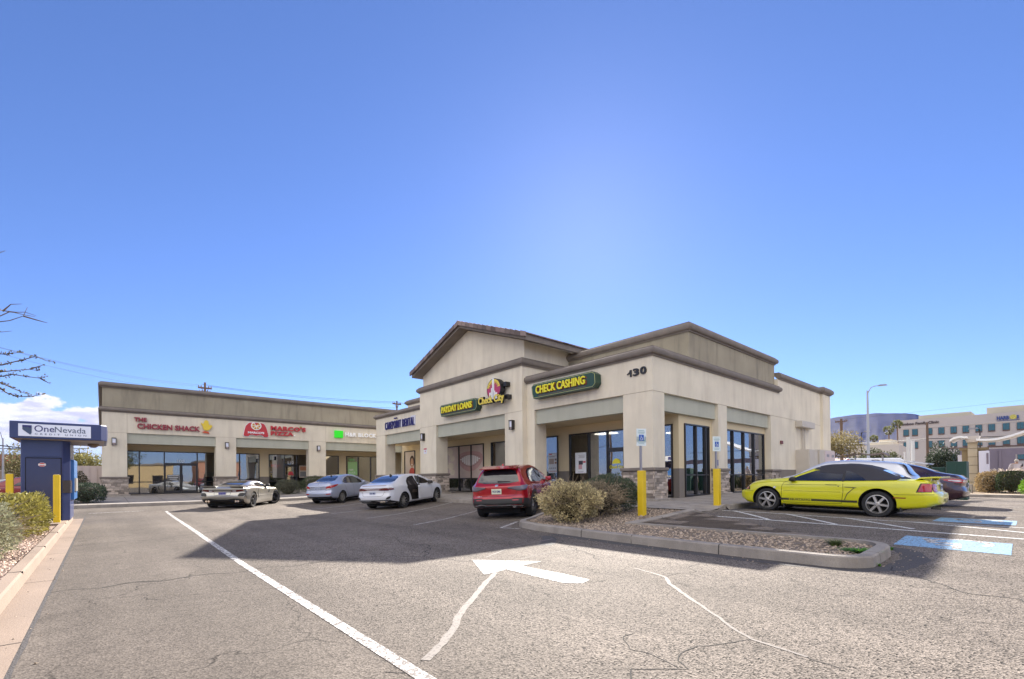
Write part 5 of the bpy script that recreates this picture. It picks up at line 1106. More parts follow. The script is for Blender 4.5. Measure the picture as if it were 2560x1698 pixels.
# white saloon, rear right door open
sp = dict(L=4.64, ra=1.0, wb=2.70, track=1.56, r=.325, arch=1.14, rb=.15, fb=.28,
  top=[(0, .93), (.12, 1.045), (.3, 1.075), (.62, 1.12), (1.0, 1.27), (1.5, 1.40), (2.0, 1.435), (2.5, 1.41), (3.0, 1.27), (3.5, 1.04), (3.7, .98), (4.2, .90), (4.5, .78), (4.64, .62)],
  belt=[(0, .90), (.3, .985), (.8, .985), (1.5, .955), (2.5, .92), (3.4, .90), (4.2, .82), (4.64, .58)],
  bot=[(0, .36), (.3, .26), (1.6, .2), (3.8, .2), (4.64, .30)], wid=[(0, .76), (.3, .86), (.8, .90), (2, .90), (3.6, .90), (4.3, .82), (4.64, .62)],
  rw=[(0, .70), (.6, .66), (1.1, .58), (1.6, .55), (2.4, .57), (3.0, .64), (3.5, .72), (4.64, .6)],
  rear=[(.2, .12), (.4, .02), (.55, 0), (.72, .06), (.9, .05), (1.05, .1)], front=[(.2, .1), (.45, 0), (.7, .1), (.9, .2)])
c = Car('saloon_car', 'white saloon car with its rear right door standing open', 'car', (9.27, 18.72), R(27.5), sp, white_c); c.wheels(10, style='thin', rim=rimm, lip=rimd, rr=.70, w_=.215)
c.drape('rear_window', rnd([(.62, -.62), (1.28, -.50), (1.34, 0), (1.28, .50), (.62, .62), (.56, 0)], 1), cglass, 'T', .006)
c.drape('side_window', rnd([(1.18, 1.0), (1.95, .96), (2.86, .94), (3.12, 1.0), (2.9, 1.15), (2.4, 1.31), (1.9, 1.33), (1.55, 1.27)], 1), cglass, side=1, off=.006)
c.drape('side_window', rnd([(2.12, .965), (2.86, .945), (3.14, 1.0), (2.9, 1.15), (2.4, 1.31), (2.2, 1.325)], 1), cglass, side=-1, off=.006); c.drape('windscreen', rnd([(2.65, -.52), (3.45, -.66), (3.5, 0), (3.45, .66), (2.65, .52), (2.62, 0)], 1), cglass, 'T', .006)
c.drape('door_opening', [(1.28, .98), (1.4, 1.12), (1.62, 1.26), (1.9, 1.32), (2.1, 1.32), (2.12, .3), (1.55, .3), (1.42, .56), (1.22, .85)], mat('cabin_dark', (.02, .015, .014), .9), side=-1, off=.007)
for p_, col in (([(1.55, .62), (1.95, .60), (1.95, .72), (1.6, .74)], (.10, .075, .06)), ([(1.45, .95), (1.6, .93), (1.62, 1.12), (1.5, 1.1)], (.07, .06, .055)), ([(1.85, .78), (2.0, .78), (2.0, 1.15), (1.9, 1.18)], (.05, .04, .04))): c.drape('seat', p_, mat('seat_%.2f' % col[0], col, .8), side=-1, off=.012)
# the opened door: hinge at the centre pillar
hp, _ = c.hit('S', 2.1, .6, -1); D = empty('open_door', (2.1-c.off, hp.y-.005, 0)); D.parent = c.root; D.rotation_euler = (0, 0, R(33))
mb = MB(); mb.prism([(-.02, .34), (-.60, .34), (-.72, .6), (-.86, .86), (-.86, .93), (-.02, .95)], -.05, .03, 'y'); dd_ = mb.build('door_skin', white_c, D, bevel=.015)
mb = MB(); mb.prism([(-.05, .40), (-.58, .40), (-.68, .62), (-.8, .86), (-.05, .88)], .03, .055, 'y'); mb.build('door_lining', blackpl, D)
mb = MB(); mb.tube([(-.84, 0, .94), (-.66, .0, 1.15), (-.4, .02, 1.29), (-.02, .03, 1.32)], .022, 6); mb.tube([(-.02, 0, .9), (-.02, .03, 1.32)], .022, 6); mb.build('window_frame', blackpl, D)
mb = MB(); mb.prism([(-.04, .94), (-.8, .94), (-.62, 1.15), (-.4, 1.27), (-.04, 1.30)], .005, .012, 'y'); mb.build('door_glass', cglass, D)
c.line('door_gap', [(2.12, .93), (2.14, .3), (3.16, .28), (3.22, .5), (3.2, .88)], .008, seam_m, both=True); c.line('door_gap', [(1.2, .95), (1.42, .56), (1.58, .3), (2.1, .3)], .007, seam_m, side=1); c.drape('door_handle', rnd([(2.25, .80), (2.43, .80), (2.43, .83), (2.25, .83)]), mat('pearl', (.6, .6, .62), .3), off=.02, both=True)
for sg in (1, -1): c.drape('tail_light', rnd([(sg*.30, .81), (sg*.82, .80), (sg*.84, .90), (sg*.55, .905), (sg*.30, .875)], 1), taild, 'B', .006, step=.05)
c.drape('light_bar', [(-.32, .835), (.32, .835), (.32, .872), (-.32, .872)], taild, 'B', .008); c.drape('tail_lens', [(.10, .82), (.34, .83), (.32, .90), (.12, .895)], taild, 'S', .008, both=True); c.line('chrome_strip', [(-.8, .912), (0, .905), (.8, .912)], .014, mat('bronze_trim', (.2, .12, .09), .3, metal=.5), 'B', .008)
c.line('boot_gap', [(-.56, .78), (-.5, .62), (-.42, .575), (.42, .575), (.5, .62), (.56, .78)], .009, seam_m, 'B'); c.line('spoiler_gap', [(-.6, 1.0), (0, 1.01), (.6, 1.0)], .02, mat('spoiler_shade', (.2, .1, .07), .4), 'B')
c.drape('lower_bumper', [(-.74, .3), (.74, .3), (.78, .43), (.5, .40), (-.5, .40), (-.78, .43)], blackpl, 'B', .006); c.drape('lower_bumper', [(.06, .28), (.6, .22), (.62, .31), (.3, .38), (.06, .43)], blackpl, 'S', .006, both=True)
for sg in (1, -1): c.drape('bumper_vent', rnd([(sg*.60, .44), (sg*.76, .46), (sg*.80, .58), (sg*.70, .55)], 1), blackpl, 'B', .008)
mb = MB(); mb.prism([(-.62, .335), (-.36, .335), (-.34, .37), (-.60, .385)], -2.3, -2.24, 'x'); mb.build('exhaust_tip', chrome, c.root); c.plate(0, .70, txt='NV 482'); c.mirror(2.98, .94, mat('mirror_dark', (.05, .045, .04), .3)); c.txt('lettering', 'GT', -.62, -.52, .72, .75, chrome, 'B'); c.txt('lettering', 'FORTE', .66, .5, .725, .75, chrome, 'B')
mb = MB(); mb.prism([(1.25-c.off, 1.34), (1.45-c.off, 1.385), (1.30-c.off, 1.45)], -.02, .02, 'y'); mb.build('roof_antenna', blackpl, c.root); mb = MB(); mb.box(-1.9, 1.6, -.6, .6, .14, .24); mb.build('underbody', well_m, c.root)
# silver blue saloon
sp2 = dict(sp); sp2.update(L=4.37, ra=.93, wb=2.57, r=.305, track=1.5, top=[(0, .95), (.1, 1.07), (.32, 1.10), (.6, 1.14), (1.0, 1.31), (1.5, 1.43), (2.0, 1.455), (2.4, 1.43), (2.9, 1.27), (3.3, 1.06), (3.55, .99), (4.0, .90), (4.25, .76), (4.37, .62)],
  belt=[(0, .92), (.3, 1.0), (.8, .99), (1.5, .955), (2.4, .92), (3.2, .89), (4.0, .80), (4.37, .58)], bot=[(0, .38), (.3, .28), (1.5, .22), (3.6, .22), (4.37, .30)], wid=[(0, .72), (.25, .80), (.8, .85), (2, .85), (3.4, .85), (4.1, .78), (4.37, .6)],
  rw=[(0, .64), (.6, .60), (1.0, .53), (1.6, .51), (2.3, .53), (2.9, .60), (3.4, .68), (4.37, .55)])
c = Car('saloon_car', 'pale silver blue saloon car parked left of the white one', 'car', (8.95, 24.75), R(35), sp2, ltblue); c.wheels(10, style='thin', rr=.66, w_=.2)
c.drape('rear_window', rnd([(.62, -.56), (1.24, -.46), (1.3, 0), (1.24, .46), (.62, .56), (.55, 0)], 1), cglass, 'T', .006); c.drape('side_window', rnd([(1.05, 1.02), (1.8, .98), (2.75, .93), (3.0, .98), (2.8, 1.13), (2.3, 1.32), (1.85, 1.36), (1.45, 1.27)], 1), cglass, off=.006, both=True)
c.line('door_gap', [(1.93, .96), (1.95, .3)], .008, seam_m, both=True); c.line('door_gap', [(1.1, 1.0), (1.3, .6), (1.5, .3), (3.0, .3), (3.08, .6), (3.02, .9)], .008, seam_m, both=True); c.line('window_pillar', [(1.9, .97), (1.86, 1.36)], .035, blackpl, both=True, off=.009)
c.drape('tail_light', rnd([(.06, .80), (.42, .89), (.60, .965), (.55, .99), (.30, .965), (.08, .93)], 1), tail, off=.007, both=True)
for sg in (1, -1): c.drape('tail_light', rnd([(sg*.42, .74), (sg*.7, .80), (sg*.74, .93), (sg*.60, .94)], 1), tail, 'B', .006); c.drape('reversing_lens', rnd([(sg*.44, .735), (sg*.66, .775), (sg*.68, .81), (sg*.5, .80)], 1), headl, 'B', .009); c.drape('reflector', rnd([(sg*.45, .49), (sg*.7, .50), (sg*.72, .55), (sg*.5, .54)], 1), tail, 'B', .007)
c.line('boot_gap', [(-.52, .88), (-.46, .68), (-.38, .64), (.38, .64), (.46, .68), (.52, .88)], .009, seam_m, 'B'); c.line('chrome_strip', [(-.4, .885), (.4, .885)], .022, mat('silver_trim', (.5, .5, .55), .25, metal=.8), 'B', .007); c.drape('boot_badge', rnd([(-.04, 1.0), (.04, 1.0), (.04, 1.035), (-.04, 1.035)]), chrome, 'B', .006); c.line('bumper_crease', [(-.75, .52), (0, .49), (.75, .52)], .012, blackpl, 'B', .003)
c.plate(0, .79, txt='NV 315'); c.mirror(2.82, .94, ltblue); mb = MB(); mb.prism([(1.15-c.off, 1.35), (1.3-c.off, 1.39), (1.2-c.off, 1.44)], -.02, .02, 'y'); mb.build('roof_antenna', blackpl, c.root); c.drape('lower_bumper', [(-.7, .32), (.7, .32), (.7, .41), (0, .37), (-.7, .41)], blackpl, 'B', .005); mb = MB(); mb.box(-1.8, 1.5, -.55, .55, .15, .26); mb.build('underbody', well_m, c.root)
# red crossover
sp3 = dict(L=4.57, ra=.96, wb=2.66, track=1.59, r=.345, arch=1.16, rb=.16, fb=.25, tumble=.94,
  top=[(0, 1.02), (.14, 1.22), (.36, 1.46), (.62, 1.575), (1.1, 1.61), (1.8, 1.62), (2.4, 1.57), (2.9, 1.40), (3.4, 1.15), (3.6, 1.09), (4.1, 1.0), (4.4, .88), (4.57, .7)],
  belt=[(0, .98), (.2, 1.05), (.8, 1.05), (1.6, 1.01), (2.6, .98), (3.4, .97), (4.1, .9), (4.57, .66)], bot=[(0, .44), (.3, .33), (1.6, .26), (3.8, .26), (4.57, .36)],
  wid=[(0, .80), (.25, .89), (.8, .92), (2, .91), (3.6, .92), (4.2, .84), (4.57, .66)], rw=[(0, .70), (.3, .64), (.7, .60), (1.5, .60), (2.4, .60), (2.9, .66), (3.4, .76), (4.57, .62)],
  rear=[(.3, .12), (.48, .0), (.62, .02), (.75, .05), (1.0, .05), (1.15, .13), (1.3, .14), (1.6, .2)], front=[(.3, .1), (.5, 0), (.8, .08), (1.0, .2)])
c = Car('crossover_car', 'red crossover car parked nose in beside the planted island', 'car', (9.66, 11.27), R(32), sp3, redc); c.wheels(5, style='split', rim=rimm, lip=rimd, rr=.70, w_=.225)
c.drape('rear_window', rnd([(-.66, 1.09), (.66, 1.09), (.60, 1.3), (.48, 1.50), (-.48, 1.50), (-.60, 1.3)], 1), cglass, 'B', .006, step=.06); c.drape('side_window', rnd([(.80, 1.20), (1.0, 1.08), (1.7, 1.05), (2.8, 1.02), (3.08, 1.06), (2.8, 1.27), (2.35, 1.47), (1.5, 1.51), (1.05, 1.43)], 1), cglass, off=.006, both=True)
for x_ in (1.22, 2.0): c.line('window_pillar', [(x_+.05, 1.05), (x_-.03, 1.5)], .04, blackpl, both=True, off=.009)
mb = MB(); mb.prism([(-2.08, 1.535), (-1.75, 1.605), (-1.6, 1.62), (-1.75, 1.58), (-2.06, 1.51)], -.58, .58, 'y'); mb.build('roof_spoiler', redc, c.root, bevel=.006)
for sg in (1, -1):
    c.drape('tail_light', rnd([(sg*.34, .96), (sg*.70, .88), (sg*.86, .90), (sg*.88, 1.0), (sg*.70, 1.01), (sg*.36, .99)], 1), mat('smoked_tail', (.13, .11, .14), .12, coat=1), 'B', .007); c.line('tail_light_edge', [(sg*.34, .955), (sg*.68, .875), (sg*.86, .89)], .018, blackpl, 'B', .011)
    c.drape('reflector', [(sg*.48, .585), (sg*.66, .585), (sg*.66, .615), (sg*.48, .615)], tail, 'B', .012)
c.drape('tail_light', rnd([(.10, .92), (.45, 1.0), (.42, 1.03), (.12, 1.02)], 1), M['smoked_tail'], 'S', .008, both=True)
c.drape('lower_bumper', [(-.86, .64), (-.84, .46), (-.6, .36), (.6, .36), (.84, .46), (.86, .64)], blackpl, 'B', .007, step=.06); c.drape('lower_bumper', [(.04, .40), (.62, .34), (.58, .42), (.40, .62), (.04, .66)], blackpl, 'S', .007, both=True); c.line('silver_diffuser', [(-.78, .43), (-.4, .455), (.3, .45), (.5, .47), (.78, .43)], .03, mat('silver_trim', (.5, .5, .55), .25, metal=.8), 'B', .014); c.line('silver_diffuser', [(-.74, .385), (.4, .38), (.74, .385)], .02, M['silver_trim'], 'B', .014)
for k, ax in enumerate((.96, 3.62)):
    a_ = [(ax+.46*math.cos(R(q)), .35+.46*math.sin(R(q))) for q in range(-18, 199, 12)]; c.line('arch_trim', a_, .085, blackpl, both=True, off=.006, step=.1)
c.drape('sill_trim', [(1.44, .28), (3.14, .28), (3.14, .37), (1.44, .37)], blackpl, both=True, off=.006); c.line('door_gap', [(2.08, 1.03), (2.12, .36)], .008, seam_m, both=True); c.line('door_gap', [(.95, 1.06), (1.2, .82), (1.42, .6), (1.46, .38)], .008, seam_m, both=True); c.line('door_gap', [(3.12, 1.0), (3.16, .7), (3.1, .38)], .008, seam_m, both=True)
for x_ in (2.25, 1.35): c.drape('door_handle', rnd([(x_, .90), (x_+.17, .895), (x_+.17, .925), (x_, .93)]), redc, off=.022, both=True)
c.line('tailgate_gap', [(-.62, 1.02), (-.60, .80), (-.50, .71), (.50, .71), (.60, .80), (.62, 1.02)], .008, seam_m, 'B'); mb = MB(); mb.tube([(-2.22, -.04, 1.15), (-2.2, -.42, 1.15)], [.025, .012], 8); mb.build('rear_wiper', blackpl, c.root); mb = MB(); p_, n_ = c.hit('B', -.52, .41); mb.lathe([(.045, p_.x-.03), (.05, p_.x-.03), (.05, p_.x+.08), (.045, p_.x+.08)], 16, 'x', (0, -.52, .41)); mb.build('exhaust_tip', chrome, c.root)
c.plate(0, .86, txt='9C8 GM6', m=mat('plate_cream', (.62, .64, .50), .4)); c.drape('tailgate_badge', rnd([(-.05, 1.005), (.05, 1.005), (.045, 1.06), (-.045, 1.06)]), chrome, 'B', .009); c.txt('lettering', 'HR-V', .62, .48, .70, .725, chrome, 'B'); c.mirror(2.98, 1.03, redc); mb = MB(); mb.prism([(.75-c.off, 1.58), (.95-c.off, 1.61), (.78-c.off, 1.67)], -.02, .02, 'y'); mb.build('roof_antenna', redc, c.root)
mb = MB(); mb.box(-1.9, 1.6, -.6, .6, .18, .34); mb.build('underbody', well_m, c.root)
# champagne sports coupe
champ = carpaint('champagne_paint', (.40, .385, .35), metal=.75, rough=.3)
sp4 = dict(L=4.63, ra=.95, wb=2.72, track=1.62, r=.345, arch=1.13, rb=.10, fb=.38, tumble=.95,
  top=[(0, .88), (.12, .955), (.35, .965), (.8, 1.02), (1.3, 1.13), (1.8, 1.215), (2.2, 1.23), (2.6, 1.18), (3.0, 1.02), (3.3, .90), (3.8, .80), (4.3, .66), (4.55, .52), (4.63, .42)],
  belt=[(0, .84), (.3, .92), (.9, .955), (1.5, .93), (2.2, .88), (3.0, .86), (3.7, .84), (4.2, .68), (4.5, .5), (4.63, .38)], bot=[(0, .34), (.2, .24), (.7, .16), (1.6, .14), (4.0, .14), (4.63, .2)],
  wid=[(0, .90), (.2, .95), (.9, .97), (1.6, .93), (2.4, .90), (3.2, .93), (3.7, .95), (4.3, .86), (4.63, .55)], rw=[(0, .84), (.5, .74), (1.0, .60), (1.6, .52), (2.3, .53), (2.8, .62), (3.3, .74), (4.63, .5)],
  rear=[(.15, .2), (.35, .06), (.55, 0), (.75, .06), (.9, .0), (1.0, .05)], front=[(.1, .1), (.25, 0), (.4, .08), (.6, .3)])
c = Car('sports_car', 'low champagne coloured sports coupe with its front wheels turned, at far left of the cars', 'car', (4.52, 24.8), R(56), sp4, champ); c.wheels(5, style='split', rim=rimd, lip=rimm, rr=.76, w_=.29, steer=R(-28))
c.drape('rear_window', rnd([(.55, -.46), (1.5, -.42), (1.75, -.40), (1.78, 0), (1.75, .40), (1.5, .42), (.55, .46), (.5, 0)], 1), cglass, 'T', .007, step=.06); c.drape('side_window', rnd([(1.55, .97), (2.0, .92), (2.85, .90), (3.1, .92), (2.75, 1.05), (2.3, 1.15), (1.85, 1.14)], 1), cglass, off=.006, both=True)
for sg in (1, -1):
    c.drape('tail_light', rnd([(sg*.36, .735), (sg*.60, .73), (sg*.88, .80), (sg*.86, .855), (sg*.38, .83)], 1), taild, 'B', .007); c.drape('reversing_lens', rnd([(sg*.40, .77), (sg*.56, .765), (sg*.56, .82), (sg*.40, .81)], 1), headl, 'B', .011); c.drape('bumper_vent', rnd([(sg*.62, .54), (sg*.9, .56), (sg*.93, .70), (sg*.70, .70)], 1), blackpl, 'B', .006)
c.drape('diffuser', [(-.84, .24), (.84, .24), (.86, .42), (.5, .45), (.2, .41), (-.2, .41), (-.5, .45), (-.86, .42)], blackpl, 'B', .008); c.plate(0, .655, w_=.30, txt='6 E T', m=mat('plate_blue', (.12, .12, .32), .4)); c.line('plate_recess', [(-.36, .80), (-.32, .58), (.32, .58), (.36, .80)], .012, seam_m, 'B'); mb = MB()
for sg in (1, -1): mb.prism([(-2.26, .955), (-1.98, .945), (-1.96, .97), (-2.3, 1.01)], sg*.3, sg*.86, 'y')
mb.build('spoiler', champ, c.root, bevel=.01); mb = MB()
for q in (-.66, -.56, .56, .66): mb.lathe([(.04, -2.29), (.045, -2.29), (.045, -2.15)], 10, 'x', (0, q, .33))
mb.build('exhaust_tip', chrome, c.root)
c.drape('side_intake', [(1.55, .9), (1.62, .92), (1.5, .68), (1.62, .42), (1.5, .42), (1.38, .66)], blackpl, both=True, off=.006); c.line('door_gap', [(1.62, .9), (1.9, .3), (3.0, .28), (3.1, .6), (3.02, .88)], .008, seam_m, both=True); c.drape('intake_shade', [(2.72, .62), (2.95, .66), (2.98, .82), (2.88, .84)], blackpl, both=True, off=.005); c.mirror(2.72, .93, blackpl, .9); c.drape('headlight', rnd([(4.0, .60), (4.35, .46), (4.38, .52), (4.1, .68)], 1), headl, off=.007, both=True)
mb = MB(); mb.box(-1.9, 1.6, -.7, .7, .1, .2); mb.build('underbody', well_m, c.root)
# silver hatchback and dark saloon beyond the yellow car
silv = carpaint('silver_paint', (.58, .60, .66), metal=.35); plum = carpaint('dark_plum_paint', (.045, .018, .028), metal=.3, rough=.2)
sp5 = dict(sp3); sp5.update(L=4.35, wb=2.6, r=.315, ra=.85, top=[(0, .98), (.12, 1.15), (.3, 1.33), (.5, 1.43), (1.0, 1.475), (1.7, 1.5), (2.3, 1.47), (2.8, 1.32), (3.3, 1.07), (3.5, 1.0), (4.0, .9), (4.35, .66)], belt=[(0, .93), (.2, 1.0), (.8, 1.0), (1.6, .97), (2.6, .93), (3.4, .9), (4.0, .82), (4.35, .6)], bot=[(0, .36), (.3, .26), (1.6, .2), (3.6, .2), (4.35, .3)], wid=[(0, .78), (.25, .85), (.8, .88), (2, .88), (3.4, .88), (4.0, .8), (4.35, .62)], rw=[(0, .66), (.3, .61), (.7, .58), (2.2, .57), (2.8, .63), (3.3, .72), (4.35, .6)])
for k_ in ('top', 'belt', 'bot', 'wid', 'rw'): sp5[k_] = [(x if x < 1.7 else 1.7+(x-1.7)*.82, v) for x, v in sp5[k_]]
sp5.update(L=1.7+2.65*.82, wb=2.4)
c = Car('hatchback_car', 'silver hatchback parked between the yellow convertible and the dark saloon', 'car', (18.1, 3.3), R(90), sp5, silv); c.wheels(7, style='spoke', rr=.66)
c.drape('rear_window', rnd([(-.62, 1.03), (.62, 1.03), (.56, 1.2), (.46, 1.36), (-.46, 1.36), (-.56, 1.2)], 1), cglass, 'B', .006); c.drape('side_window', rnd([(.62, 1.14), (.9, 1.03), (1.7, 1.0), (2.45, .97), (2.65, 1.0), (2.45, 1.18), (2.0, 1.36), (1.5, 1.40), (.95, 1.33)], 1), cglass, both=True, off=.006); mb = MB(); mb.prism([(-2.12, 1.36), (-1.65, 1.44), (-1.5, 1.48), (-1.65, 1.475), (-2.15, 1.40)], -.56, .56, 'y'); mb.build('roof_spoiler', silv, c.root, bevel=.006)
for sg in (1, -1): c.drape('tail_light', rnd([(sg*.5, .78), (sg*.76, .8), (sg*.78, .95), (sg*.62, .95)], 1), tail, 'B', .006)
c.plate(0, .75, txt='NV 90'); c.mirror(2.8, .98, silv); mb = MB(); mb.tube([(-2.12, .0, 1.05), (-2.08, .28, 1.12)], .015, 6); mb.build('rear_wiper', blackpl, c.root)
sp6 = dict(sp); sp6.update(L=4.87, wb=2.85, ra=1.08, r=.34, top=[(0, .96), (.12, 1.06), (.32, 1.09), (.7, 1.15), (1.2, 1.33), (1.8, 1.45), (2.3, 1.475), (2.7, 1.45), (3.2, 1.29), (3.7, 1.06), (3.95, .98), (4.5, .86), (4.75, .74), (4.87, .6)], belt=[(0, .93), (.3, 1.0), (.8, 1.0), (1.5, .97), (2.5, .93), (3.5, .9), (4.4, .8), (4.87, .56)], wid=[(0, .78), (.3, .88), (.8, .925), (2, .925), (3.8, .925), (4.5, .83), (4.87, .62)], bot=[(0, .36), (.3, .26), (1.6, .2), (4.0, .2), (4.87, .3)], rw=[(0, .70), (.7, .66), (1.2, .58), (1.7, .55), (2.5, .57), (3.1, .64), (3.7, .74), (4.87, .6)])
c = Car('saloon_car', 'dark plum saloon car at the right end of the parked row', 'car', (21.1, 2.75), R(90), sp6, plum); c.wheels(5, style='split', rr=.7)
c.drape('rear_window', rnd([(.72, -.6), (1.5, -.48), (1.55, 0), (1.5, .48), (.72, .6), (.66, 0)], 1), cglass, 'T', .006); c.drape('side_window', rnd([(1.25, 1.03), (2.0, .99), (3.1, .95), (3.35, .99), (3.1, 1.16), (2.6, 1.34), (2.0, 1.37), (1.6, 1.29)], 1), cglass, both=True, off=.006)
c.drape('tail_light', rnd([(.08, .80), (.50, .87), (.58, .92), (.35, .945), (.10, .93)], 1), tail, off=.007, both=True); c.drape('tail_light_core', rnd([(.12, .85), (.42, .88), (.44, .905), (.14, .90)], 1), headl, off=.011, both=True)
for sg in (1, -1): c.drape('tail_light', rnd([(sg*.42, .82), (sg*.74, .80), (sg*.78, .92), (sg*.5, .92)], 1), tail, 'B', .006); c.drape('tail_light_core', rnd([(sg*.48, .845), (sg*.7, .84), (sg*.7, .89), (sg*.5, .89)], 1), headl, 'B', .01)
c.line('chrome_strip', [(-.5, .95), (.5, .95)], .02, chrome, 'B', .007); c.plate(0, .74, txt='NV 66'); c.mirror(3.2, .96, plum); c.line('door_gap', [(2.3, .94), (2.34, .3)], .008, seam_m, both=True); c.drape('lower_bumper', [(-.74, .3), (.74, .3), (.74, .40), (-.74, .40)], blackpl, 'B', .006)
# far vehicles
def farcar(name, lab, pos, yaw, spx, pm, cat='car', side=None, top=None):
    c = Car(name, lab, cat, pos, yaw, spx, pm); c.wheels(5, style='spoke', rr=.66)
    c.drape('side_window', rnd([(.7, 1.12), (1.0, 1.02), (1.8, 1.0), (2.45, .97), (2.65, 1.0), (2.4, 1.2), (2.0, 1.34), (1.5, 1.38), (1.0, 1.32)], 1), cglass, both=True, off=.006)
    c.drape('rear_window', rnd([(-.6, 1.05), (.6, 1.05), (.46, 1.34), (-.46, 1.34)], 1), cglass, 'B', .006); c.drape('windscreen', rnd([(2.5, -.52), (3.2, -.64), (3.2, .64), (2.5, .52)], 1), cglass, 'T', .006)
    for sg in (1, -1): c.drape('tail_light', rnd([(sg*.5, .78), (sg*.76, .8), (sg*.78, .95), (sg*.62, .95)], 1), tail, 'B', .006)
    return c
farcar('parked_car', 'white car with a red roof stripe seen over the yellow car near the van', (38.2, 10.4), R(-65), sp5, carpaint('far_white', (.62, .6, .6)))
farcar('parked_car', 'silver pickup like car parked left of the green utility boxes', (44.5, 5.2), R(-100), sp3, carpaint('far_silver', (.45, .46, .5)))
farcar('parked_car', 'dusty red car parked behind the kiosk by the desert shrubs', (-3.0, 47), R(190), sp3, carpaint('far_red', (.32, .05, .05)))
farcar('parked_car', 'pale car parked behind the kiosk beside the red one', (-4.6, 54), R(190), sp5, carpaint('far_pale', (.5, .5, .48)))
# white van
V_ = empty('delivery_van', (51.5, 9.6, G(51, 9)), R(-72)); prop(V_, 'white van with a red rear stripe and small red lettering on its side', 'van')
van_w = carpaint('van_white', (.74, .76, .82)); mb = MB(); mb.prism([(-2.6, .35), (2.6, .35), (2.65, 1.1), (2.3, 1.45), (1.55, 2.45), (1.2, 2.72), (-2.5, 2.78), (-2.62, 2.6)], -1.0, 1.0, 'y'); mb.build('body', van_w, V_, bevel=.09)
for sg in (1, -1):
    mb = MB(); mb.prism([(.95, 1.5), (2.0, 1.5), (1.5, 2.1), (.95, 2.15)], sg*1.005, sg*1.015, 'y'); mb.build('side_window', cglass, V_); mb = MB(); mb.prism([(-2.58, .6), (-1.75, .6), (-2.3, 2.7), (-2.55, 2.7)], sg*1.003, sg*1.012, 'y'); mb.build('red_stripe', red_s, V_); mb = MB(); mb.prism([(-1.72, .6), (-1.3, .6), (-2.0, 2.7), (-2.27, 2.7)], sg*1.003, sg*1.012, 'y'); mb.build('black_stripe', blackpl, V_)
mb = MB(); fr_m = Matrix(((-1, 0, 0), (0, 0, 1), (0, 1, 0))).to_4x4()
text_into(mb, 'FRONTLINE', -.75, .75, 1.85, 2.05, Matrix(((1, 0, 0), (0, 0, -1), (0, 1, 0))).to_4x4(), (-.5, -1.012, 0), 0, .004, bold=.03); mb.build('lettering', red_s, V_)
mb = MB(); pts = [(-.5+.5*math.cos(R(a)), 2.2+.38*math.sin(R(a))) for a in range(0, 181, 15)]
for i in range(len(pts)-1): mb.tube([(pts[i][0], -1.012, pts[i][1]), (pts[i+1][0], -1.012, pts[i+1][1])], .03, 5)
for q in (-1.05, .05): mb.lathe([(.16, 0), (.16, .01)], 12, 'y', (q, -1.015, 2.35))
mb.build('emblem', mat('emblem_dark', (.1, .05, .08), .5), V_)
mb = MB(); mb.prism([(1.62, 2.38), (2.32, 1.47), (2.36, 1.5), (1.66, 2.42)], -.85, .85, 'y'); mb.build('windscreen', cglass, V_)
for x_ in (-1.6, 1.8):
    for sg in (1, -1): h = empty('wheel', (x_, sg*.92, .36)); h.parent = V_; mb = MB(); mb.lathe([(.22, -.1), (.36, -.1), (.36, .1), (.22, .1)], 24, 'y'); mb.build('tyre', tyre_m, h); mb = MB(); mb.lathe([(.22, -.08), (.22, .09), (.05, .09)], 16, 'y'); mb.build('rim', rimm, h)
# ================================================================ VEGETATION
def leafmat(name, col, vc=.5, tr=.25):
    if name in M: return M[name]
    m, nt, N, L, b = _nt(name); a = N.new('ShaderNodeAttribute'); a.attribute_name = 'var'
    r = N.new('ShaderNodeMapRange'); L.new(a.outputs['Fac'], r.inputs[0]); r.inputs[3].default_value = 1-vc; r.inputs[4].default_value = 1+vc
    v = N.new('ShaderNodeVectorMath'); v.operation = 'SCALE'; v.inputs[0].default_value = col; L.new(r.outputs[0], v.inputs['Scale'])
    L.new(v.outputs[0], b.inputs['Base Color']); b.inputs['Roughness'].default_value = .6; b.inputs['Specular IOR Level'].default_value = .25
    t = N.new('ShaderNodeBsdfTranslucent'); L.new(v.outputs[0], t.inputs[0]); mx = N.new('ShaderNodeMixShader'); mx.inputs[0].default_value = tr
    out = N['Material Output']; L.new(b.outputs[0], mx.inputs[1]); L.new(t.outputs[0], mx.inputs[2]); L.new(mx.outputs[0], out.inputs[0]); M[name] = m; return m
bark = mat('bark', (.14, .10, .075), .95, var=.2, bump=.6, bscale=25); twigm = mat('dry_twig', (.30, .23, .15), .9)
def leaf(mb, p, d, s, asp=.45):
    d = d.normalized(); a = d.cross(Vector((random.uniform(-1, 1), random.uniform(-1, 1), random.uniform(-1, 1))))
    if a.length < .01: return
    a = a.normalized()*s*asp*.5; q = d*s
    i = [mb.vert(p), mb.vert(p+q*.5+a), mb.vert(p+q), mb.vert(p+q*.5-a)]; mb.face(i)
def rv():
    while True:
        v = Vector((random.uniform(-1, 1), random.uniform(-1, 1), random.uniform(-1, 1)))
        if .05 < v.length < 1: return v.normalized()
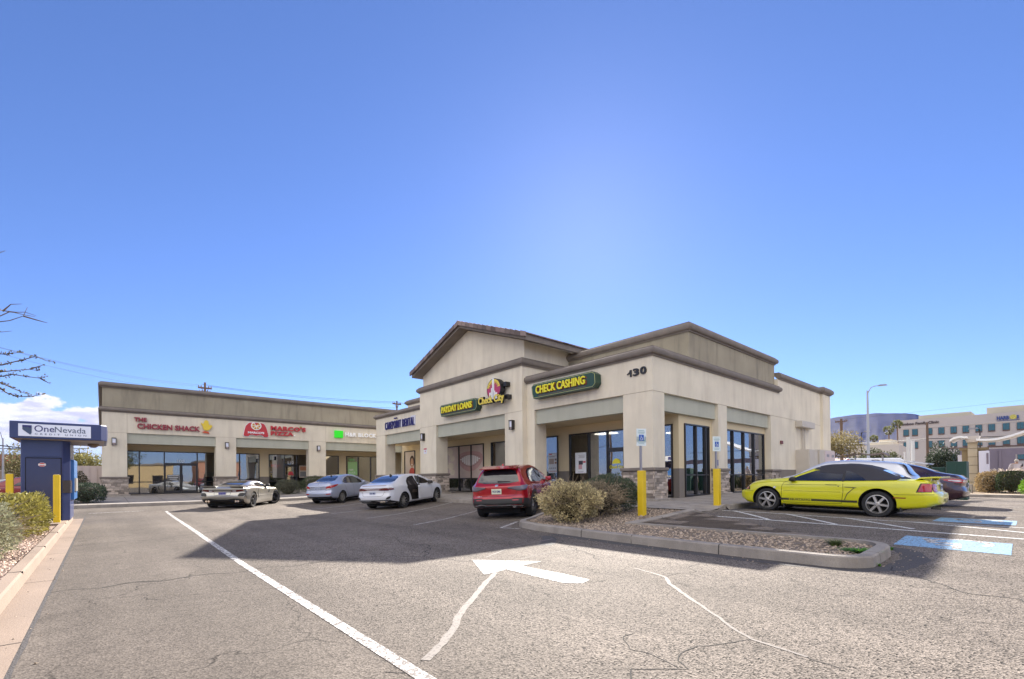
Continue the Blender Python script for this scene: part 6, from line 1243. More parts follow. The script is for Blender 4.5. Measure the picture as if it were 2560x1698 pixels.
def shrub(name, lab, cat, c, r, n, size, lm, box=0, up=.3, noisev=.18, nf=2.2, core=None, stems=14, grp=None, flat=0, seed=0, depth=.35, asp=.45, twig=0):
    """leaf clumps scattered through the outer shell of a rounded or clipped form; c = foot centre, r = radii (z is full height/2)"""
    random.seed(seed); t = empty(name, c); prop(t, lab, cat, grp); mb = MB(); rx, ry, rzz = r; ex = 2 if not box else box
    for k in range(n):
        d = rv(); dn = d.copy(); q = (abs(d.x)**ex+abs(d.y)**ex+abs(d.z)**ex)**(1/ex); d = d/q
        if d.z < -.75 and random.random() < .8: continue
        nz = noise.noise(Vector((d.x*nf+c[0], d.y*nf+c[1], d.z*nf)))*noisev*2+noise.noise(Vector((d.x*6+c[0], d.y*6, d.z*6)))*noisev
        k_ = (1+nz)*(1-depth*random.random()**2.2)
        p = Vector((d.x*rx*k_, d.y*ry*k_, rzz+d.z*rzz*k_))
        if p.z < .02: continue
        mb.var = min(1, max(0, .5+nz*1.1+random.uniform(-.42, .42))); leaf(mb, p, dn*.8+rv()*.9+Vector((0, 0, up)), size*random.uniform(.6, 1.3), asp)
    mb.var = .5; mb.build('foliage', lm, t, recalc=False); cb = MB()
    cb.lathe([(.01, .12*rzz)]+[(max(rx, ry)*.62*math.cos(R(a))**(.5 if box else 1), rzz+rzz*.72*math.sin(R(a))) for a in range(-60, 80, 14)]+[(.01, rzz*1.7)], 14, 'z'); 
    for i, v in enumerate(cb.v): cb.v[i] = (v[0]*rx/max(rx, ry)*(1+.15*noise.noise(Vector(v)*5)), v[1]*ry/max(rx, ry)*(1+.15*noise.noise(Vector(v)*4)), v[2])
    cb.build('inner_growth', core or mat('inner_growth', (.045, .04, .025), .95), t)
    sm = MB()
    for k in range(stems):
        a = random.uniform(0, 6.28); q = random.uniform(.3, .8); sm.tube([(math.cos(a)*.15*rx, math.sin(a)*.15*ry, 0), (math.cos(a)*rx*q*.5, math.sin(a)*ry*q*.5, rzz*.5), (math.cos(a)*rx*q, math.sin(a)*ry*q, rzz*(.9+.3*random.random()))], [.014, .01, .004], 5)
    for k in range(twig):
        d = rv(); d.z = abs(d.z)*.6-.1; d.normalize(); p = Vector((d.x*rx*.75, d.y*ry*.75, rzz+d.z*rzz*.8)); q = p+(d+rv()*.5)*random.uniform(.15, .4); sm.tube([p, (p+q)/2+rv()*.02, q], [.006, .004, .002], 4)
    sm.build('stems', twigm, t); return t
sageL = leafmat('grey_sage_leaf', (.25, .25, .15), .5); sageD = leafmat('dark_sage_leaf', (.10, .125, .075), .5); ylw = leafmat('yellow_green_leaf', (.24, .215, .055), .6); grn = leafmat('dark_green_leaf', (.055, .075, .035), .55)
paleS = leafmat('pale_sage_leaf', (.30, .30, .19), .45); tan = leafmat('dry_tan_leaf', (.34, .25, .13), .5)
def gz(x, y, d=.11): return G(x, y)+d
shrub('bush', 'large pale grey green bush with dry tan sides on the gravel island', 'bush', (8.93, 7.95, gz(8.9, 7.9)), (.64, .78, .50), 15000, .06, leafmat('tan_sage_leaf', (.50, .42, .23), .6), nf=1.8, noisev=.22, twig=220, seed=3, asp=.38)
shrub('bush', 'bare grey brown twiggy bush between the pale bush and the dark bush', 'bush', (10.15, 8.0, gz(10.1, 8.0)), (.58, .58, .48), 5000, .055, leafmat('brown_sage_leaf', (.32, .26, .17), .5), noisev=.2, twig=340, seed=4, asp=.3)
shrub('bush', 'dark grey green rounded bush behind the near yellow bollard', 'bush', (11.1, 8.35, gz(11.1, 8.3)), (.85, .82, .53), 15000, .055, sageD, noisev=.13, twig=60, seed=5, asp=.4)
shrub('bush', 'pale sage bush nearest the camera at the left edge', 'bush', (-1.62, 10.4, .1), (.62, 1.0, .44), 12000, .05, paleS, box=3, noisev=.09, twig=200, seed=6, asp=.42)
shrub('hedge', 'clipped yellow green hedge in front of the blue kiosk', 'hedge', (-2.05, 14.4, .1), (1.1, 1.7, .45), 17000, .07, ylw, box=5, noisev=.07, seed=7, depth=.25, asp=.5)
shrub('bush', 'low green shrub left of the kiosk behind the left bollard', 'bush', (-3.1, 21.3, .1), (.75, .6, .42), 3500, .08, grn, seed=8)
shrub('bush', 'dry yellow shrub at the far left edge beyond the kiosk', 'bush', (-3.7, 27.5, .02), (.9, .8, .5), 2500, .1, tan, seed=18)
shrub('bush', 'low rounded dark green bush at the foot of the left shop wing', 'bush', (-.62, 31.0, .25), (.78, .8, .48), 6500, .07, leafmat('blue_green_leaf', (.06, .085, .055), .5), box=3, noisev=.06, seed=9)
shrub('bush', 'tall dark bush between the kiosk and the left shop wing', 'bush', (-1.35, 34.6, .2), (.75, .8, .85), 6000, .08, leafmat('brown_green_leaf', (.075, .07, .035), .5), box=3, noisev=.1, seed=10, twig=60)
shrub('bush', 'small rounded grey green bush in front of the pizza shop door', 'bush', (9.35, 33.4, .28), (.72, .72, .52), 6000, .06, leafmat('rounded_sage_leaf', (.12, .125, .08), .5), box=2.6, noisev=.07, seed=12)
shrub('bush', 'wider rounded grey green bush partly behind the silver blue car', 'bush', (11.5, 34.4, .28), (1.0, .9, .64), 7500, .06, leafmat('rounded_sage_leaf2', (.085, .105, .055), .5), box=2.6, noisev=.07, seed=13)
shrub('hedge', 'dried tan clipped hedge beside the white box by the canopy column', 'hedge', (41.2, 2.33, .1), (.6, .55, .62), 4500, .09, tan, box=5, noisev=.1, seed=14)
shrub('hedge', 'dark green clipped hedge right of the dried hedge', 'hedge', (40.3, 1.35, .1), (.6, .62, .63), 5000, .09, grn, box=5, noisev=.06, seed=15)
shrub('bush', 'bright green leafy plant at the right edge of the picture', 'bush', (37, .55, .1), (.5, .35, .45), 1500, .13, leafmat('bright_leaf', (.16, .30, .03), .4), seed=16)
def tuft(name, lab, c, n, h, sp_, m, seed=1, cat='grass tuft', w_=.006, plume=None):
    random.seed(seed); t = empty(name, c); prop(t, lab, cat); mb = MB(); pl_ = MB()
    for k in range(n):
        a = random.uniform(0, 6.28); r0 = random.uniform(0, sp_*.4); l = random.uniform(.5, 1)*h; bx, by = math.cos(a)*r0, math.sin(a)*r0; dx, dy = math.cos(a)*sp_*random.uniform(.2, 1), math.sin(a)*sp_*random.uniform(.2, 1); mb.var = random.random()
        pr = None
        for i in range(4):
            s_ = i/3; q = Vector((bx+dx*s_*s_, by+dy*s_*s_, l*s_*(1-.25*s_))); wv_ = Vector((-math.sin(a), math.cos(a), 0))*w_*(1-s_*.9); e = (mb.vert(q-wv_), mb.vert(q+wv_))
            if pr: mb.face((pr[0], pr[1], e[1], e[0]))
            pr = e
        if plume and k % 4 == 0: q = Vector((bx+dx, by+dy, l*.75)); pl_.tube([q, q+Vector((dx*.3, dy*.3, .12)), q+Vector((dx*.8, dy*.8, .22))], [.012, .035, .008], 5)
    mb.build('blades', m, t, recalc=False)
    if plume: pl_.build('plumes', plume, t)
    return t
gr1 = leafmat('tuft_green', (.12, .16, .05), .5); gr2 = leafmat('weed_green', (.10, .26, .02), .5)
tuft('grass_tuft', 'fine grey green grass tuft near the end of the gravel island', (8.75, 2.22, gz(8.7, 2.2)), 260, .16, .2, gr1, 2)
tuft('weed', 'bright green weed patch against the curb at the end of the island', (8.35, 1.82, gz(8.3, 1.8)), 420, .07, .26, gr2, 3, 'weed', .012)
tuft('weed', 'tiny green weed growing at the foot of the island curb end', (9.5, 1.65, G(9.5, 1.6)), 60, .07, .05, gr2, 4, 'weed'); tuft('weed', 'tiny green weed sprouting at the curb foot left of the island end', (8.0, 1.52, G(8, 1.5)), 40, .06, .03, gr2, 5, 'weed'); tuft('weed', 'single yellow green sprout on top of the gravel near the curb', (7.9, 2.1, gz(7.9, 2.1)), 30, .03, .03, gr2, 6, 'weed')
tuft('fountain_grass', 'fountain grass with pale plumes above the clipped hedges', (43.0, 1.75, .2), 300, 1.65, .6, leafmat('straw', (.45, .40, .15), .4), 7, 'grass', .02, mat('plume', (.75, .65, .55), .9))
# near tree whose branches reach in at the left
T_ = wroot('tree', (-3.9, 13.2, .1)); prop(T_, 'sparse winter tree whose thin branches and few leaves reach in at the left edge', 'tree')
br = [[(-1.44, 4.54), (-1.42, 4.55), (-1.24, 4.57), (-1.12, 4.59), (-.96, 4.53)], [(-1.42, 4.55), (-1.36, 4.62), (-1.3, 4.67), (-1.15, 4.69)], [(-1.44, 4.41), (-1.31, 4.5), (-1.25, 4.5), (-1.12, 4.5), (-.98, 4.52)], [(-1.44, 4.28), (-1.31, 4.35), (-1.14, 4.5), (-1.09, 4.7)], [(-1.14, 4.5), (-.92, 4.47), (-.81, 4.45)], [(-1.44, 4.14), (-1.29, 4.17)], [(-1.44, 5.59), (-1.36, 5.64)],
 [(-1.44, 3.69), (-1.36, 3.71), (-1.3, 3.76), (-1.17, 3.8)], [(-1.44, 3.51), (-1.31, 3.58), (-1.13, 3.66), (-.96, 3.73), (-.81, 3.65), (-.71, 3.64)], [(-1.44, 3.37), (-1.27, 3.4), (-1.04, 3.45), (-.92, 3.44)], [(-1.04, 3.45), (-.86, 3.56)], [(-1.44, 3.27), (-1.28, 3.35), (-1.12, 3.34), (-.91, 3.33), (-.83, 3.37)], [(-.91, 3.33), (-.78, 3.24)], [(-1.44, 3.16), (-1.36, 3.11), (-1.28, 3.06), (-1.14, 3.0), (-1.04, 2.97)], [(-1.44, 3.05), (-1.36, 2.97), (-1.23, 2.93), (-1.05, 2.95), (-.96, 2.99), (-.86, 3.01)]]
mb = MB(); mb.tube([(-3.9, 13.2, 0), (-3.85, 13.15, 1.2), (-3.7, 13.1, 2.2)], [.13, .10, .085], 10); mb.build('trunk', bark, T_)
mb = MB(); lf = MB(); random.seed(9)
for a, b in (((-3.7, 13.1, 2.2), (-2.6, 13.0, 3.3)), ((-3.7, 13.1, 2.2), (-3.2, 13.1, 3.8)), ((-3.2, 13.1, 3.8), (-2.2, 13.0, 4.6)), ((-3.2, 13.1, 3.8), (-2.9, 13.2, 5.6)), ((-2.6, 13, 3.3), (-2.0, 12.9, 3.35)), ((-3.7, 13.1, 2.2), (-4.6, 13.3, 3.9)), ((-4.6, 13.3, 3.9), (-5.2, 13.6, 5.2))): mb.tube([a, tuple((a[i]+b[i])/2+(.05 if i == 2 else 0) for i in range(3)), b], [.05, .038, .028], 7)
for k, p in enumerate(br):
    pts = [(x, 13.0+.12*math.sin(k*1.7+i*.8), z) for i, (x, z) in enumerate(p)]
    if abs(p[0][0]+1.44) < .01:
        sx, sz = (-2.2, 4.6) if p[0][1] > 4 else (-2.0, 3.35)
        if p[0][1] > 5: sx, sz = -2.9, 5.4
        pts = [(sx, 13.0, sz), ((sx-1.44)/2, 13.0, (sz+p[0][1])/2+.04)]+pts
    n = len(pts); mb.tube(pts, [.016*(1-.78*i/(n-1)) for i in range(n)], 5)
    if p[0][1] < 4:
        for i in range(n-1):
            a, b = Vector(pts[i]), Vector(pts[i+1]); m_ = int((b-a).length*(55 if b.x < -1.15 else 26))
            for q in range(m_):
                c_ = a+(b-a)*random.random(); lf.var = random.random()
                for _ in range(2): leaf(lf, c_+rv()*.015, rv()+Vector((.4, 0, .5)), random.uniform(.03, .06), .5)
        e = Vector(pts[-1])
        for _ in range(5): lf.var = random.random(); leaf(lf, e, rv()+Vector((.5, 0, .3)), .04, .5)
for _ in range(700):
    a = Vector((random.uniform(-4.2, -1.6), 13+random.uniform(-1, 1), random.uniform(3, 4.1))); lf.var = random.random(); leaf(lf, a, rv(), .06, .5)
mb.build('branches', bark, T_); lf.build('leaves', leafmat('olive_leaf', (.13, .11, .06), .6), T_, recalc=False)
def tree(lab, x, y, z0, hz, cr, ch, n, lm, seed=1, name='tree', cat='tree', size=.16, trunk=.16, lobes=9, clear=.35, grp=None):
    random.seed(seed); t = empty(name, (x, y, z0)); prop(t, lab, cat, grp); mb = MB(); lf = MB()
    mb.tube([(0, 0, -.1), (.05, 0, hz*.25), (-.05, .05, hz*clear+.2)], [trunk, trunk*.8, trunk*.65], 9); cs = []
    for k in range(lobes):
        a = 6.28*k/lobes+random.uniform(-.3, .3); q = random.uniform(.15, .72); c = Vector((math.cos(a)*cr*q, math.sin(a)*cr*q, hz-ch*random.uniform(.3, .75))); cs.append((c, random.uniform(.32, .5)))
        mb.tube([(-.05, .05, hz*clear), tuple(c*.5+Vector((0, 0, hz*clear*.35))), tuple(c)], [trunk*.45, trunk*.3, trunk*.1], 6)
    for k in range(n):
        c, s_ = random.choice(cs); d = rv(); k_ = random.random()**.4; p = c+Vector((d.x*cr*s_*k_, d.y*cr*s_*k_, d.z*ch*s_*.9*k_))
        lf.var = min(1, max(0, .45+d.z*.15+random.uniform(-.4, .4))); leaf(lf, p, d+rv(), size*random.uniform(.6, 1.3), .5)
    mb.build('trunk', bark, t); lf.build('crown', lm, t, recalc=False); return t
tree('spreading olive brown tree behind the right end of the tan building', 45.5, 12.6, .1, 5.0, 2.9, 2.3, 9000, leafmat('mesquite_leaf', (.24, .20, .095), .6), 2, size=.17, lobes=12)
tree('low wide dark green tree in front of the clinic building', 54.8, 6.0, .3, 3.5, 1.4, 2.6, 6000, leafmat('juniper_leaf', (.05, .065, .04), .6), 3, size=.16, clear=.2)
tree('yellow green desert tree seen between the kiosk and the left shop wing', -1.6, 60, .2, 4.4, 3.0, 3.0, 6000, leafmat('palo_verde', (.24, .22, .08), .5), 4, size=.2, clear=.2)
tree('second olive desert tree behind the kiosk farther from the shops', -5.4, 66, .2, 4.6, 3.2, 3.2, 4500, leafmat('palo_verde2', (.20, .18, .08), .5), 5, size=.22, clear=.2)
tree('small dark tree left of the street lamp below the pale wall', 62, 13.4, 1.0, 2.6, 1.3, 2.0, 1800, leafmat('wash_leaf', (.09, .10, .05), .5), 6, size=.2, clear=.2)
for i, (x, y, h) in enumerate(((71, 13.8, 3.6), (72, 12.7, 3.2))): tree(('small' if i else 'slightly taller')+' sparse green tree against the pale low building', x, y, 1.0, h, 1.4, 2.6, 1500, leafmat('wash_leaf', (.09, .10, .05), .5), 7+i, size=.24, clear=.2)
def palm(lab, x, y, z0, ht, s=1., seed=1):
    random.seed(seed); t = empty('palm_tree', (x, y, z0)); prop(t, lab, 'palm tree', 'fan palms by the clinic'); mb = MB(); mb.tube([(0, 0, 0), (.1, .1, ht*.5), (.25, .2, ht)], [.3*s, .22*s, .2*s], 8); mb.build('trunk', mat('palm_trunk', (.16, .11, .09), .95), t); lf = MB()
    for k in range(60):
        d = rv(); d.z = d.z*.9+.15; d.normalize(); c = Vector((.25, .2, ht)); lf.var = random.random()*.6+(.4 if d.z > 0 else 0); q = c+d*1.3*s
        for j in range(9): e = (d+rv()*.38).normalized(); leaf(lf, q-d*.3, e, 1.1*s, .12)
        leaf(lf, c, d, 1.3*s, .06)
    lf.build('crown', leafmat('palm_leaf', (.18, .19, .09), .6), t, recalc=False)
palm('shorter of the two fan palms left of the clinic corner', 128.0, 22.2, 0, 11.0, .6, 1); palm('taller fan palm against the left corner of the clinic', 128.9, 20.9, 0, 12.2, .62, 2); palm('small lone fan palm left of the clinic beyond the low pale building', 118, 22.9, 0, 8.7, .5, 3)
# ================================================================ FAR BUILDINGS
clin = mat('clinic_stucco', (.40, .375, .37), .9, var=.05, nscale=.1); clin2 = mat('clinic_stucco_pale', (.46, .43, .40), .9); cream = mat('cream_wall', (.46, .42, .33), .9); teal_g = mat('teal_glass', (.03, .10, .13), .15, spec=.6)
Q_ = wroot('clinic_building', (148, 10, 0)); prop(Q_, 'long pinkish grey three storey clinic building with teal windows', 'building')
mb = MB(); mb.box(147.2, 175, -40, 24.1, -.5, 14.6); mb.build('wall', clin, Q_)
mb = MB(); mb.box(147.1, 147.22, -40, 24.2, 12.45, 12.6); mb.box(147.12, 147.22, -40, 24.2, 9.3, 9.42); mb.build('string_course', clin2, Q_)
mb = MB(); mb.box(150, 168, 11.2, 20.4, 14.6, 15.7); mb.box(150, 168, -40, 8.7, 14.6, 16.2); mb.build('roof_screen', cream, Q_)
wl = [22.35, 20.7, 18.1, 16.0, 13.9, 11.9, 9.8, 7.8, 5.6, 3.5, 1.4, -.8, -3, -5.2]
for row, (za, zb) in enumerate(((10.85, 12.25), (7.75, 9.2), (4.4, 5.9))):
    for k, y in enumerate(wl):
        if row == 2 and k < 3: continue
        mb = MB(); mb.box(147.05, 147.2, y-.54, y+.54, za-.25, zb+.02); f = mb.build('window', mat('window_brown', (.10, .06, .05), .7), Q_); mb = MB(); mb.box(147.0, 147.05, y-.48, y+.02, za, zb); mb.box(147.0, 147.05, y+.06, y+.48, za, zb); mb.build('pane', teal_g, f)
mb = MB(); mb.box(147.0, 147.2, -40, 8.5, 7.2, 7.45); mb.box(147.0, 147.2, 10, 16, 7.2, 7.4); mb.build('window_band', M['window_brown'], Q_)
QF = Fr('L', 147.2); t = sign('clinic_sign', (147, 20, 13), 'dark serif lettering Bamboo Family Clinic on the clinic wall'); mb = MB(); QF.text(mb, 'Bamboo Family Clinic', 23.6, 16.4, 13.1, 13.95, .12, .05, bold=.03); mb.build('lettering', mat('clinic_letter', (.05, .035, .04), .5), t)
t = sign('clinic_sign', (147, 5, 13), 'blue lettering HARBOR with a round yellow emblem for its O'); hb = mat('harbor_blue', (.03, .06, .22), .4); mb = MB(); QF.text(mb, 'HARB', 7.0, 5.15, 13.05, 13.85, .12, .05, bold=.06); QF.text(mb, 'R', 4.0, 3.6, 13.05, 13.85, .12, .05, bold=.06); QF.box(mb, 3.6, 6.9, 12.82, 12.92, .05, .12); mb.build('lettering', hb, t)
mb = MB(); mb.lathe([(.52, 147.04), (.5, 147.0), (.3, 147.0), (.28, 147.06)], 24, 'x', (0, 4.55, 13.5)); mb.lathe([(.12, 147.04), (.1, 146.98), (.01, 146.98)], 10, 'x', (0, 4.55, 13.5)); mb.build('round_emblem', mat('emblem_yellow', (.45, .42, .10), .5), t)
P_ = wroot('low_building', (89, 17, 0)); prop(P_, 'low pale pinkish building with a cream roof block left of the clinic', 'building'); mb = MB(); mb.prism([(87.7, 20.3), (88.9, 14.3), (110, 16), (108, 24)], -.5, 5.85); mb.build('wall', clin2, P_); mb = MB(); mb.box(96, 104, 16.3, 19.4, 5.85, 6.6); mb.box(101, 106, 17.3, 19.0, 6.6, 7.35); mb.build('roof_block', mat('lit_cream', (.62, .55, .42), .9), P_)
t = wroot('grey_wall', (60, 1, 0)); prop(t, 'grey violet block wall behind the canopy column', 'wall'); gm = mat('grey_violet', (.20, .17, .21), .9, var=.05); mb = MB(); mb.box(59.7, 60.0, 1.95, 5.5, -.2, 3.5); mb.box(59.7, 60, -14, 1.95, 2.95, 3.5); mb.box(59.7, 60, 1.75, 1.95, -.2, 2.95); mb.build('wall', gm, t); mb = MB(); mb.box(59.6, 59.72, 2.6, 2.75, 0, 3.4); mb.box(59.6, 59.72, 3.6, 3.75, 0, 3.4); mb.build('pilaster', gm, t)
# canopy with column
t = wroot('vacuum_canopy', (43, 3.2, 0)); prop(t, 'beige block column carrying a thin white wavy canopy', 'canopy'); k = 43/38.9; blk = mat('beige_block', (.50, .43, .31), .9, var=.05); dkb = mat('olive_column', (.26, .20, .11), .9)
mb = MB(); mb.box(42.9, 43.4, 2.95, 3.4, 0, 3.35)
c_ = mb.build('column', blk, t); mb = MB()
for z_ in (.75, 1.3, 1.85, 2.4, 2.95): mb.box(42.885, 42.9, 2.94, 3.41, z_-.012, z_+.012)
mb.build('block_joint', mat('joint_dark', (.12, .1, .07), .9), c_); mb = MB(); mb.prism([(3.02-.1, 3.35), (3.4-.02+.06, 3.35), (3.55, 3.75), (2.82, 3.75)], 42.7, 43.6, 'x'); mb.build('column_cap', mat('cap_pale', (.5, .45, .4), .9), t)
mb = MB(); mb.box(43.1, 43.6, 2.6, 2.95, 0, 2.85); mb.box(43.1, 43.6, 3.4, 3.7, 0, 2.85); mb.box(43.0, 43.7, 2.45, 2.95, 2.85, 3.0); mb.box(43.0, 43.7, 3.4, 3.8, 2.85, 3.0); mb.build('side_column', dkb, t)
mb = MB(); pts = [(4.15, 3.62), (3.9, 3.78), (3.4, 3.72)]; w0 = [(4.2, 3.55), (4.0, 3.72), (3.7, 3.78), (3.35, 3.72)]; w1_ = [(2.95, 3.55), (2.5, 3.5), (2.0, 3.52), (1.4, 3.68), (.6, 4.0), (-.6, 4.5), (-2, 4.6)]
for P2 in (w0, w1_):
    top_ = [(a, b) for a, b in P2]; bot_ = [(a, b-.13) for a, b in P2][::-1]; mb.prism(top_+bot_, 42.2, 44.6, 'x')
mb.build('canopy_roof', mat('canopy_white', (.8, .8, .8), .5), t)
t = wroot('utility_box', (41, 2.7, 1.2)); prop(t, 'tall white metal box fixed right of the canopy column', 'box'); mb = MB(); mb.box(42.3, 42.8, 2.38, 2.85, 1.2, 2.75); mb.build('case', mat('box_white', (.62, .62, .72), .5), t, bevel=.02); mb = MB(); mb.box(42.28, 42.3, 2.4, 2.5, 1.9, 2.6); mb.build('door_edge', gm, t)
t = wroot('utility_box', (44, 3.6, 1.9)); prop(t, 'small white box fixed left of the canopy column', 'box'); mb = MB(); mb.box(44.5, 44.8, 3.62, 4.02, 2.05, 2.6); mb.build('case', M['box_white'], t, bevel=.02); mb = MB(); mb.tube([(44.6, 3.8, 0), (44.6, 3.8, 2.05)], .04); mb.build('post', steel, t)
gbx = mat('utility_green', (.012, .055, .04), .5)
for i, (x, y0_, y1_, h, lab) in enumerate(((30.0, 2.42, 3.12, 1.86, 'larger dark green utility cabinet beside the canopy column'), (30.8, 3.22, 3.72, 1.62, 'lower dark green utility cabinet left of the larger one'))):
    t = empty('utility_cabinet', (x, (y0_+y1_)/2, G(x, 2))); prop(t, lab, 'utility cabinet', 'green utility cabinets'); w_ = (y1_-y0_)/2; z_ = h-G(x, 2); mb = MB(); mb.box(0, 1, -w_, w_, 0, z_); mb.build('body', gbx, t, bevel=.02); mb = MB(); mb.box(-.015, 0, -w_+.05, -.02, .1, z_-.1); mb.box(-.015, 0, .02, w_-.05, .1, z_-.1); mb.build('door', gbx, t)
t = wroot('wavy_rail_canopy', (46.8, 10, 0)); prop(t, 'dark thin wavy canopy roof behind the parked cars left of the van', 'canopy'); mb = MB(); wv = [(12.6, 3.1), (12.16, 3.05), (11.24, 2.87), (10.7, 3.0), (10.26, 3.11), (9.9, 3.08), (9.52, 2.97), (9.0, 2.98), (8.47, 3.07), (8.26, 2.89)]; mb.prism(wv+[(a, b-.1) for a, b in wv[::-1]], 46.2, 47.6, 'x'); mb.build('canopy_roof', mat('canopy_dark', (.16, .13, .12), .6), t); [(lambda m_: (m_.tube([(46.9, y, 0), (46.9, y, 2.9)], .06), m_.build('post', steel, t)))(MB()) for y in (12.3, 10.4, 8.6)]
# island on the right, curb
mb = MB(); sweep(mb, [(35.6, -1.5), (35.6, .7), (36, 1.2), (36.2, 4.5), (46, 5), (46, -1.5)][::-1], [(0, -.05), (.02, .15), (.2, .16), (.2, .05)]); smark('far_island_curb', mb, conc); mb = MB(); flat(mb, [(35.8, -1.5), (35.8, .7), (36.2, 1.2), (36.4, 4.4), (45.8, 4.8), (45.8, -1.5)], .11, 1.5); smark('far_island_bed', mb, soil)
mb = MB(); mb.prism([(39.8, .1), (40.5, .1), (40.4, .62), (39.95, .62)], 3.0, 3.5, 'y'); prop(mb.build('concrete_block', conc), 'tapered concrete block at the foot of the canopy column', 'concrete block')
# street lamps, poles and wires
def streetlamp(lab, x, y, z0, h, arm, r=.09, m=None, name='street_lamp'):
    t = empty(name, (x, y, z0)); prop(t, lab, 'street lamp'); mb = MB(); mb.tube([(0, 0, 0), (0, 0, h*.5), (0, 0, h)], [r, r*.8, r*.55], 10); mb.build('pole', m or steel, t); mb = MB()
    ax, ay, ah = arm; mb.tube([(0, 0, h-.3), (ax*.25, ay*.25, h+ah*.7), (ax*.6, ay*.6, h+ah), (ax, ay, h+ah*.95)], r*.3, 6); mb.build('arm', m or steel, t); mb = MB(); mb.prism([(-.32, 0), (.32, 0), (.25, .1), (-.25, .12)], -.12, .12, 'y'); o = mb.build('lamp_head', mat('lamp_head', (.25, .25, .27), .5), t); o.location = (ax*1.1, ay*1.1, h+ah*.85); o.rotation_euler = (0, 0, math.atan2(ay, ax)); return t
streetlamp('tall grey street lamp with one curved arm in front of the far canopies', 51.0, 10.35, 0, 8.75, (.15, -.95, .35), .13, mat('lamp_grey', (.36, .37, .40), .5, metal=.3))
streetlamp('thin street lamp at the far left edge beyond the kiosk', -6.45, 59.65, 0, 5.2, (-.6, 0, .7), .09); streetlamp('pale lamp post between the kiosk and the left shop wing', -1.2, 72, 0, 5.6, (1.0, 0, .1), .08, mat('pale_metal', (.6, .6, .6), .5))
streetlamp('thin lamp post with a flat double head above the pale wall', 68.46, 14.56, 0, 6.4, (0, -.5, .05), .08, blackpl)
streetlamp('short dark lamp post with a flat head right of the canopy column', 54.88, 3.6, 0, 5.0, (0, .35, .05), .07, blackpl)
t = empty('steel_post', (37.6, 5.65, 0)); prop(t, 'pair of pale steel posts beside each other beyond the white van', 'post'); mb = MB(); mb.box(-.12, .12, -.11, .05, 0, 3.6); mb.box(.2, .3, -.3, -.12, 0, 3.4); mb.build('post', mat('pale_metal', (.6, .6, .6), .5), t)
t = empty('steel_post', (44.5, 6.87, 0)); prop(t, 'thin single pale post right of the white van', 'post'); mb = MB(); mb.tube([(0, 0, 0), (0, 0, 2.95)], .05); mb.build('post', M['pale_metal'], t)
wood = mat('pole_wood', (.13, .085, .06), .95, var=.15)
def upole(lab, x, y, z0, h, arms=(), yaw=0, r=.15, guy=None):
    t = empty('utility_pole', (x, y, z0), yaw); prop(t, lab, 'utility pole'); mb = MB(); mb.tube([(0, 0, -.3), (0, 0, h)], [r, r*.7], 10); mb.build('pole', wood, t)
    for z_, l in arms:
        mb = MB(); mb.box(-l, l, -.07, .07, z_-.08, z_+.08); a = mb.build('crossarm', wood, t); mb = MB(); [mb.lathe([(.04, z_+.08), (.06, z_+.14), (.03, z_+.28)], 8, 'z', (q*l, 0, 0)) for q in (-.92, -.55, .55, .92)]; mb.build('insulator', mat('insulator', (.2, .15, .13), .4), a)
        mb = MB(); mb.tube([(-l*.5, 0, z_-.05), (0, 0, z_-.7)], .03, 5); mb.tube([(l*.5, 0, z_-.05), (0, 0, z_-.7)], .03, 5); mb.build('brace', wood, t)
    if guy: mb = MB(); mb.tube(guy, .03, 5); mb.build('guy_wire', blackpl, t)
    return t
upole('wooden utility pole with crowded double crossarms above the left shop wing', 8.35, 59.4, 0, 11.9, ((11.3, .62), (10.8, .5)), 0); upole('wooden utility pole with one crossarm above the dental shop roof', 30.0, 57.7, 0, 11.9, ((11.5, .62),), 0)
upole('brown utility pole behind the spreading tree at the right end of the building', 82.7, 20, 0, 9.7, ((9.3, .8),), R(80), .24); upole('tall brown leaning pole with a guy wire in front of the clinic sign', 59.53, 7.48, 0, 6.3, (), 0, .13, [(0, 0, 3.3), (.06, -.55, 1.6)])
upole('utility pole standing out of view at the left that carries the overhead wires', -14, 36, 0, 11.6, ((11.2, 1.3),), R(45))
def wire(lab, a, b, sag, r=.014, grp='overhead wires'):
    t = MB(); a, b = Vector(a), Vector(b); t.tube([a+(b-a)*k/16-Vector((0, 0, sag*4*(k/16)*(1-k/16))) for k in range(17)], r, 4); prop(t.build('overhead_wire', blackpl), lab, 'wire', grp)
for i, (dx, dz, lab) in enumerate(((-1.2, 11.6, 'uppermost thin wire from the left edge to the crowded pole'), (-.5, 11.45, 'second thin wire from the left edge to the crowded pole'), (.5, 10.9, 'third thin wire from the left edge to the crowded pole'))): wire(lab, (-14+dx, 36, dz), (8.35+dx*.45, 59.4, dz), 1.2, .008)
for i, (dx, dz, lab) in enumerate(((-1.2, 11.6, 'upper wire between the two wooden poles'), (1.1, 11.6, 'middle wire between the two wooden poles'), (.5, 10.9, 'lower wire between the two wooden poles'))): wire(lab, (8.35+dx*.3, 59.4+dx*.3, dz), (30, 57.7+dx*.5, dz+.1), .35); 
wire('wire running on from the pole above the dental roof', (30, 57.7, 11.7), (62, 55, 11.7), .4); wire('dark wire crossing in front of the clinic lower windows', (59.5, 7.5, 4.7), (62, -14, 4.6), .1, .03); wire('wire crossing in front of the mountain below the palms', (59.5, 7.5, 4.7), (70, 22, 5.4), .15, .03); wire('thin wire high over the clinic roof', (82.7, 20, 9.6), (70, -20, 9.9), .3, .009)
wire('dark wire sloping down behind the kiosk canopy from the left', (-14, 36, 5.4), (-1, 44, 3.3), .4, .03); wire('low wire over the brown shop at the far left', (-14, 60, 4.3), (-1, 60, 4.5), .1, .03)
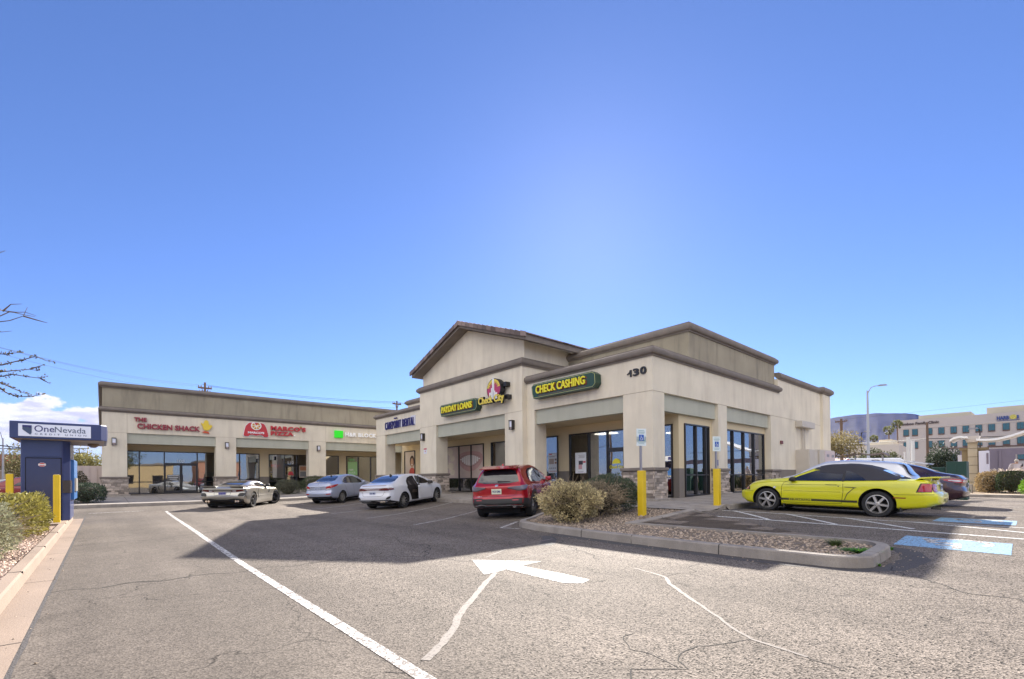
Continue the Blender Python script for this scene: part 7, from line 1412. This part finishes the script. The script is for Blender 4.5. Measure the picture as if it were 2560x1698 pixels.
# brown shop at far left
t = wroot('brown_shop', (-20, 94, 0)); prop(t, 'distant brown shop with a red sign and white windows at the left edge', 'shop building'); mb = MB(); mb.box(-34, -6.5, 94.5, 110, -.3, 5.3); mb.build('wall', mat('brown_wall', (.23, .11, .08), .9, var=.05), t); mb = MB(); mb.box(-34, -6.5, 94.3, 94.5, 0, 3.4); mb.build('ground_storey', mat('brown_dark', (.12, .09, .07), .9), t)
for a in (-10.9, -9.6): mb = MB(); mb.box(a, a+1.1, 94.2, 94.3, 1.3, 3.1); mb.build('window', mat('window_pale', (.5, .55, .5), .3), t)
mb = MB(); random.seed(3); x_ = -10.3
while x_ < -8.6: w_ = random.uniform(.08, .16); mb.box(x_, x_+w_, 94.2, 94.3, 4.2, 4.2+random.uniform(.2, .32)); x_ += w_+.05
prop(mb.build('red_sign', mat('sign_red_dull', (.45, .06, .03), .5)), 'small unreadable red lettering on the distant brown shop', 'sign')
t = empty('railing', (-8, 80, 0)); prop(t, 'dark low railing in front of the brown shop', 'railing'); mb = MB(); [mb.box(-6+k*.5, -5.95+k*.5, -.03, .03, 0, 1.9) for k in range(20)]; mb.box(-6, 4, -.03, .03, 1.8, 1.9); mb.box(-6, 4, -.03, .03, 1.3, 1.36); mb.build('bars', blackpl, t)
t = wroot('side_gate', (-.5, 39, .2)); prop(t, 'pinkish beige screen wall joining the left end of the shop wing', 'gate'); mb = MB(); mb.box(-1.15, .02, 39.0, 39.15, .2, 2.3); mb.build('panel', mat('gate_pink', (.48, .40, .37), .8), t); mb = MB(); [mb.box(a, a+.03, 38.96, 39, .3, 2.25) for a in (-.95, -.6, -.25)]; mb.build('rib', M['gate_pink'], t)
mb = MB(); mb.box(-30, 0, 70, 70.3, 0, 2.6); prop(mb.build('block_wall', mat('block_wall', (.30, .22, .17), .9, var=.1)), 'low tan block wall far behind the desert trees', 'wall')
# person seen from behind
def person():
    t = empty('person', (43.5, 1.25, .42)); prop(t, 'person in a pale grey sweatshirt seen from behind with head bowed, standing beyond the hedge', 'person'); t.rotation_euler = (0, 0, R(-4))
    P = {'pel': (0, 0, .92), 'sp': (.02, 0, 1.15), 'ch': (.06, 0, 1.36), 'nk': (.13, 0, 1.50), 'hd': (.2, 0, 1.6), 'ht': (.24, 0, 1.72), 'hl': (0, .1, .88), 'kl': (.03, .11, .48), 'al': (-.02, .11, .07), 'tl': (.14, .12, .03), 'hr': (0, -.1, .88), 'kr': (.03, -.11, .48), 'ar': (-.02, -.11, .07), 'tr': (.14, -.12, .03), 'sl': (.06, .21, 1.40), 'el': (.05, .29, 1.13), 'wl': (.24, .22, .98), 'fl': (.33, .18, .96), 'sr': (.06, -.21, 1.40), 'er': (.05, -.29, 1.13), 'wr': (.24, -.22, .98), 'fr': (.33, -.18, .96)}
    rad = dict(pel=(.15, .17), sp=(.14, .17), ch=(.15, .19), nk=(.06, .06), hd=(.09, .085), ht=(.075, .07), hl=(.1, .1), kl=(.065, .065), al=(.045, .045), tl=(.04, .045), hr=(.1, .1), kr=(.065, .065), ar=(.045, .045), tr=(.04, .045), sl=(.085, .085), el=(.055, .055), wl=(.035, .035), fl=(.03, .03), sr=(.085, .085), er=(.055, .055), wr=(.035, .035), fr=(.03, .03))
    E_ = ['pel-sp', 'sp-ch', 'ch-nk', 'nk-hd', 'hd-ht', 'pel-hl', 'hl-kl', 'kl-al', 'al-tl', 'pel-hr', 'hr-kr', 'kr-ar', 'ar-tr', 'ch-sl', 'sl-el', 'el-wl', 'wl-fl', 'ch-sr', 'sr-er', 'er-wr', 'wr-fr']
    def skinned(keys, edges, grow, nm, m, par, root_):
        me = bpy.data.meshes.new(nm); me.from_pydata([P[k] for k in keys], [[keys.index(q) for q in e.split('-')] for e in edges], []); o = bpy.data.objects.new(nm, me); COL.objects.link(o)
        md = o.modifiers.new('s', 'SKIN'); 
        for i, k in enumerate(keys): me.skin_vertices[0].data[i].radius = (rad[k][0]+grow, rad[k][1]+grow); me.skin_vertices[0].data[i].use_root = (k == root_)
        o.modifiers.new('d', 'SUBSURF').levels = 2; dg = bpy.context.evaluated_depsgraph_get(); nm_ = bpy.data.meshes.new_from_object(o.evaluated_get(dg)); o.modifiers.clear(); o.data = nm_; nm_.materials.clear(); nm_.materials.append(m); nm_.polygons.foreach_set('use_smooth', [True]*len(nm_.polygons)); o.parent = par; return o
    bd = skinned(list(P), E_, 0, 'body', mat('skin', (.35, .2, .14), .6), t, 'pel')
    skinned(['pel', 'sp', 'ch', 'sl', 'el', 'wl', 'sr', 'er', 'wr'], ['pel-sp', 'sp-ch', 'ch-sl', 'sl-el', 'el-wl', 'ch-sr', 'sr-er', 'er-wr'], .03, 'sweatshirt', mat('sweat_grey', (.50, .45, .47), .9, bump=.1), t, 'pel')
    skinned(['pel', 'hl', 'kl', 'al', 'hr', 'kr', 'ar'], ['pel-hl', 'hl-kl', 'kl-al', 'pel-hr', 'hr-kr', 'kr-ar'], .018, 'trousers', mat('trousers_dark', (.06, .055, .06), .9), t, 'pel')
    mb = MB(); mb.lathe([(.01, .125), (.07, .1), (.10, .03), (.1, -.03), (.06, -.06)], 14, 'z', (.2, 0, 1.66)); mb.build('cap', mat('cap_light', (.5, .47, .42), .9), t, smooth=True); mb = MB(); mb.prism([(.28, -.07), (.38, -.05), (.4, 0), (.38, .05), (.28, .07)], 1.67, 1.69); mb.build('cap_peak', M['cap_light'], t)
    for sg in (1, -1):
        mb = MB(); b_ = Vector((.33, sg*.18, .96))
        for k in range(4): q = b_+Vector((.02, -sg*.012*(k-1.5)*1.6, .0)); mb.tube([q, q+Vector((.035, 0, -.01)), q+Vector((.055, 0, -.035))], [.009, .008, .006], 5)
        mb.tube([b_+Vector((-.01, -sg*.03, .01)), b_+Vector((.03, -sg*.05, -.01))], [.01, .008], 5); mb.build('fingers', M['skin'], t)
person()
# mountains
random.seed(2); mm = mat('mountain_rock', (.026, .022, .030), .95, var=.55, nscale=.012, bump=0)
mb = MB(); crest = [(5200, 3600, 350), (5150, 2600, 420), (5000, 1900, 470), (4838, 1262, 506), (4876, 1106, 522), (4896, 1011, 524), (4928, 845, 518), (4943, 750, 508), (4952, 688, 492), (4962, 617, 456), (4981, 435, 345), (5000, 250, 240), (5050, 0, 150), (5100, -400, 90), (5200, -1200, 60)]
fine = []
for i in range(len(crest)-1):
    a, b = crest[i], crest[i+1]; n = max(3, int(abs(a[1]-b[1])/12))
    for k in range(n): s_ = k/n; p = [a[j]+(b[j]-a[j])*s_ for j in range(3)]; p[2] += 8*noise.noise(Vector((p[1]*.012, .3, 0))); fine.append(p)
rows = []
for j in range(16):
    s_ = j/15; row = []
    for p in fine:
        rg = noise.noise(Vector((p[1]*.009+s_*2.5, s_*4, 1)))*.35+noise.noise(Vector((p[1]*.025-s_*3, s_*8, 5)))*.25; x = p[0]-s_*1500-rg*70*math.sin(math.pi*s_); z = p[2]*(1-s_)**1.35+rg*18*math.sin(math.pi*s_)
        row.append(mb.vert((x, p[1]*x/p[0], z)))
    rows.append(row)
for a, b in zip(rows, rows[1:]):
    for k in range(len(fine)-1): mb.face((a[k], b[k], b[k+1], a[k+1]))
prop(mb.build('mountain', mm, smooth=True), kind='structure')
# foothill of tan desert ground
mb = MB(); rows = []
for j in range(10):
    row = []
    for i in range(40):
        y = 900-i*32; x = 700+j*260; row.append(mb.vert((x, y*x/1300, max(-2, (j/9)**1.1*95+6*noise.noise(Vector((x*.004, y*.01, 0)))-1))))
    rows.append(row)
for a, b in zip(rows, rows[1:]):
    for k in range(39): mb.face((a[k], a[k+1], b[k+1], b[k]))
prop(mb.build('foothill', mat('foothill_soil', (.36, .26, .17), .95, var=.3, nscale=.02), smooth=True), kind='structure')
# ================================================================ PLACES BEHIND THE CAMERA, seen in the shop windows
def backbuilding(lab, x0, x1, y0_, y1_, h, col, tower=None):
    t = wroot('street_building', ((x0+x1)/2, (y0_+y1_)/2, 0)); prop(t, lab, 'building'); mb = MB(); mb.box(x0, x1, y0_, y1_, -.2, h)
    if tower: mb.prism([(tower, h), (tower+.6, h+4), (tower+1.6, h+4), (tower+2.4, h)], y1_-2, y1_-.1, 'y')
    mb.build('wall', mat('bb%d' % int(x0), col, .9, var=.06), t); mb = MB(); mb.box(x0-.2, x1+.2, y0_-.2, y1_+.2, h, h+.35); mb.build('parapet', trim, t)
    n = int((x1-x0)/4)
    for k in range(n): mb = MB(); a = x0+(x1-x0)*(k+.25)/n; mb.box(a, a+1.9, y1_, y1_+.05, .8, 2.9); w_ = mb.build('window', cglass, t)
backbuilding('ochre building with a tapered tower behind the camera, reflected in the chicken shop window', -3, 12, -60, -48, 5.0, (.46, .34, .18), 1); backbuilding('terracotta gabled building behind the camera, reflected in the pizza shop window', 16, 24, -52, -42, 5.5, (.40, .20, .13)); backbuilding('grey flat roofed building behind the camera, reflected in the side windows', 38, 62, -34, -24, 4.2, (.28, .28, .29)); backbuilding('long pale building across the street west of the camera', -44, -34, -10, 24, 4.5, (.45, .38, .30))
tree('leafy street tree behind the camera, reflected in the corner shop window', 1.5, -7.5, 0, 6.5, 3.2, 4, 5000, leafmat('street_leaf', (.10, .11, .05), .6), 31, size=.22); tree('second street tree behind the camera to the right', 24, -22, 0, 6, 3, 4, 4000, leafmat('street_leaf', (.10, .11, .05), .6), 32, size=.25)
tree('street tree west of the camera, reflected in the dental windows', -18, 12, 0, 6, 3, 4, 4000, leafmat('street_leaf', (.10, .11, .05), .6), 33, size=.25)

# ================================================================ AIR
hz = MB(); hz.box(-9100, 9100, -9100, 9100, -12, 760); m_, nt_, N_, L_, b_ = _nt('haze'); N_.remove(b_); pv = N_.new('ShaderNodeVolumePrincipled'); pv.inputs['Color'].default_value = (.22, .34, 1, 1); pv.inputs['Density'].default_value = .00003; pv.inputs['Anisotropy'].default_value = 0
L_.new(pv.outputs[0], N_['Material Output'].inputs['Volume']); ho = hz.build('haze', m_); prop(ho, 'thin blue desert haze over the distant mountain', 'haze', kind='stuff')
